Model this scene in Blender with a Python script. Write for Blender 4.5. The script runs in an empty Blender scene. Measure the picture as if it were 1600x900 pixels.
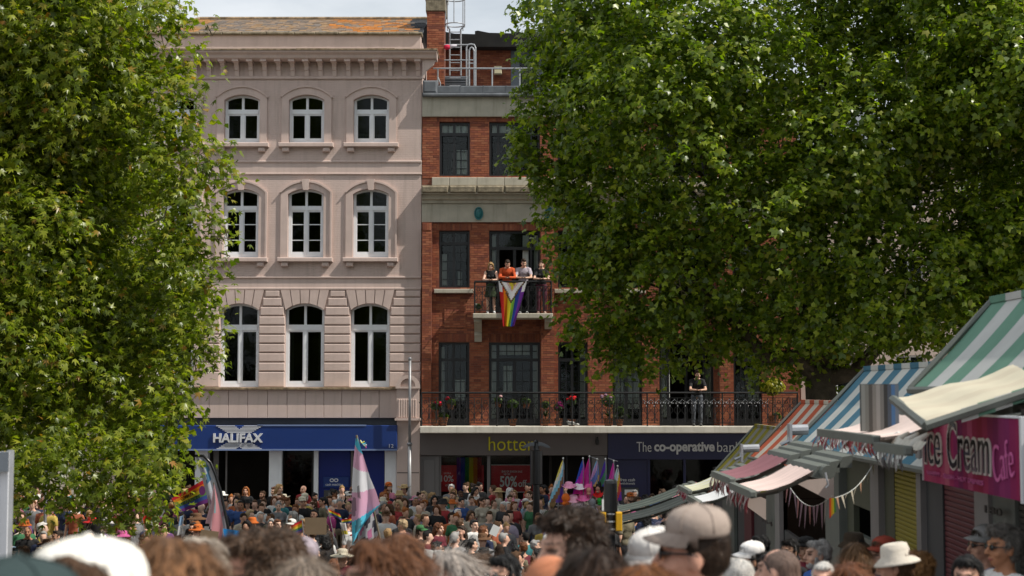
import bpy, bmesh, math, random
import numpy as np
from mathutils import Vector, Matrix, Euler
random.seed(7); RNG = np.random.default_rng(7)
scene = bpy.context.scene
C = scene.collection
R = math.radians
PI = math.pi
# ---------------------------------------------------------------- camera
CAMZ = 4.7
FPX = 2400.0
TH = math.atan(162 / FPX)
cam_d = bpy.data.cameras.new('camera'); cam = bpy.data.objects.new('camera', cam_d); C.objects.link(cam)
cam.location = (0, 0, CAMZ); cam.rotation_euler = (PI / 2 + TH, 0, 0)
cam_d.sensor_width = 36; cam_d.lens = 36 * FPX / 1600
cam_d.clip_start = .1; cam_d.clip_end = 3000
cam_d.dof.use_dof = True; cam_d.dof.focus_distance = 47; cam_d.dof.aperture_fstop = 4.0
scene.camera = cam
# ---------------------------------------------------------------- light
SUN = Vector((.60, -.20, .77)).normalized()           # towards the sun
world = bpy.data.worlds.new('World'); scene.world = world; world.use_nodes = True
nt = world.node_tree; nt.nodes.clear()
def N(t, kind, **kw):
    n = t.nodes.new(kind)
    for k, v in kw.items(): setattr(n, k, v)
    return n
sky = N(nt, 'ShaderNodeTexSky', sky_type='NISHITA'); sky.sun_disc = False
sky.sun_elevation = math.asin(SUN.z); sky.sun_rotation = math.atan2(SUN.x, SUN.y)
tc = N(nt, 'ShaderNodeTexCoord'); mp = N(nt, 'ShaderNodeMapping'); mp.inputs['Scale'].default_value = (1, 1, 2.6); mp.inputs['Location'].default_value = (2.3, 1.1, .6)
nz = N(nt, 'ShaderNodeTexNoise'); nz.inputs['Scale'].default_value = 3.4; nz.inputs['Detail'].default_value = 7; nz.inputs['Roughness'].default_value = .55
nz2 = N(nt, 'ShaderNodeTexNoise'); nz2.inputs['Scale'].default_value = 2.2; nz2.inputs['Detail'].default_value = 4
cr = N(nt, 'ShaderNodeValToRGB'); cr.color_ramp.elements[0].position = .30; cr.color_ramp.elements[0].color = (4.3, 5.0, 5.7, 1)
cr.color_ramp.elements[1].position = .68; cr.color_ramp.elements[1].color = (9.0, 9.3, 9.6, 1)
cf = N(nt, 'ShaderNodeValToRGB'); cf.color_ramp.elements[0].position = .2; cf.color_ramp.elements[0].color = (.72,) * 3 + (1,)
cf.color_ramp.elements[1].position = .5; cf.color_ramp.elements[1].color = (1,) * 4
mx = N(nt, 'ShaderNodeMix', data_type='RGBA')
bg = N(nt, 'ShaderNodeBackground'); bg.inputs['Strength'].default_value = .110
ow = N(nt, 'ShaderNodeOutputWorld')
L = nt.links.new
L(tc.outputs['Generated'], mp.inputs['Vector']); L(mp.outputs[0], nz.inputs['Vector']); L(mp.outputs[0], nz2.inputs['Vector'])
L(nz.outputs['Fac'], cr.inputs['Fac']); L(nz2.outputs['Fac'], cf.inputs['Fac'])
L(cf.outputs['Color'], mx.inputs[0]); L(sky.outputs[0], mx.inputs[6]); L(cr.outputs['Color'], mx.inputs[7])
L(mx.outputs[2], bg.inputs['Color']); L(bg.outputs[0], ow.inputs['Surface'])
sd = bpy.data.lights.new('sun', 'SUN'); sd.energy = 4.8; sd.angle = R(.53); sd.color = (1, .945, .85)
so = bpy.data.objects.new('sun', sd); C.objects.link(so); so.location = (30, -10, 60)
so.rotation_euler = (-SUN).to_track_quat('-Z', 'Y').to_euler()
vs = scene.view_settings; vs.view_transform = 'Standard'; vs.look = 'None'; vs.gamma = 1; vs.exposure = 0
scene.cycles.max_bounces = 7; scene.cycles.transparent_max_bounces = 8; scene.cycles.diffuse_bounces = 3
scene.cycles.caustics_reflective = False; scene.cycles.caustics_refractive = False

# ---------------------------------------------------------------- places
def P(u, v, Y):
    """point of the place seen at survey pixel (u, v) of the 1600 x 900 photograph, at depth Y"""
    a = (u - 800) / FPX; b = (450 - v) / FPX
    dy = math.cos(TH) - b * math.sin(TH); dz = math.sin(TH) + b * math.cos(TH)
    return Vector((a * Y / dy, Y, CAMZ + dz * Y / dy))
def sstep(a, b, x):
    t = min(1, max(0, (x - a) / (b - a))); return t * t * (3 - 2 * t)
def ground(x, y):
    c = min(2.5, max(0, 2.5 - (y - 9) * .227))
    s = min(2.5, max(0, 2.95 - .0735 * y))
    k = sstep(1.3, 2.6, x) * (1 - sstep(36, 40, y))
    return c * (1 - k) + s * k

# ---------------------------------------------------------------- materials
def principled(name, col=(.5, .5, .5), rough=.7, metal=0, spec=.4):
    m = bpy.data.materials.new(name); m.use_nodes = True
    b = m.node_tree.nodes['Principled BSDF']
    b.inputs['Base Color'].default_value = (*col, 1); b.inputs['Roughness'].default_value = rough
    b.inputs['Metallic'].default_value = metal; b.inputs['Specular IOR Level'].default_value = spec
    return m, m.node_tree, b
def ramp(t, fac, stops):
    r = N(t, 'ShaderNodeValToRGB'); e = r.color_ramp.elements
    while len(e) < len(stops): e.new(.5)
    for k, (p, c) in enumerate(stops): e[k].position = p; e[k].color = (*c, 1) if len(c) == 3 else c
    t.links.new(fac, r.inputs['Fac']); return r.outputs['Color']
def noise(t, scale, detail=5, stretch=(1, 1, 1), rough=.55, coord='Object'):
    tc = N(t, 'ShaderNodeTexCoord'); mp = N(t, 'ShaderNodeMapping'); mp.inputs['Scale'].default_value = stretch
    n = N(t, 'ShaderNodeTexNoise'); n.inputs['Scale'].default_value = scale; n.inputs['Detail'].default_value = detail
    n.inputs['Roughness'].default_value = rough
    t.links.new(tc.outputs[coord], mp.inputs['Vector']); t.links.new(mp.outputs[0], n.inputs['Vector'])
    return n.outputs['Fac']
def bump(t, b, h, strength=.3, dist=.01):
    n = N(t, 'ShaderNodeBump'); n.inputs['Strength'].default_value = strength; n.inputs['Distance'].default_value = dist
    t.links.new(h, n.inputs['Height']); t.links.new(n.outputs[0], b.inputs['Normal'])
def mixc(t, fac, a, b, mode='MIX'):
    m = N(t, 'ShaderNodeMix', data_type='RGBA', blend_type=mode)
    for s, v in ((0, fac), (6, a), (7, b)):
        if hasattr(v, 'is_linked') or hasattr(v, 'links'): t.links.new(v, m.inputs[s])
        elif s == 0: m.inputs[0].default_value = v
        else: m.inputs[s].default_value = (*v, 1)
    return m.outputs[2]
def mottled(name, col, rough=.75, amount=.2, scale=3, metal=0, grime=0, grimecol=(.09, .08, .06), bs=.25, bd=.004, spec=.35, fine=60):
    m, t, b = principled(name, col, rough, metal, spec)
    lo = tuple(c * (1 - amount) for c in col); hi = tuple(min(1, c * (1 + amount * .7)) for c in col)
    c = ramp(t, noise(t, scale, 8), [(.3, lo), (.7, hi)])
    if grime:
        st = noise(t, 2.2, 6, (2.2, 2.2, .22), .65)
        f = ramp(t, st, [(.5, (0, 0, 0)), (.78, (grime,) * 3)])
        c = mixc(t, f, c, grimecol)
    t.links.new(c, b.inputs['Base Color'])
    bump(t, b, noise(t, fine, 4), bs, bd)
    return m
def attr_mat(name, attr='Col', rough=.8, spec=.25, n_amt=.18, n_scale=20, trans=0):
    """material that takes its colour from the piece's own colour attribute"""
    m, t, b = principled(name, (.5,) * 3, rough, 0, spec)
    a = N(t, 'ShaderNodeAttribute'); a.attribute_name = attr
    f = ramp(t, noise(t, n_scale, 5), [(.3, (1 - n_amt,) * 3), (.7, (1 + n_amt * .5,) * 3)])
    c = mixc(t, 1.0, a.outputs['Color'], f, 'MULTIPLY')
    t.links.new(c, b.inputs['Base Color']); bump(t, b, noise(t, 90, 3), .2, .003)
    if trans:
        tr = N(t, 'ShaderNodeBsdfTranslucent'); t.links.new(c, tr.inputs['Color'])
        ms = N(t, 'ShaderNodeMixShader'); ms.inputs[0].default_value = trans
        o = t.nodes['Material Output']
        t.links.new(b.outputs[0], ms.inputs[1]); t.links.new(tr.outputs[0], ms.inputs[2]); t.links.new(ms.outputs[0], o.inputs['Surface'])
    return m
def objcol_mat(name, rough=.85, kind='cloth'):
    """material that takes its colour from the object it is on"""
    m, t, b = principled(name, (.5,) * 3, rough, 0, .3)
    oi = N(t, 'ShaderNodeObjectInfo')
    if kind == 'hair':
        f = ramp(t, noise(t, 38, 4, (3, 3, .35), .6), [(.3, (.45,) * 3), (.7, (1.5,) * 3)])
        bs, bd, ns = .9, .012, noise(t, 45, 4, (3, 3, .35))
    elif kind == 'skin':
        f = ramp(t, noise(t, 9, 4), [(.3, (.9, .86, .84)), (.7, (1.08, 1.05, 1.02))]); bs, bd, ns = .15, .002, noise(t, 120, 2)
    else:
        f = ramp(t, noise(t, 7, 6), [(.3, (.82,) * 3), (.7, (1.12,) * 3)]); bs, bd, ns = .6, .02, noise(t, 9, 3)
    c = mixc(t, 1.0, oi.outputs['Color'], f, 'MULTIPLY')
    if kind == 'skin':
        a = N(t, 'ShaderNodeAttribute'); a.attribute_name = 'feature'
        c = mixc(t, a.outputs['Alpha'], c, a.outputs['Color'])
        b.inputs['Subsurface Weight'].default_value = .08; b.inputs['Subsurface Radius'].default_value = (.02, .006, .003)
    t.links.new(c, b.inputs['Base Color']); bump(t, b, ns, bs, bd)
    return m

M = {}
M['pink'] = mottled('pink_masonry_paint', (.60, .47, .42), .8, .10, 1.6, grime=.28, grimecol=(.25, .2, .16))
def painted_brick():
    m, t, b = principled('pink_painted_brick', (.5,) * 3, .8, 0, .3)
    c = ramp(t, noise(t, 1.3, 8), [(.3, (.56, .437, .39)), (.7, (.63, .495, .445))])
    st = ramp(t, noise(t, 2.0, 6, (2.2, 2.2, .2), .65), [(.5, (0,) * 3), (.8, (.5,) * 3)])
    c = mixc(t, st, c, (.27, .21, .17)); t.links.new(c, b.inputs['Base Color'])
    tc = N(t, 'ShaderNodeTexCoord'); sp = N(t, 'ShaderNodeSeparateXYZ'); cb = N(t, 'ShaderNodeCombineXYZ')
    ad = N(t, 'ShaderNodeMath'); t.links.new(tc.outputs['Object'], sp.inputs[0])
    t.links.new(sp.outputs[0], ad.inputs[0]); t.links.new(sp.outputs[1], ad.inputs[1])
    t.links.new(ad.outputs[0], cb.inputs[0]); t.links.new(sp.outputs[2], cb.inputs[1])
    bk = N(t, 'ShaderNodeTexBrick'); bk.inputs['Scale'].default_value = 1; bk.inputs['Brick Width'].default_value = .225; bk.inputs['Row Height'].default_value = .075
    bk.inputs['Mortar Size'].default_value = .006; bk.inputs['Mortar Smooth'].default_value = .5
    t.links.new(cb.outputs[0], bk.inputs['Vector'])
    iv = N(t, 'ShaderNodeMath', operation='SUBTRACT'); iv.inputs[0].default_value = 1; t.links.new(bk.outputs['Fac'], iv.inputs[1])
    bump(t, b, iv.outputs[0], .7, .006); return m
M['pinkbrick'] = painted_brick()
M['pinkstone'] = mottled('pink_rendered_stone', (.60, .47, .42), .85, .12, 2.2, grime=.2, grimecol=(.3, .24, .19), fine=30, bs=.4, bd=.006)
M['panel'] = mottled('fascia_panel_stone', (.60, .47, .42), .7, .08, 1.2, grime=.3, grimecol=(.34, .27, .22))
M['lichen'] = mottled('lichened_coping', (.30, .22, .14), .95, .6, 5, grime=.5, grimecol=(.05, .045, .03), fine=25, bs=.8, bd=.02)
M['white'] = mottled('white_window_paint', (.78, .80, .83), .45, .05, 4, spec=.4)
M['stone'] = mottled('pale_weathered_stone', (.47, .43, .35), .85, .14, 2.2, grime=.5, grimecol=(.2, .17, .12), fine=40, bs=.4, bd=.006)
M['stonedirty'] = mottled('mossy_stone', (.24, .20, .14), .95, .45, 5, grime=.8, grimecol=(.07, .06, .035), fine=30, bs=.8, bd=.015)
M['slab'] = mottled('white_balcony_concrete', (.66, .62, .54), .85, .14, 2, grime=.5, grimecol=(.3, .27, .2), fine=40)
M['black'] = mottled('black_paint', (.014, .014, .015), .45, .3, 5, spec=.5)
M['blackframe'] = mottled('black_window_paint', (.010, .010, .012), .4, .3, 5, spec=.5)
M['roofblack'] = mottled('black_bitumen_fascia', (.012, .011, .010), .8, .4, 3)
M['lead'] = mottled('lead_flashing', (.12, .13, .145), .55, .3, 2.5, metal=.0, grime=.4, grimecol=(.26, .27, .28), spec=.5)
M['zinc'] = mottled('grey_cladding', (.13, .15, .175), .5, .1, 2, spec=.5)
M['galv'] = mottled('galvanised_steel', (.42, .43, .45), .4, .15, 8, metal=.5)
M['mortar'] = mottled('brick_mortar', (.17, .12, .09), .95, .2, 10)
M['brick'] = attr_mat('red_brick', rough=.9, n_scale=14)
M['slate'] = attr_mat('roof_slate', rough=.85, n_amt=.25, n_scale=6)
M['bluesign'] = mottled('royal_blue_sign', (.010, .036, .17), .35, .06, 1, spec=.5)
M['bluelight'] = mottled('pale_blue_lit_edge', (.18, .24, .42), .35, .06, 1)
M['bluepanel'] = mottled('blue_shop_panel', (.008, .020, .16), .4, .1, 1)
M['navy'] = mottled('navy_sign', (.012, .013, .06), .4, .08, 1, spec=.5)
M['taupe'] = mottled('taupe_shop_sign', (.135, .115, .11), .5, .06, 1.2)
M['greydoor'] = mottled('grey_painted_timber', (.16, .15, .15), .5, .06, 2)
M['recess'] = mottled('dark_grey_shutter_box', (.06, .062, .065), .6, .2, 2)
M['letter'] = mottled('silver_lettering', (.62, .63, .66), .45, .04, 3)
M['lettergrey'] = mottled('pale_grey_lettering', (.66, .66, .68), .5, .04, 3)
M['letteryellow'] = mottled('olive_yellow_lettering', (.62, .56, .01), .5, .06, 3)
M['teal'] = mottled('teal_ceramic', (.03, .16, .17), .35, .25, 20)
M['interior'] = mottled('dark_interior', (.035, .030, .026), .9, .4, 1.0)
M['curtain'] = mottled('net_curtain_and_reflection', (.62, .63, .60), .9, .12, 5)  # net curtain cloth, also the pale of sky reflections painted into panes
M['poster_red'] = mottled('red_poster', (.46, .012, .018), .5, .15, 2)
M['poster_lt'] = mottled('bright_red_disc', (.66, .010, .015), .5, .05, 2)
M['whiteprint'] = mottled('white_print', (.75, .72, .72), .6, .03, 3)
M['print'] = attr_mat('printed_colour', rough=.75, n_amt=.06, n_scale=5)
M['flag'] = attr_mat('flag_cloth', rough=.75, n_amt=.06, n_scale=4, trans=.35)
M['awning'] = attr_mat('striped_canvas', rough=.8, n_amt=.10, n_scale=3, trans=.18)
M['terracotta'] = mottled('terracotta', (.30, .12, .06), .85, .2, 10)
M['paving'] = mottled('grey_paving', (.22, .20, .18), .9, .2, .8)
M['asphalt'] = mottled('asphalt', (.06, .06, .06), .9, .2, 2)
M['cream'] = mottled('cream_plastic', (.62, .55, .36), .5, .05, 5)
M['yellow'] = mottled('yellow_plastic', (.62, .33, .01), .5, .1, 5)
M['gblack'] = mottled('gloss_black_metal', (.008, .008, .009), .3, .2, 5, spec=.5)
M['pole'] = mottled('silver_pole', (.26, .26, .27), .4, .2, 5, metal=.3)
M['stallgrey'] = mottled('grey_green_frame', (.13, .14, .125), .55, .12, 3, grime=.3, grimecol=(.07, .07, .06))
M['stallpale'] = mottled('pale_grey_post', (.23, .215, .21), .6, .12, 3, grime=.3, grimecol=(.12, .11, .1))
M['olive'] = mottled('olive_grey_panel', (.07, .075, .05), .6, .1, 2)
M['shutteryellow'] = mottled('yellow_shutter', (.26, .22, .015), .5, .08, 2)
M['shutterred'] = mottled('dark_red_shutter', (.10, .018, .024), .5, .08, 2)
M['shutterdark'] = mottled('dark_shutter', (.05, .045, .04), .5, .1, 2)
M['bark'] = mottled('plane_bark', (.075, .06, .04), .95, .45, 5, fine=18, bs=.9, bd=.02)
M['twig'] = mottled('pale_twig', (.16, .13, .09), .9, .3, 8)
M['magenta'] = mottled('magenta_sign', (.42, .012, .19), .4, .25, 1.2)
M['cardboard'] = mottled('brown_card', (.20, .14, .085), .9, .1, 4)
M['paper'] = mottled('white_paper', (.75, .75, .72), .8, .04, 3)
M['glasslens'] = principled('dark_lens', (.006, .006, .008), .08, 0, .6)[0]
M['darkphone'] = principled('phone_black', (.012, .012, .014), .2, 0, .5)[0]
M['cloth'] = objcol_mat('garment_cloth')
M['skin'] = objcol_mat('skin', .55, 'skin')
M['hair'] = objcol_mat('hair', .5, 'hair')
M['gazebo'] = mottled('pale_grey_canvas', (.62, .63, .66), .7, .12, 2)
def glass_mat(name='window_glass', tint=(.32, .34, .33, 1)):
    m = bpy.data.materials.new(name); m.use_nodes = True; t = m.node_tree; t.nodes.clear()
    tr = N(t, 'ShaderNodeBsdfTransparent'); tr.inputs['Color'].default_value = tint
    gl = N(t, 'ShaderNodeBsdfGlossy'); gl.inputs['Roughness'].default_value = .06; gl.inputs['Color'].default_value = (.9, .95, .95, 1)
    fr = N(t, 'ShaderNodeFresnel'); fr.inputs['IOR'].default_value = 1.30
    bp = N(t, 'ShaderNodeBump'); bp.inputs['Strength'].default_value = .15; bp.inputs['Distance'].default_value = .02
    t.links.new(noise(t, 3, 2), bp.inputs['Height']); t.links.new(bp.outputs[0], gl.inputs['Normal'])
    ms = N(t, 'ShaderNodeMixShader'); o = N(t, 'ShaderNodeOutputMaterial')
    t.links.new(fr.outputs[0], ms.inputs[0]); t.links.new(tr.outputs[0], ms.inputs[1]); t.links.new(gl.outputs[0], ms.inputs[2])
    t.links.new(ms.outputs[0], o.inputs['Surface']); return m
M['glass'] = glass_mat(); M['glass2'] = glass_mat('french_window_glass', (.85, .88, .87, 1)); M['clearglass'] = glass_mat('shop_glass', (.85, .88, .87, 1))
def brick_tex():
    m, t, b = principled('red_brick_side', (.3,) * 3, .9, 0, .25)
    tc = N(t, 'ShaderNodeTexCoord'); sp = N(t, 'ShaderNodeSeparateXYZ'); cb = N(t, 'ShaderNodeCombineXYZ'); ad = N(t, 'ShaderNodeMath')
    t.links.new(tc.outputs['Object'], sp.inputs[0]); t.links.new(sp.outputs[0], ad.inputs[0]); t.links.new(sp.outputs[1], ad.inputs[1])
    t.links.new(ad.outputs[0], cb.inputs[0]); t.links.new(sp.outputs[2], cb.inputs[1])
    bk = N(t, 'ShaderNodeTexBrick'); bk.inputs['Scale'].default_value = 1; bk.inputs['Brick Width'].default_value = .225; bk.inputs['Row Height'].default_value = .075
    bk.inputs['Mortar Size'].default_value = .005; bk.inputs['Color1'].default_value = (.24, .085, .055, 1); bk.inputs['Color2'].default_value = (.20, .07, .045, 1); bk.inputs['Mortar'].default_value = (.2, .14, .1, 1)
    t.links.new(cb.outputs[0], bk.inputs['Vector']); t.links.new(bk.outputs['Color'], b.inputs['Base Color']); return m
M['bricktex'] = brick_tex()
def leaf_mat(name, stops, trans=.42, rough=.34):
    m, t, b = principled(name, (.1, .2, .05), rough, 0, .42)
    a = N(t, 'ShaderNodeAttribute'); a.attribute_name = 'rnd'
    c = ramp(t, a.outputs['Fac'], stops); t.links.new(c, b.inputs['Base Color'])
    tr = N(t, 'ShaderNodeBsdfTranslucent')
    tcx = mixc(t, 1.0, c, (1.75, 2.1, .38), 'MULTIPLY'); t.links.new(tcx, tr.inputs['Color'])
    ms = N(t, 'ShaderNodeMixShader'); ms.inputs[0].default_value = trans; o = t.nodes['Material Output']
    t.links.new(b.outputs[0], ms.inputs[1]); t.links.new(tr.outputs[0], ms.inputs[2]); t.links.new(ms.outputs[0], o.inputs['Surface']); return m
M['leafA'] = leaf_mat('maple_leaves', [(0, (.06, .09, .008)), (.5, (.15, .19, .016)), (.9, (.29, .31, .03)), (.975, (.26, .22, .03)), (1, (.32, .15, .03))])
M['leafB'] = leaf_mat('plane_leaves', [(0, (.05, .085, .008)), (.5, (.13, .185, .016)), (.95, (.27, .31, .03)), (1, (.2, .17, .03))])
M['leafC'] = leaf_mat('yellow_green_leaves', [(0, (.14, .16, .01)), (1, (.34, .30, .03))])
M['leafD'] = leaf_mat('plant_leaves', [(0, (.03, .06, .015)), (1, (.10, .16, .04))])

# ---------------------------------------------------------------- object helpers
ORG = {}
def tag(o, label=None, cat=None, group=None, kind=None):
    if label: o['label'] = label
    if cat: o['category'] = cat
    if group: o['group'] = group
    if kind: o['kind'] = kind
    return o
def empty(name, loc, label=None, cat=None, group=None, rz=0):
    o = bpy.data.objects.new(name, None); C.objects.link(o); o.location = loc; o.rotation_euler.z = rz
    o.empty_display_size = .2; ORG[o.name] = Vector(loc); return tag(o, label, cat, group)
def link(name, me, parent=None, loc=None):
    o = bpy.data.objects.new(name, me); C.objects.link(o)
    if parent is not None:
        o.parent = parent; ORG[o.name] = ORG.get(parent.name, Vector()).copy()
    if loc is not None: o.location = loc
    return o
class MB:
    """collects polygons; build() links them as one mesh object, in its parent's frame"""
    def __init__(s): s.v = []; s.f = []; s.c = []; s.col = (1, 1, 1)
    def add(s, vs, fs, col=None):
        k = len(s.v); s.v += [tuple(p) for p in vs]; s.f += [tuple(i + k for i in f) for f in fs]
        s.c += [col or s.col] * len(fs)
    def box(s, x0, x1, y0, y1, z0, z1, col=None):
        s.add([(x0, y0, z0), (x1, y0, z0), (x1, y1, z0), (x0, y1, z0), (x0, y0, z1), (x1, y0, z1), (x1, y1, z1), (x0, y1, z1)],
              [(0, 3, 2, 1), (4, 5, 6, 7), (0, 1, 5, 4), (1, 2, 6, 5), (2, 3, 7, 6), (3, 0, 4, 7)], col)
    def bbox(s, x0, x1, y0, y1, z0, z1, b=.01, col=None):
        """box whose front (-y) edges are chamfered"""
        s.add([(x0, y1, z0), (x1, y1, z0), (x1, y1, z1), (x0, y1, z1), (x0, y0 + b, z0), (x1, y0 + b, z0), (x1, y0 + b, z1), (x0, y0 + b, z1),
               (x0 + b, y0, z0 + b), (x1 - b, y0, z0 + b), (x1 - b, y0, z1 - b), (x0 + b, y0, z1 - b)],
              [(0, 3, 2, 1), (0, 1, 5, 4), (1, 2, 6, 5), (2, 3, 7, 6), (3, 0, 4, 7), (4, 5, 9, 8), (5, 6, 10, 9), (6, 7, 11, 10), (7, 4, 8, 11), (8, 9, 10, 11)], col)
    def prism(s, poly, y0, y1, col=None):
        """poly: (x, z) anticlockwise seen from -y; extruded y0 (front) to y1"""
        n = len(poly)
        s.add([(x, y0, z) for x, z in poly] + [(x, y1, z) for x, z in poly],
              [tuple(range(n)), tuple(range(2 * n - 1, n - 1, -1))] + [((i + 1) % n, i, n + i, n + (i + 1) % n) for i in range(n)], col)
    def prismx(s, poly, x0, x1, col=None):
        """poly: (y, z); extruded along x"""
        n = len(poly)
        s.add([(x0, y, z) for y, z in poly] + [(x1, y, z) for y, z in poly],
              [tuple(range(n)), tuple(range(2 * n - 1, n - 1, -1))] + [((i + 1) % n, i, n + i, n + (i + 1) % n) for i in range(n)], col)
    def prismy(s, poly, y0, y1, col=None): s.prism(poly, y0, y1, col)
    def ring(s, a, b, y0, y1, col=None):
        """frame between closed outlines a (outer) and b (inner), same length"""
        n = len(a); V_ = [(x, y0, z) for x, z in a] + [(x, y0, z) for x, z in b] + [(x, y1, z) for x, z in a] + [(x, y1, z) for x, z in b]
        F = []
        for i in range(n):
            j = (i + 1) % n
            F += [(i, j, n + j, n + i), (2 * n + j, 2 * n + i, 3 * n + i, 3 * n + j), (j, i, 2 * n + i, 2 * n + j), (n + i, n + j, 3 * n + j, 3 * n + i)]
        s.add(V_, F, col)
    def tube(s, pts, r, n=8, col=None, caps=True):
        pts = [Vector(p) for p in pts]; rr = r if hasattr(r, '__len__') else [r] * len(pts)
        k = len(s.v); t0 = None; vs = []
        for i, p in enumerate(pts):
            d = (pts[min(i + 1, len(pts) - 1)] - pts[max(i - 1, 0)])
            d = d.normalized() if d.length > 1e-9 else Vector((0, 0, 1))
            if t0 is None:
                t0 = d.orthogonal().normalized()
            else:
                t0 = (t0 - d * t0.dot(d)); t0 = t0.normalized() if t0.length > 1e-6 else d.orthogonal().normalized()
            b = d.cross(t0)
            vs += [p + (t0 * math.cos(2 * PI * j / n) + b * math.sin(2 * PI * j / n)) * rr[i] for j in range(n)]
        F = [(i * n + j, i * n + (j + 1) % n, (i + 1) * n + (j + 1) % n, (i + 1) * n + j) for i in range(len(pts) - 1) for j in range(n)]
        if caps: F += [tuple(range(n - 1, -1, -1)), tuple(range((len(pts) - 1) * n, len(pts) * n))]
        s.add(vs, F, col)
    def ell(s, c, r, nu=12, nv=8, col=None, M_=None):
        vs = []; F = []
        for i in range(nv + 1):
            for j in range(nu):
                a = PI * i / nv; b = 2 * PI * j / nu
                p = Vector((r[0] * math.sin(a) * math.cos(b), r[1] * math.sin(a) * math.sin(b), r[2] * math.cos(a)))
                if M_ is not None: p = M_ @ p
                vs.append(p + Vector(c))
        for i in range(nv):
            for j in range(nu):
                q = (i * nu + j, (i + 1) * nu + j, (i + 1) * nu + (j + 1) % nu, i * nu + (j + 1) % nu)
                F.append(q)
        s.add(vs, F, col)
    def lathe(s, prof, c=(0, 0, 0), n=16, col=None):
        vs = [(c[0] + r * math.cos(2 * PI * j / n), c[1] + r * math.sin(2 * PI * j / n), c[2] + z) for r, z in prof for j in range(n)]
        F = [(i * n + j, i * n + (j + 1) % n, (i + 1) * n + (j + 1) % n, (i + 1) * n + j) for i in range(len(prof) - 1) for j in range(n)]
        F += [tuple(range(n - 1, -1, -1)), tuple(range((len(prof) - 1) * n, len(prof) * n))]
        s.add(vs, F, col)
    def mesh(s, name, mat=None, off=(0, 0, 0), smooth=False, color=False):
        me = bpy.data.meshes.new(name)
        v = np.array(s.v, dtype=float).reshape(-1, 3) - np.array(off)
        me.from_pydata(v.tolist(), [], s.f)
        if mat: me.materials.append(mat)
        if smooth: me.polygons.foreach_set('use_smooth', [True] * len(me.polygons))
        if color:
            a = me.color_attributes.new('Col', 'FLOAT_COLOR', 'CORNER')
            tot = [p.loop_total for p in me.polygons]
            cc = np.repeat(np.array([(*c[:3], 1) for c in s.c], dtype=np.float32), tot, axis=0)
            a.data.foreach_set('color', cc.ravel())
        me.update(); return me
    def build(s, name, mat=None, parent=None, smooth=False, color=False, kind=None):
        off = ORG.get(parent.name, Vector()) if parent is not None else Vector()
        o = link(name, s.mesh(name, mat, off, smooth, color), parent)
        if kind: o['kind'] = kind
        return o
_SH = {}
def boxpart(name, mat, parent, x0, x1, y0, y1, z0, z1, b=0):
    """a box piece; alike sizes share mesh data"""
    key = (name, mat.name, round(x1 - x0, 3), round(y1 - y0, 3), round(z1 - z0, 3), b)
    me = _SH.get(key)
    if me is None:
        m = MB(); w, d, h = x1 - x0, y1 - y0, z1 - z0
        (m.bbox(0, w, 0, d, 0, h, b) if b else m.box(0, w, 0, d, 0, h)); me = _SH[key] = m.mesh(name, mat)
    o = bpy.data.objects.new(name, me); C.objects.link(o)
    org = ORG.get(parent.name, Vector()) if parent is not None else Vector()
    if parent is not None: o.parent = parent
    o.location = Vector((x0, y0, z0)) - org; ORG[o.name] = Vector((x0, y0, z0)); return o
def text_mesh(name, s, mat, parent, loc, size, bold=0, depth=.02, sx=1.0, rot=(PI / 2, 0, 0), align='LEFT', shear=0):
    cu = bpy.data.curves.new(name, 'FONT'); cu.body = s; cu.size = size; cu.extrude = depth; cu.offset = bold; cu.align_x = align; cu.shear = shear
    cu.resolution_u = 4
    t = bpy.data.objects.new(name, cu); C.objects.link(t)
    bpy.context.view_layer.update(); dg = bpy.context.evaluated_depsgraph_get()
    me = bpy.data.meshes.new_from_object(t.evaluated_get(dg)); bpy.data.objects.remove(t)
    me.materials.clear(); me.materials.append(mat); me.name = name
    o = link(name, me, parent)
    o.location = Vector(loc) - (ORG.get(parent.name, Vector()) if parent is not None else Vector())
    o.rotation_euler = rot; o.scale = (sx, 1, 1); return o
def text_between(name, s, mat, parent, x0, x1, z0, z1, y, bold=0, depth=.015, body=None):
    """text fitted to a rectangle on a wall that faces -y"""
    o = text_mesh(name, s, mat, parent, (0, 0, 0), 1, bold, depth)
    co = np.empty(len(o.data.vertices) * 3); o.data.vertices.foreach_get('co', co); co = co.reshape(-1, 3)
    lo, hi = co.min(0), co.max(0)
    sx = (x1 - x0) / (hi[0] - lo[0]); sz = (z1 - z0) / (hi[1] - lo[1])
    o.scale = (sx, sz, 1)
    org = ORG.get(parent.name, Vector()) if parent is not None else Vector()
    o.location = Vector((x0 - lo[0] * sx, y, z0 - lo[1] * sz)) - org; return o
def arch(x0, x1, z0, zs, rise, n=10):
    """closed outline (x, z) anticlockwise from bottom left; springing at zs, crown at zs + rise"""
    if rise <= 0: return [(x0, z0), (x1, z0), (x1, zs), (x0, zs)]
    w = (x1 - x0) / 2; cx = (x0 + x1) / 2; Rr = (w * w + rise * rise) / (2 * rise); a = math.asin(min(1, w / Rr)); cz = zs + rise - Rr
    if rise > w: a = PI - a
    return [(x0, z0), (x1, z0)] + [(cx + Rr * math.sin(a - 2 * a * i / n), cz + Rr * math.cos(a - 2 * a * i / n)) for i in range(n + 1)]
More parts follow.
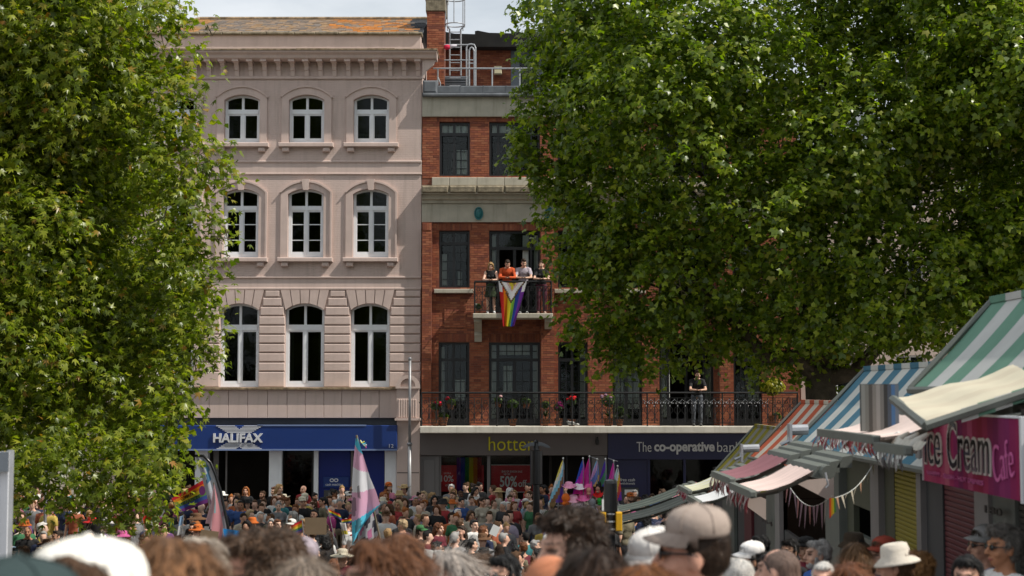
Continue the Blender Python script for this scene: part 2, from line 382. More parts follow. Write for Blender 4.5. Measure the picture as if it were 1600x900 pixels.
def wall_grid(m, x0, x1, z0, z1, y0, y1, holes, reveal=None):
    """wall slab front face y0 with holes [(xa, xb, za, zb)], with reveals down to y1"""
    xs = sorted({x0, x1, *[h[0] for h in holes], *[h[1] for h in holes]}); zs = sorted({z0, z1, *[h[2] for h in holes], *[h[3] for h in holes]})
    xs = [x for x in xs if x0 <= x <= x1]; zs = [z for z in zs if z0 <= z <= z1]
    for a, b in zip(xs, xs[1:]):
        for c, d in zip(zs, zs[1:]):
            mx_, mz_ = (a + b) / 2, (c + d) / 2
            if any(h[0] < mx_ < h[1] and h[2] < mz_ < h[3] for h in holes): continue
            m.add([(a, y0, c), (b, y0, c), (b, y0, d), (a, y0, d)], [(0, 1, 2, 3)])
            m.add([(a, y1, c), (b, y1, c), (b, y1, d), (a, y1, d)], [(3, 2, 1, 0)])
    for h in holes:
        a, b, c, d = h
        m.add([(a, y0, c), (b, y0, c), (b, y0, d), (a, y0, d), (a, y1, c), (b, y1, c), (b, y1, d), (a, y1, d)],
              [(1, 0, 4, 5), (2, 1, 5, 6), (3, 2, 6, 7), (0, 3, 7, 4)])
    m.add([(x0, y0, z0), (x0, y1, z0), (x0, y1, z1), (x0, y0, z1)], [(3, 2, 1, 0)])
    m.add([(x1, y0, z0), (x1, y1, z0), (x1, y1, z1), (x1, y0, z1)], [(0, 1, 2, 3)])
    m.add([(x0, y0, z1), (x1, y0, z1), (x1, y1, z1), (x0, y1, z1)], [(0, 1, 2, 3)])
def spandrel(m, x0, x1, zs, rise, y0, y1, n=10):
    """fills the rectangle above a segmental arch, y0 front, with the soffit"""
    o = arch(x0, x1, zs - 1, zs, rise, n)[2:]
    top = zs + rise
    for (xa, za), (xb, zb) in zip(o, o[1:]):
        m.add([(xb, y0, zb), (xa, y0, za), (xa, y0, top + .002), (xb, y0, top + .002)], [(0, 1, 2, 3)])
        m.add([(xb, y0, zb), (xa, y0, za), (xa, y1, za), (xb, y1, zb)], [(0, 3, 2, 1)])
# ================================================================ ground
def build_ground():
    xs = sorted({-400, -200, -100, -60, -40, *[x * 2 for x in range(-15, 0)], 0, .6, 1.2, 1.6, 2, 2.4, 3, 4, 5, 7, 10, 14, 20, 30, 60, 100, 200, 400})
    ys = sorted({-400, -100, -30, -10, 0, 3, 6, 8, 9, 10, 12, 14, 16, 18, 19, 20, 21, 23, 25, 28, 32, 36, 38, 40, 42, 46, 49, 52, 60, 80, 120, 200, 600, 1200})
    m = MB(); k = {}
    for y in ys:
        for x in xs: k[x, y] = len(m.v); m.v.append((x, y, ground(x, y)))
    for a, b in zip(xs, xs[1:]):
        for c, d in zip(ys, ys[1:]): m.f.append((k[a, c], k[b, c], k[b, d], k[a, d])); m.c.append(m.col)
    m.build('ground', M['paving'], kind='structure', smooth=True)
    m = MB()
    for a in range(-40, 14, 1):      # pavement in front of the shops, a real step
        m.bbox(a, a + .992, 45.5, 50.3, .0, .12, .02)
    m.build('pavement', M['paving'], kind='structure')
build_ground()

# ================================================================ pink building
hz = lambda v, Y=50: P(800, v, Y).z
hx = lambda u, v=450, Y=50: P(u, v, Y).x
bank = empty('bank_building', (-8, 50, 0), 'pink painted three storey building with white arched windows above the blue bank shopfront', 'building')
XL, XR = -13.2, -2.97
ZF3 = hz(606)
cxs = [-10.99, -8.87, -6.75, -4.62]
rows = [dict(hw=.585, z0=hz(224), zc=hz(148), zs=hz(156.5)), dict(hw=.585, z0=hz(402), zc=hz(295), zs=hz(303.5)), dict(hw=.635, z0=hz(604.5), zc=hz(474), zs=hz(484.5))]
holes = []
for r in rows:
    for c in cxs: holes.append((c - r['hw'], c + r['hw'], r['z0'], r['zc']))
ZTOP = hz(92)
m = MB(); wall_grid(m, XL, XR, ZF3, ZTOP, 50, 50.3, holes)
for r in rows:
    for c in cxs: spandrel(m, c - r['hw'], c + r['hw'], r['zs'], r['zc'] - r['zs'], 50, 50.3)
m.build('wall', M['pinkbrick'], bank)
m = MB()       # body behind the front, closed
m.box(XL, XL + .3, 50.302, 60, 0, ZTOP); m.box(XR - .3, XR, 50.302, 60, 0, ZTOP + .6); m.box(XL, XR, 60, 60.3, 0, ZTOP)
m.box(XL + .3, XR - .3, 50.31, 60, ZTOP - .25, ZTOP - .05)
m.build('side_wall', M['pink'], bank)
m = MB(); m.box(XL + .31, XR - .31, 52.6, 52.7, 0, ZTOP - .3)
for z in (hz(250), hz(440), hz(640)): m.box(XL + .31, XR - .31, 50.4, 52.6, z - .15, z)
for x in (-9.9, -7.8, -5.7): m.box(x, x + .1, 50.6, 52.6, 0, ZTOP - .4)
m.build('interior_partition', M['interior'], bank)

def half_arch_pane(x0, x1, zb, zs, rise, xa, xb, fr):
    """outline of the part of the arched light between xa and xb"""
    o = arch(x0 + fr, x1 - fr, zb, zs, rise - fr if rise > fr else rise, 16)[2:]
    pts = [(x, z) for x, z in o if xa <= x <= xb]
    def zat(x):
        for (p, q), (r_, s_) in zip(o, o[1:]):
            if min(p, r_) - 1e-6 <= x <= max(p, r_) + 1e-6: return q + (s_ - q) * (x - p) / (r_ - p) if abs(r_ - p) > 1e-9 else q
        return zs
    ra = max(xa, x0 + fr); rb = min(xb, x1 - fr)
    return [(ra, zb), (rb, zb), (rb, zat(rb))] + [p for p in pts if ra < p[0] < rb] + [(ra, zat(ra))]
def arched_window(c, r, parent, tr, bars=(), blinds=None, deep=.17):
    hw, z0, zs, zc = r['hw'] - .004, r['z0'] + .004, r['zs'], r['zc'] - .004
    y0 = 50 + deep; rise = zc - zs; fr = .085
    out = arch(c - hw, c + hw, z0, zs, rise, 12); inn = arch(c - hw + fr, c + hw - fr, z0 + .13, zs, rise - fr * .8, 12)
    m = MB(); m.ring(out, inn, y0, y0 + .09)
    ta, tb = tr
    m.box(c - hw + fr - .002, c + hw - fr + .002, y0 - .02, y0 + .085, tb, ta)
    m.box(c - .05, c + .05, y0 - .012, y0 + .08, z0 + .128, tb + .001); m.box(c - .04, c + .04, y0 - .008, y0 + .08, ta - .001, zc - fr + .01)
    win = m.build('window', M['white'], parent)
    m = MB()
    for x0, x1 in ((c - hw + fr, c - .05), (c + .05, c + hw - fr)):
        m.box(x0, x0 + .035, y0 + .012, y0 + .075, z0 + .13, tb); m.box(x1 - .035, x1, y0 + .012, y0 + .075, z0 + .13, tb)
        m.box(x0 + .035, x1 - .035, y0 + .012, y0 + .075, z0 + .13, z0 + .19); m.box(x0 + .035, x1 - .035, y0 + .012, y0 + .075, tb - .05, tb)
        for b in bars: m.box(x0 + .035, x1 - .035, y0 + .02, y0 + .06, b - .014, b + .014)
    m.build('sash', M['white'], win)
    for x0, x1 in ((c - hw + fr, c - .05), (c + .05, c + hw - fr)):
        m = MB(); m.box(x0 + .03, x1 - .03, y0 + .042, y0 + .048, z0 + .185, tb - .045); m.build('pane', M['glass'], win)
        m = MB(); m.prism(half_arch_pane(c - hw, c + hw, ta - .002, zs, rise, x0, x1, fr - .01), y0 + .042, y0 + .048); m.build('pane', M['glass'], win)
    return win
for i, c in enumerate(cxs):
    arched_window(c, rows[0], bank, (hz(170), hz(177)))
    arched_window(c, rows[1], bank, (hz(321), hz(328)), (hz(350), hz(374.5)))
    w = arched_window(c, rows[2], bank, (hz(507), hz(516)))
    if i in (1, 2):
        m = MB()
        for x in (c - .52, c + .40): m.box(x, x + .11, 50.42, 50.46, rows[2]['z0'] + .05, hz(517))
        m.build('curtain', M['curtain'], w)
# radiator and papers seen through the glass
w0 = [o for o in bank.children if o.name.startswith('window')]
m = MB()
for k in range(9): m.box(-5.13 + k * .085, -5.08 + k * .085, 50.5, 50.56, hz(222), hz(205))
m.box(-5.15, -4.35, 50.51, 50.55, hz(208), hz(206)); m.build('radiator', M['white'], bank)
m = MB(); m.box(-4.45, -4.22, 50.29, 50.3, hz(314), hz(303)); m.build('paper_notice', M['paper'], bank)
m = MB(); m.box(-4.35, -4.2, 50.5, 50.6, hz(592), hz(577)); m.box(-4.4, -3.9, 50.45, 50.8, hz(600), hz(597)); m.build('desk_monitor', M['paper'], bank)
# surrounds, sills
for c in cxs:
    for k, r in enumerate(rows[:2]):
        hw = r['hw']; ow = hw + .235
        zs2 = r['zs'] + (.10 if k == 0 else .05)
        out = arch(c - ow, c + ow, r['z0'] - .02, zs2, hz(136 if k == 0 else 284) - zs2, 14)
        inn = arch(c - hw, c + hw, r['z0'] - .02, r['zs'], r['zc'] - r['zs'], 14)
        m = MB(); m.ring(out, inn, 49.945, 49.999); s = m.build('window_surround', M['pink'], bank)
        o2 = arch(c - ow - .04, c + ow + .04, zs2 - .03 if k == 0 else r['z0'] - .02, zs2, hz(134.2 if k == 0 else 282.3) - zs2, 14); i2 = arch(c - ow + .02, c + ow - .02, zs2 - .03 if k == 0 else r['z0'] - .02, zs2, hz(137 if k == 0 else 285) - zs2, 14)
        m = MB(); n = len(o2)
        for a in range(1, n - 1):
            b = a + 1
            m.add([(o2[a][0], 49.9, o2[a][1]), (o2[b][0], 49.9, o2[b][1]), (i2[b][0], 49.9, i2[b][1]), (i2[a][0], 49.9, i2[a][1]),
                   (o2[a][0], 50, o2[a][1]), (o2[b][0], 50, o2[b][1]), (i2[b][0], 50, i2[b][1]), (i2[a][0], 50, i2[a][1])],
                  [(0, 1, 2, 3), (1, 0, 4, 5), (3, 2, 6, 7)])
        m.build('hood_mould', M['pink'], s)
        v0 = 225 if k == 0 else 404
        boxpart('sill', M['pink'], s, c - .9, c + .9, 49.80, 49.999, hz(v0 + 5.5), hz(v0 - 1), .02)
        for sx in (-.78, .55): boxpart('sill_bracket', M['pink'], s, c + sx, c + sx + .23, 49.85, 49.999, hz(v0 + 13), hz(v0 + 6), .03)
        if k == 1:
            m = MB(); zt, zb = hz(280.5), hz(297.5)
            m.prism([(c - .085, zb), (c + .085, zb), (c + .13, zt), (c - .13, zt)], 49.88, 49.944); m.build('keystone', M['pink'], s)
# strings
for va, vb, pr in ((251, 254.5, .06), (254.5, 270.3, .022), (270.3, 273, .05), (431.5, 435, .07), (435, 449.5, .022), (449.5, 453, .06)):
    boxpart('string_course', M['pink'], bank, XL, XR + .01, 50 - pr, 49.998, hz(vb), hz(va), .015 if pr > .03 else 0)
boxpart('string_course', M['pink'], bank, XL, XR + .02, 49.93, 49.999, hz(124), hz(119.5), .015)
# rusticated ground of the first floor: blocks and voussoirs
course = [453.2, 464.7, 479, 493.7, 508.2, 522.4, 536.8, 551.2, 565.9, 580.5, 604.8]
r = rows[2]
for a, b in zip(course, course[1:]):
    zt, zb = hz(a) - .02, hz(b) + .02
    if a > 580: zb = hz(b) + .0
    for i in range(len(cxs) + 1):
        xl = XL if i == 0 else cxs[i - 1] + r['hw']; xr = XR if i == len(cxs) else cxs[i] - r['hw']
        dl = dr = 0
        if a < 484:
            f = (hz((a + b) / 2) - hz(484)) / (hz(453) - hz(484)); d = .05 + .17 * f
            dl = 0 if i == 0 else d; dr = 0 if i == len(cxs) else d
        boxpart('stone_block', M['pinkstone'], bank, xl + dl + .004, xr - dr - .004, 49.945 - random.uniform(0, .008), 49.999, zb, zt, .022)
for c in cxs:
    nV = 5; ar = arch(c - r['hw'], c + r['hw'], 0, r['zs'], r['zc'] - r['zs'], nV * 2)[2:][::-1]
    zt = hz(453.4)
    for k in range(nV):
        seg = ar[k * 2:k * 2 + 3]; ta = c - .80 + 1.6 * k / nV; tb = c - .80 + 1.6 * (k + 1) / nV
        g = .014
        poly = [(seg[0][0] + g, seg[0][1]), (seg[1][0], seg[1][1]), (seg[2][0] - g, seg[2][1]), (tb - g, zt), (ta + g, zt)]
        m = MB(); m.prism(poly, 49.935, 49.999); m.build('voussoir', M['pinkstone'], bank)
# cornice
YC = 49.3
zc = lambda v: hz(v, YC)
m = MB()
prof = [(50, zc(90)), (YC + .26, zc(90)), (YC + .16, zc(88.5)), (YC + .12, zc(84)), (YC + .02, zc(81.5)), (YC, zc(80.5)), (YC, zc(78.6)), (50, zc(78.6))]
m.prismx([(a, b) for a, b in prof][::-1], XL - .5, XR + .52); m.build('cornice', M['pink'], bank)
m = MB()
xx = XL - .52
while xx < XR + .5:
    w = random.uniform(.5, 1.1); x2 = min(xx + w, XR + .55); h = random.uniform(-.008, .012)
    m.box(xx, x2 - .006, YC - .04, 50.6, zc(78.6) + .004, zc(76.2) + h); xx = x2
m.build('cornice_coping', M['lichen'], bank)
md = MB()
def mod_prof():
    zt, zb = hz(90.5, 49.6), hz(119.5); h = zt - zb
    return [(49.999, zb), (49.93, zb), (49.91, zb + h * .28), (49.90, zb + h * .34), (49.86, zb + h * .36), (49.84, zb + h * .55), (49.72, zb + h * .75), (49.56, zb + h * .86), (49.56, zt), (49.999, zt)]
x = XR - .12; mp_ = mod_prof()
mm = MB(); mm.prismx([(a - 49, b - mp_[0][1]) for a, b in mp_][::-1], -.07, .07); mm.box(-.1, .1, .52, .9, mp_[-1][1] - mp_[0][1] - .12, mp_[-1][1] - mp_[0][1] - .002)
mme = mm.mesh('modillion', M['pink'])
while x > XL:
    o = link('modillion', mme, bank); o.location = Vector((x, 49, mp_[0][1])) - ORG[bank.name]; x -= .4583
m = MB(); xx = XR + .05      # bracket seen from the side at the corner
m.prism([(xx, zc(119)), (xx + .06, zc(119)), (xx + .1, zc(108)), (xx + .35, zc(98)), (xx + .42, zc(90.5)), (xx, zc(90.5))], 49.6, 49.75); m.build('modillion', M['pink'], bank)
# attic and roof
m = MB(); m.bbox(XL + .35, XR - .05, 50.25, 50.6, hz(77, 50.3), hz(55, 50.3), .01); m.build('attic_wall', M['pink'], bank)
m = MB(); xx = XL + .3
while xx < XR:
    x2 = min(xx + random.uniform(.6, 1.0), XR); m.bbox(xx, x2 - .008, 50.14, 50.62, hz(54.5, 50.2), hz(50.2, 50.2) + random.uniform(-.01, .01), .03); xx = x2
m.build('attic_coping', M['stonedirty'], bank)
zr0, zr1 = hz(50.5, 50.5), P(800, 30.5, 53.6).z
roof = MB(); roof.add([(XL + .35, 50.55, zr0 - .02), (XR, 50.55, zr0 - .02), (XR, 53.6, zr1 - .02), (XL + 2.2, 53.6, zr1 - .02), (XR, 58, zr0), (XL + .35, 58, zr0)],
                      [(0, 1, 2, 3), (3, 2, 4, 5), (0, 3, 5), (0, 5, 4, 1)])
ro = roof.build('roof', M['lead'], bank)
sl = MB(); nr = 11
lo = lambda a, b, t: a + (b - a) * t
for k in range(nr):
    t0, t1 = k / nr, (k + 1.25) / nr
    y0, y1 = lo(50.52, 53.6, t0), lo(50.52, 53.6, t1); z0, z1 = lo(zr0, zr1, t0), lo(zr0, zr1, t1)
    x = XL + .35 + 1.85 * t0 + (.12 if k % 2 else 0)
    while x < XR:
        x2 = min(x + random.uniform(.24, .27), XR); tt = random.uniform(.012, .03)
        u = (x - XL) / (XR - XL); nn = random.random() + .7 * math.sin(x * 2.3 + k * .9)
        col = random.choice([(.20, .15, .11), (.24, .17, .12), (.17, .14, .12), (.28, .18, .10)])
        if u > .66 and nn > -.1 and (k > 2 or u > .75): col = random.choice([(.42, .15, .025), (.36, .16, .05), (.25, .14, .08)])
        if u < .25 and nn > .6: col = (.34, .17, .06)
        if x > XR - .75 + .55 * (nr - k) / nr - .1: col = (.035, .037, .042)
        sl.add([(x, y0, z0 + tt), (x2 - .008, y0, z0 + tt), (x2 - .008, y1, z1 + .004), (x, y1, z1 + .004), (x, y0, z0), (x2 - .008, y0, z0)], [(0, 1, 2, 3), (4, 5, 1, 0)], col)
        x = x2
sl.build('slates', M['slate'], ro, color=True, kind='stuff')
m = MB(); m.tube([(XL + 2.15, 53.6, zr1 + .03), (XR, 53.6, zr1 + .03)], .07, 8); m.tube([(XL + .35, 50.55, zr0 + .03), (XL + 2.15, 53.6, zr1 + .03)], .06, 8); m.build('ridge_tile', M['lichen'], ro)
# ledge, fascia panels
boxpart('ledge', M['lichen'], bank, XL, -3.75, 49.62, 49.999, hz(609, 49.7), hz(605.3, 49.7), .01)
boxpart('ledge', M['pink'], bank, -3.75, XR, 49.93, 49.999, hz(609, 49.7), hz(605.3, 49.7), 0)
pj = [240, 268, 297.5, 326.7, 356.8, 387, 418, 448.5, 476.8, 506, 534, 563, 592.5, 620.5]
pxs = [XL] + [hx(u, 630, 49.75) for u in pj[1:]]
for a, b in zip(pxs, pxs[1:]): boxpart('fascia_panel', M['panel'], bank, a + .006, b - .006, 49.75, 49.95, hz(653, 49.75), hz(609.2, 49.75), .008)
m = MB(); m.box(XL, XR, 49.951, 50.29, 0, hz(609, 49.75)) if False else None
m.box(XL, pxs[-1], 49.951, 50.25, hz(665), hz(606)); m.build('fascia_backing', M['pink'], bank)
m = MB(); m.box(XL, pxs[-1] - .02, 49.86, 49.95, hz(665, 49.86), hz(653.2, 49.86)); m.build('shutter_box', M['recess'], bank)
# console pilaster
px0, px1 = hx(620, 600, 49.6), hx(655, 600, 49.6); pc = (px0 + px1) / 2; pw = (px1 - px0) / 2
pil = boxpart('pilaster', M['panel'], bank, px0, XR, 49.72, 50.2, .0, hz(655, 49.7), .01)
m = MB(); m.prism(arch(px0, px1, hz(655, 49.55), hz(603, 49.55), hz(588, 49.55) - hz(603, 49.55), 14), 49.55, 49.94)
m.ring(arch(px0 - .03, px1 + .03, hz(607, 49.5), hz(603, 49.5), hz(586, 49.5) - hz(603, 49.5), 14), arch(px0 + .12, px1 - .12, hz(604, 49.5), hz(603, 49.5), hz(591.5, 49.5) - hz(603, 49.5), 14), 49.47, 49.549)
m.box(px0 - .05, px1 + .05, 49.46, 49.9, hz(657, 49.5), hz(653.5, 49.5)); m.build('console_bracket', M['panel'], bank)
for k in range(8):
    x = px0 + .06 + k * (px1 - px0 - .12) / 8; boxpart('console_flute', M['panel'], bank, x, x + .05, 49.52, 49.549, hz(652.5, 49.5), hz(624, 49.5), .01)
boxpart('stone_joint', M['interior'], bank, px0 + .01, px1, 49.715, 49.719, hz(738.6), hz(737.4))
# shopfront
def sf(name, mat, ua, ub, va, vb, Y0, Y1, par=bank, b=.012):
    return boxpart(name, mat, par, hx(ua, 760, Y0), hx(ub, 760, Y0), Y0, Y1, hz(vb, Y0) if vb < 838 else .0, hz(va, Y0), b)
sf('shop_pilaster', M['white'], 304, 324, 704, 850, 49.95, 50.3); sf('shop_pilaster', M['white'], 420, 440, 704, 850, 49.95, 50.3)
sf('shop_pilaster', M['white'], 490, 497, 704, 850, 49.97, 50.3); sf('shop_pilaster', M['white'], 601, 619.5, 704, 850, 49.95, 50.3)
sf('shop_pilaster', M['pink'], 225, 245, 704, 850, 49.95, 50.3)
sf('door_post', M['greydoor'], 333, 341, 704, 850, 50.25, 50.32, b=0); sf('door_post', M['greydoor'], 352, 354.5, 704, 850, 50.25, 50.30, b=0)
m = MB(); m.box(hx(440.5), hx(489.5), 50.2, 50.206, .5, hz(706)); m.build('shop_window_pane', M['glass'], bank)
sf('shop_window_frame', M['black'], 440.2, 442.4, 704, 850, 50.12, 50.28, b=0); sf('shop_window_frame', M['black'], 487, 489.8, 704, 850, 50.12, 50.28, b=0)
sf('stall_riser', M['bluepanel'], 442.5, 487, 815, 850, 50.12, 50.28, b=0)
sf('blue_panel', M['bluepanel'], 497.5, 547.5, 704, 850, 50.08, 50.3); sf('blue_panel', M['bluepanel'], 555, 600.6, 704, 850, 50.08, 50.3); sf('panel_divider', M['greydoor'], 548, 551.5, 704, 850, 50.02, 50.3, b=0)
atm = empty('cash_machine', (hx(525), 49.97, 0), 'blue cash machine panel with white symbol set in the blue bank front', 'cash machine')
sf('header_plate', M['bluesign'], 505, 545, 745, 762, 50.04, 50.078, atm); sf('machine_face', M['recess'], 506, 544, 766, 800, 50.03, 50.078, atm)
sf('screen', M['greydoor'], 513, 537, 770, 784, 50.01, 50.029, atm, 0)
text_between('lettering', 'cash machine', M['lettergrey'], atm, hx(511), hx(538), hz(759), hz(755), 50.035, 0, .004)
m = MB()
for a in (-.07, .07): m.ring([(hx(524) + a + .07 * math.cos(t * PI / 6), hz(750.5) + .06 * math.sin(t * PI / 6)) for t in range(12)], [(hx(524) + a + .045 * math.cos(t * PI / 6), hz(750.5) + .035 * math.sin(t * PI / 6)) for t in range(12)], 50.028, 50.039)
m.build('symbol', M['lettergrey'], atm)
# sign
YS = 49.55
sg = empty('shop_sign', (-7, YS, hz(704, YS)), 'long royal blue shop sign with silver HALIFAX lettering and striped X', 'sign')
sx0, sx1 = hx(236, 690, YS), hx(620.5, 690, YS)
m = MB(); m.bbox(sx0, sx1, YS, 49.949, hz(704, YS), hz(664.5, YS), .02); m.build('board', M['bluesign'], sg)
m = MB(); m.box(sx0, sx1, YS - .03, YS - .001, hz(704, YS), hz(701.6, YS)); m.box(hx(402, 665, YS), hx(572, 665, YS), YS - .02, YS + .1, hz(665.8, YS) + .002, hz(663.6, YS)); m.build('edge_strip', M['bluelight'], sg)  # lower strip paints in the board's sunlit bottom edge; upper is pale trim
text_between('lettering', 'HALIFAX', M['letter'], sg, hx(333.5, 684, YS), hx(411, 684, YS), hz(691.3, YS), hz(677, YS), YS - .03, .034, .03)
for s in range(6):
    t = s / 5
    for (va, vb, inv) in ((665.3, 675.6, 0), (693.0, 703.0, 1)):
        tt = t if not inv else 1 - t
        v = va + (vb - va) * t; zz = hz(v, YS); hh = .024
        half = 36.5 - 17 * tt; half = half if not inv else half + 2
        notch = max(0, 7 - 14 * tt)
        for sgn in (-1, 1):
            em = MB()
            a, b = 374 + sgn * half, 374 + sgn * notch
            a, b = min(a, b), max(a, b)
            em.box(hx(a, 684, YS), hx(b, 684, YS), YS - .02, YS - .001, zz - hh / 2, zz + hh / 2); em.build('emblem_bar', M['letter'], sg)
text_between('street_number', '12', M['lettergrey'], sg, hx(608, 684, YS), hx(615, 684, YS), hz(699.5, YS), hz(694, YS), YS - .012, 0, .01)
# lamp pole
pl = empty('flag_pole', (hx(640, 700, 49.2), 49.2, .12), 'slim silver pole standing before the pink pilaster beside the blue sign', 'pole')
m = MB(); X = hx(640, 700, 49.2); m.tube([(X, 49.2, .12), (X, 49.2, 3)], .062, 10); m.tube([(X, 49.2, 3), (X, 49.2, hz(563, 49.2))], .045, 10); m.build('post', M['pole'], pl, smooth=True)
m = MB(); m.ell((X, 49.2, hz(561, 49.2)), (.06, .06, .07)); m.tube([(X, 49.2, 3), (X, 49.2, 3.08)], .08, 10); m.build('finial', M['pole'], pl, smooth=True)

# ================================================================ red brick building
bb = empty('brick_building', (3, 50, 0), 'red brick and stone building with black windows and two balconies above two shops', 'building')
BX0, BX1 = XR + .02, 9.35
BR = MB()
BCOLS = [(.32, .105, .055), (.36, .125, .066), (.29, .092, .052), (.37, .14, .076), (.26, .084, .053), (.33, .11, .06), (.22, .075, .05)]
def brickwork(x0, x1, z0, z1, y, holes=(), bl=.225, bh=.075, j=.010, soldier=False, M2=BR, proud=.012, tone=1.0):
    L_, H_ = (bl, bh) if not soldier else (bh, min(bl, z1 - z0))
    n = max(1, round((z1 - z0) / H_)); H_ = (z1 - z0) / n
    for k in range(n):
        za, zb = z0 + k * H_ + j / 2, z0 + (k + 1) * H_ - j / 2; zm = (za + zb) / 2
        cuts = sorted((h[0], h[1]) for h in holes if h[2] < zm < h[3]); iv = []; x = x0
        for a, b in cuts:
            if a > x: iv.append((x, min(a, x1)))
            x = max(x, b)
        if x < x1: iv.append((x, x1))
        off = (k % 2) * L_ / 2 if not soldier else 0
        for a, b in iv:
            if b - a < .02: continue
            x = math.floor((a - off) / L_) * L_ + off
            while x < b:
                xa, xb = max(x, a) + j / 2, min(x + L_, b) - j / 2
                if xb - xa > .015:
                    yy = y - proud - random.uniform(0, .005); c = random.choice(BCOLS); q = random.uniform(.88, 1.1) * tone; c = tuple(v * q for v in c)
                    M2.add([(xa, yy, za), (xb, yy, za), (xb, yy, zb), (xa, yy, zb), (xa, y, za), (xb, y, za), (xb, y, zb), (xa, y, zb)],
                           [(0, 1, 2, 3), (1, 5, 6, 2), (4, 0, 3, 7), (3, 2, 6, 7), (0, 4, 5, 1)], c)
                x += L_
cols = [(685.5, 733.5), (764, 844), (872, 918), (957, 1003), (1030, 1115), (1146, 1190)]
CX = [(hx(a, 560), hx(b, 560)) for a, b in cols]
lv = [dict(z0=hz(665), z1=hz(535)), dict(z0=hz(450), z1=hz(360.5)), dict(z0=hz(276), z1=hz(190.5))]
doorz = hz(489, 49.6)
bh = []
for k, l in enumerate(lv):
    for i, (a, b) in enumerate(CX):
        z0 = l['z0'] if k != 1 or i not in (1, 4) else doorz
        bh.append((a, b, z0, l['z1']))
ZB1, ZB0 = hz(151), hz(668)
m = MB(); wall_grid(m, BX0, BX1, ZB0, ZB1, 50, 50.3, bh); m.build('wall', M['bricktex'], bb)
m = MB(); m.box(BX0, BX0 + .3, 50.302, 60, 0, ZB1); m.box(BX1 - .3, BX1, 50.302, 60, 0, ZB1); m.box(BX0, BX1, 60, 60.3, 0, ZB1)
m.box(BX0 + .3, BX1 - .3, 50.31, 60, ZB1 - .3, ZB1 - .1); m.build('side_wall', M['bricktex'], bb)
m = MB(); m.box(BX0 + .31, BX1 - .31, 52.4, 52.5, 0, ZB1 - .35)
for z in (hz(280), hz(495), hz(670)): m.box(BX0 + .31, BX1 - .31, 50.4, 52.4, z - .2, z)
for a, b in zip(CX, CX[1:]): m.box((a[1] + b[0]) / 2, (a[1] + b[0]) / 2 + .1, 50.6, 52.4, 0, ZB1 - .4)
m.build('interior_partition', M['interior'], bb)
allh = bh + [(-99, 99, hz(347.5), hz(277))]
# soldier courses over the openings
sold = []
for k, (va, vb) in enumerate(((522, 534), (350, 360), (184, 190.3))):
    for a, b in CX: sold.append((a - (.08 if k else -.0), b + (.08 if k else 0), hz(vb), hz(va), k))
brickwork(BX0, BX1, hz(665), hz(183), 50, allh + [s[:4] for s in sold])
for a, b, c, d, k in sold: brickwork(a, b, c, d, 50, (), soldier=True, tone=.85)
# projecting piers
for ua, ub in ((659, 674), (845.5, 866), (1124, 1141.5)):
    a, b = hx(ua, 560, 49.75), hx(ub, 560, 49.75)
    boxpart('pier', M['bricktex'], bb, a, b, 49.76, 49.998, hz(665), hz(349)); brickwork(a, b, hz(665), hz(349), 49.76)
    brickwork(a + .02, b - .02, hz(361), hz(350), 49.745, (), soldier=True)
# recessed-look framed panels under the side windows
for (a, b) in (CX[0],):
    brickwork(a + .18, b - .12, hz(512), hz(468), 49.975, (), tone=1.0); boxpart('brick_panel', M['bricktex'], bb, a + .18, b - .12, 49.976, 49.998, hz(512), hz(468))
BR.build('brickwork', M['brick'], bb, color=True, kind='stuff')
# stone
boxpart('parapet_stone', M['stone'], bb, BX0, BX1, 49.9, 49.999, hz(183), hz(151.2), .01)
for k in range(14):
    x = BX0 + k * .9; boxpart('sill_stone', M['stone'], bb, x + .004 + (.33 if k == 0 else 0), min(x + .896, BX1), 49.82, 49.999, hz(290, 49.85), hz(277.3, 49.85), .015)
    boxpart('ledge_stone', M['stonedirty'], bb, x + .003, min(x + .897, BX1), 49.55, 49.999, hz(302.5, 49.6), hz(290.3, 49.7), .06)
m = MB(); Yq = 49.7
m.prismx([(49.999, hz(318)), (49.88, hz(318)), (49.87, hz(314)), (49.78, hz(312)), (49.74, hz(305)), (49.6, hz(303)), (49.6, hz(302.6, 49.6)), (49.999, hz(302.6, 49.6))][::-1], BX0, BX1); m.build('stone_moulding', M['stone'], bb)
boxpart('frieze', M['stone'], bb, BX0, BX1, 49.93, 49.999, hz(347.3), hz(318.2), .0)
for u, v in ((748, 333), (858, 335), (1010, 335), (1130, 335)):
    m = MB(); m.ell((hx(u, 333), 49.925, hz(334)), (.12, .05, .18), 16, 8); md_ = m.build('oval_medallion', M['teal'], bb, smooth=True)
    m = MB(); c0 = (hx(u, 333), hz(334)); m.ring([(c0[0] + .15 * math.cos(t * PI / 10), c0[1] + .215 * math.sin(t * PI / 10)) for t in range(20)], [(c0[0] + .115 * math.cos(t * PI / 10), c0[1] + .175 * math.sin(t * PI / 10)) for t in range(20)], 49.885, 49.929); m.build('medallion_rim', M['teal'], md_)
boxpart('sill', M['stone'], bb, hx(678, 455, 49.85), hx(739.5, 455, 49.85), 49.82, 49.998, hz(458.5), hz(452), .015)
for i in (2, 3, 5): boxpart('sill', M['stone'], bb, CX[i][0] - .12, CX[i][1] + .12, 49.82, 49.998, hz(458.5), hz(452), .015)
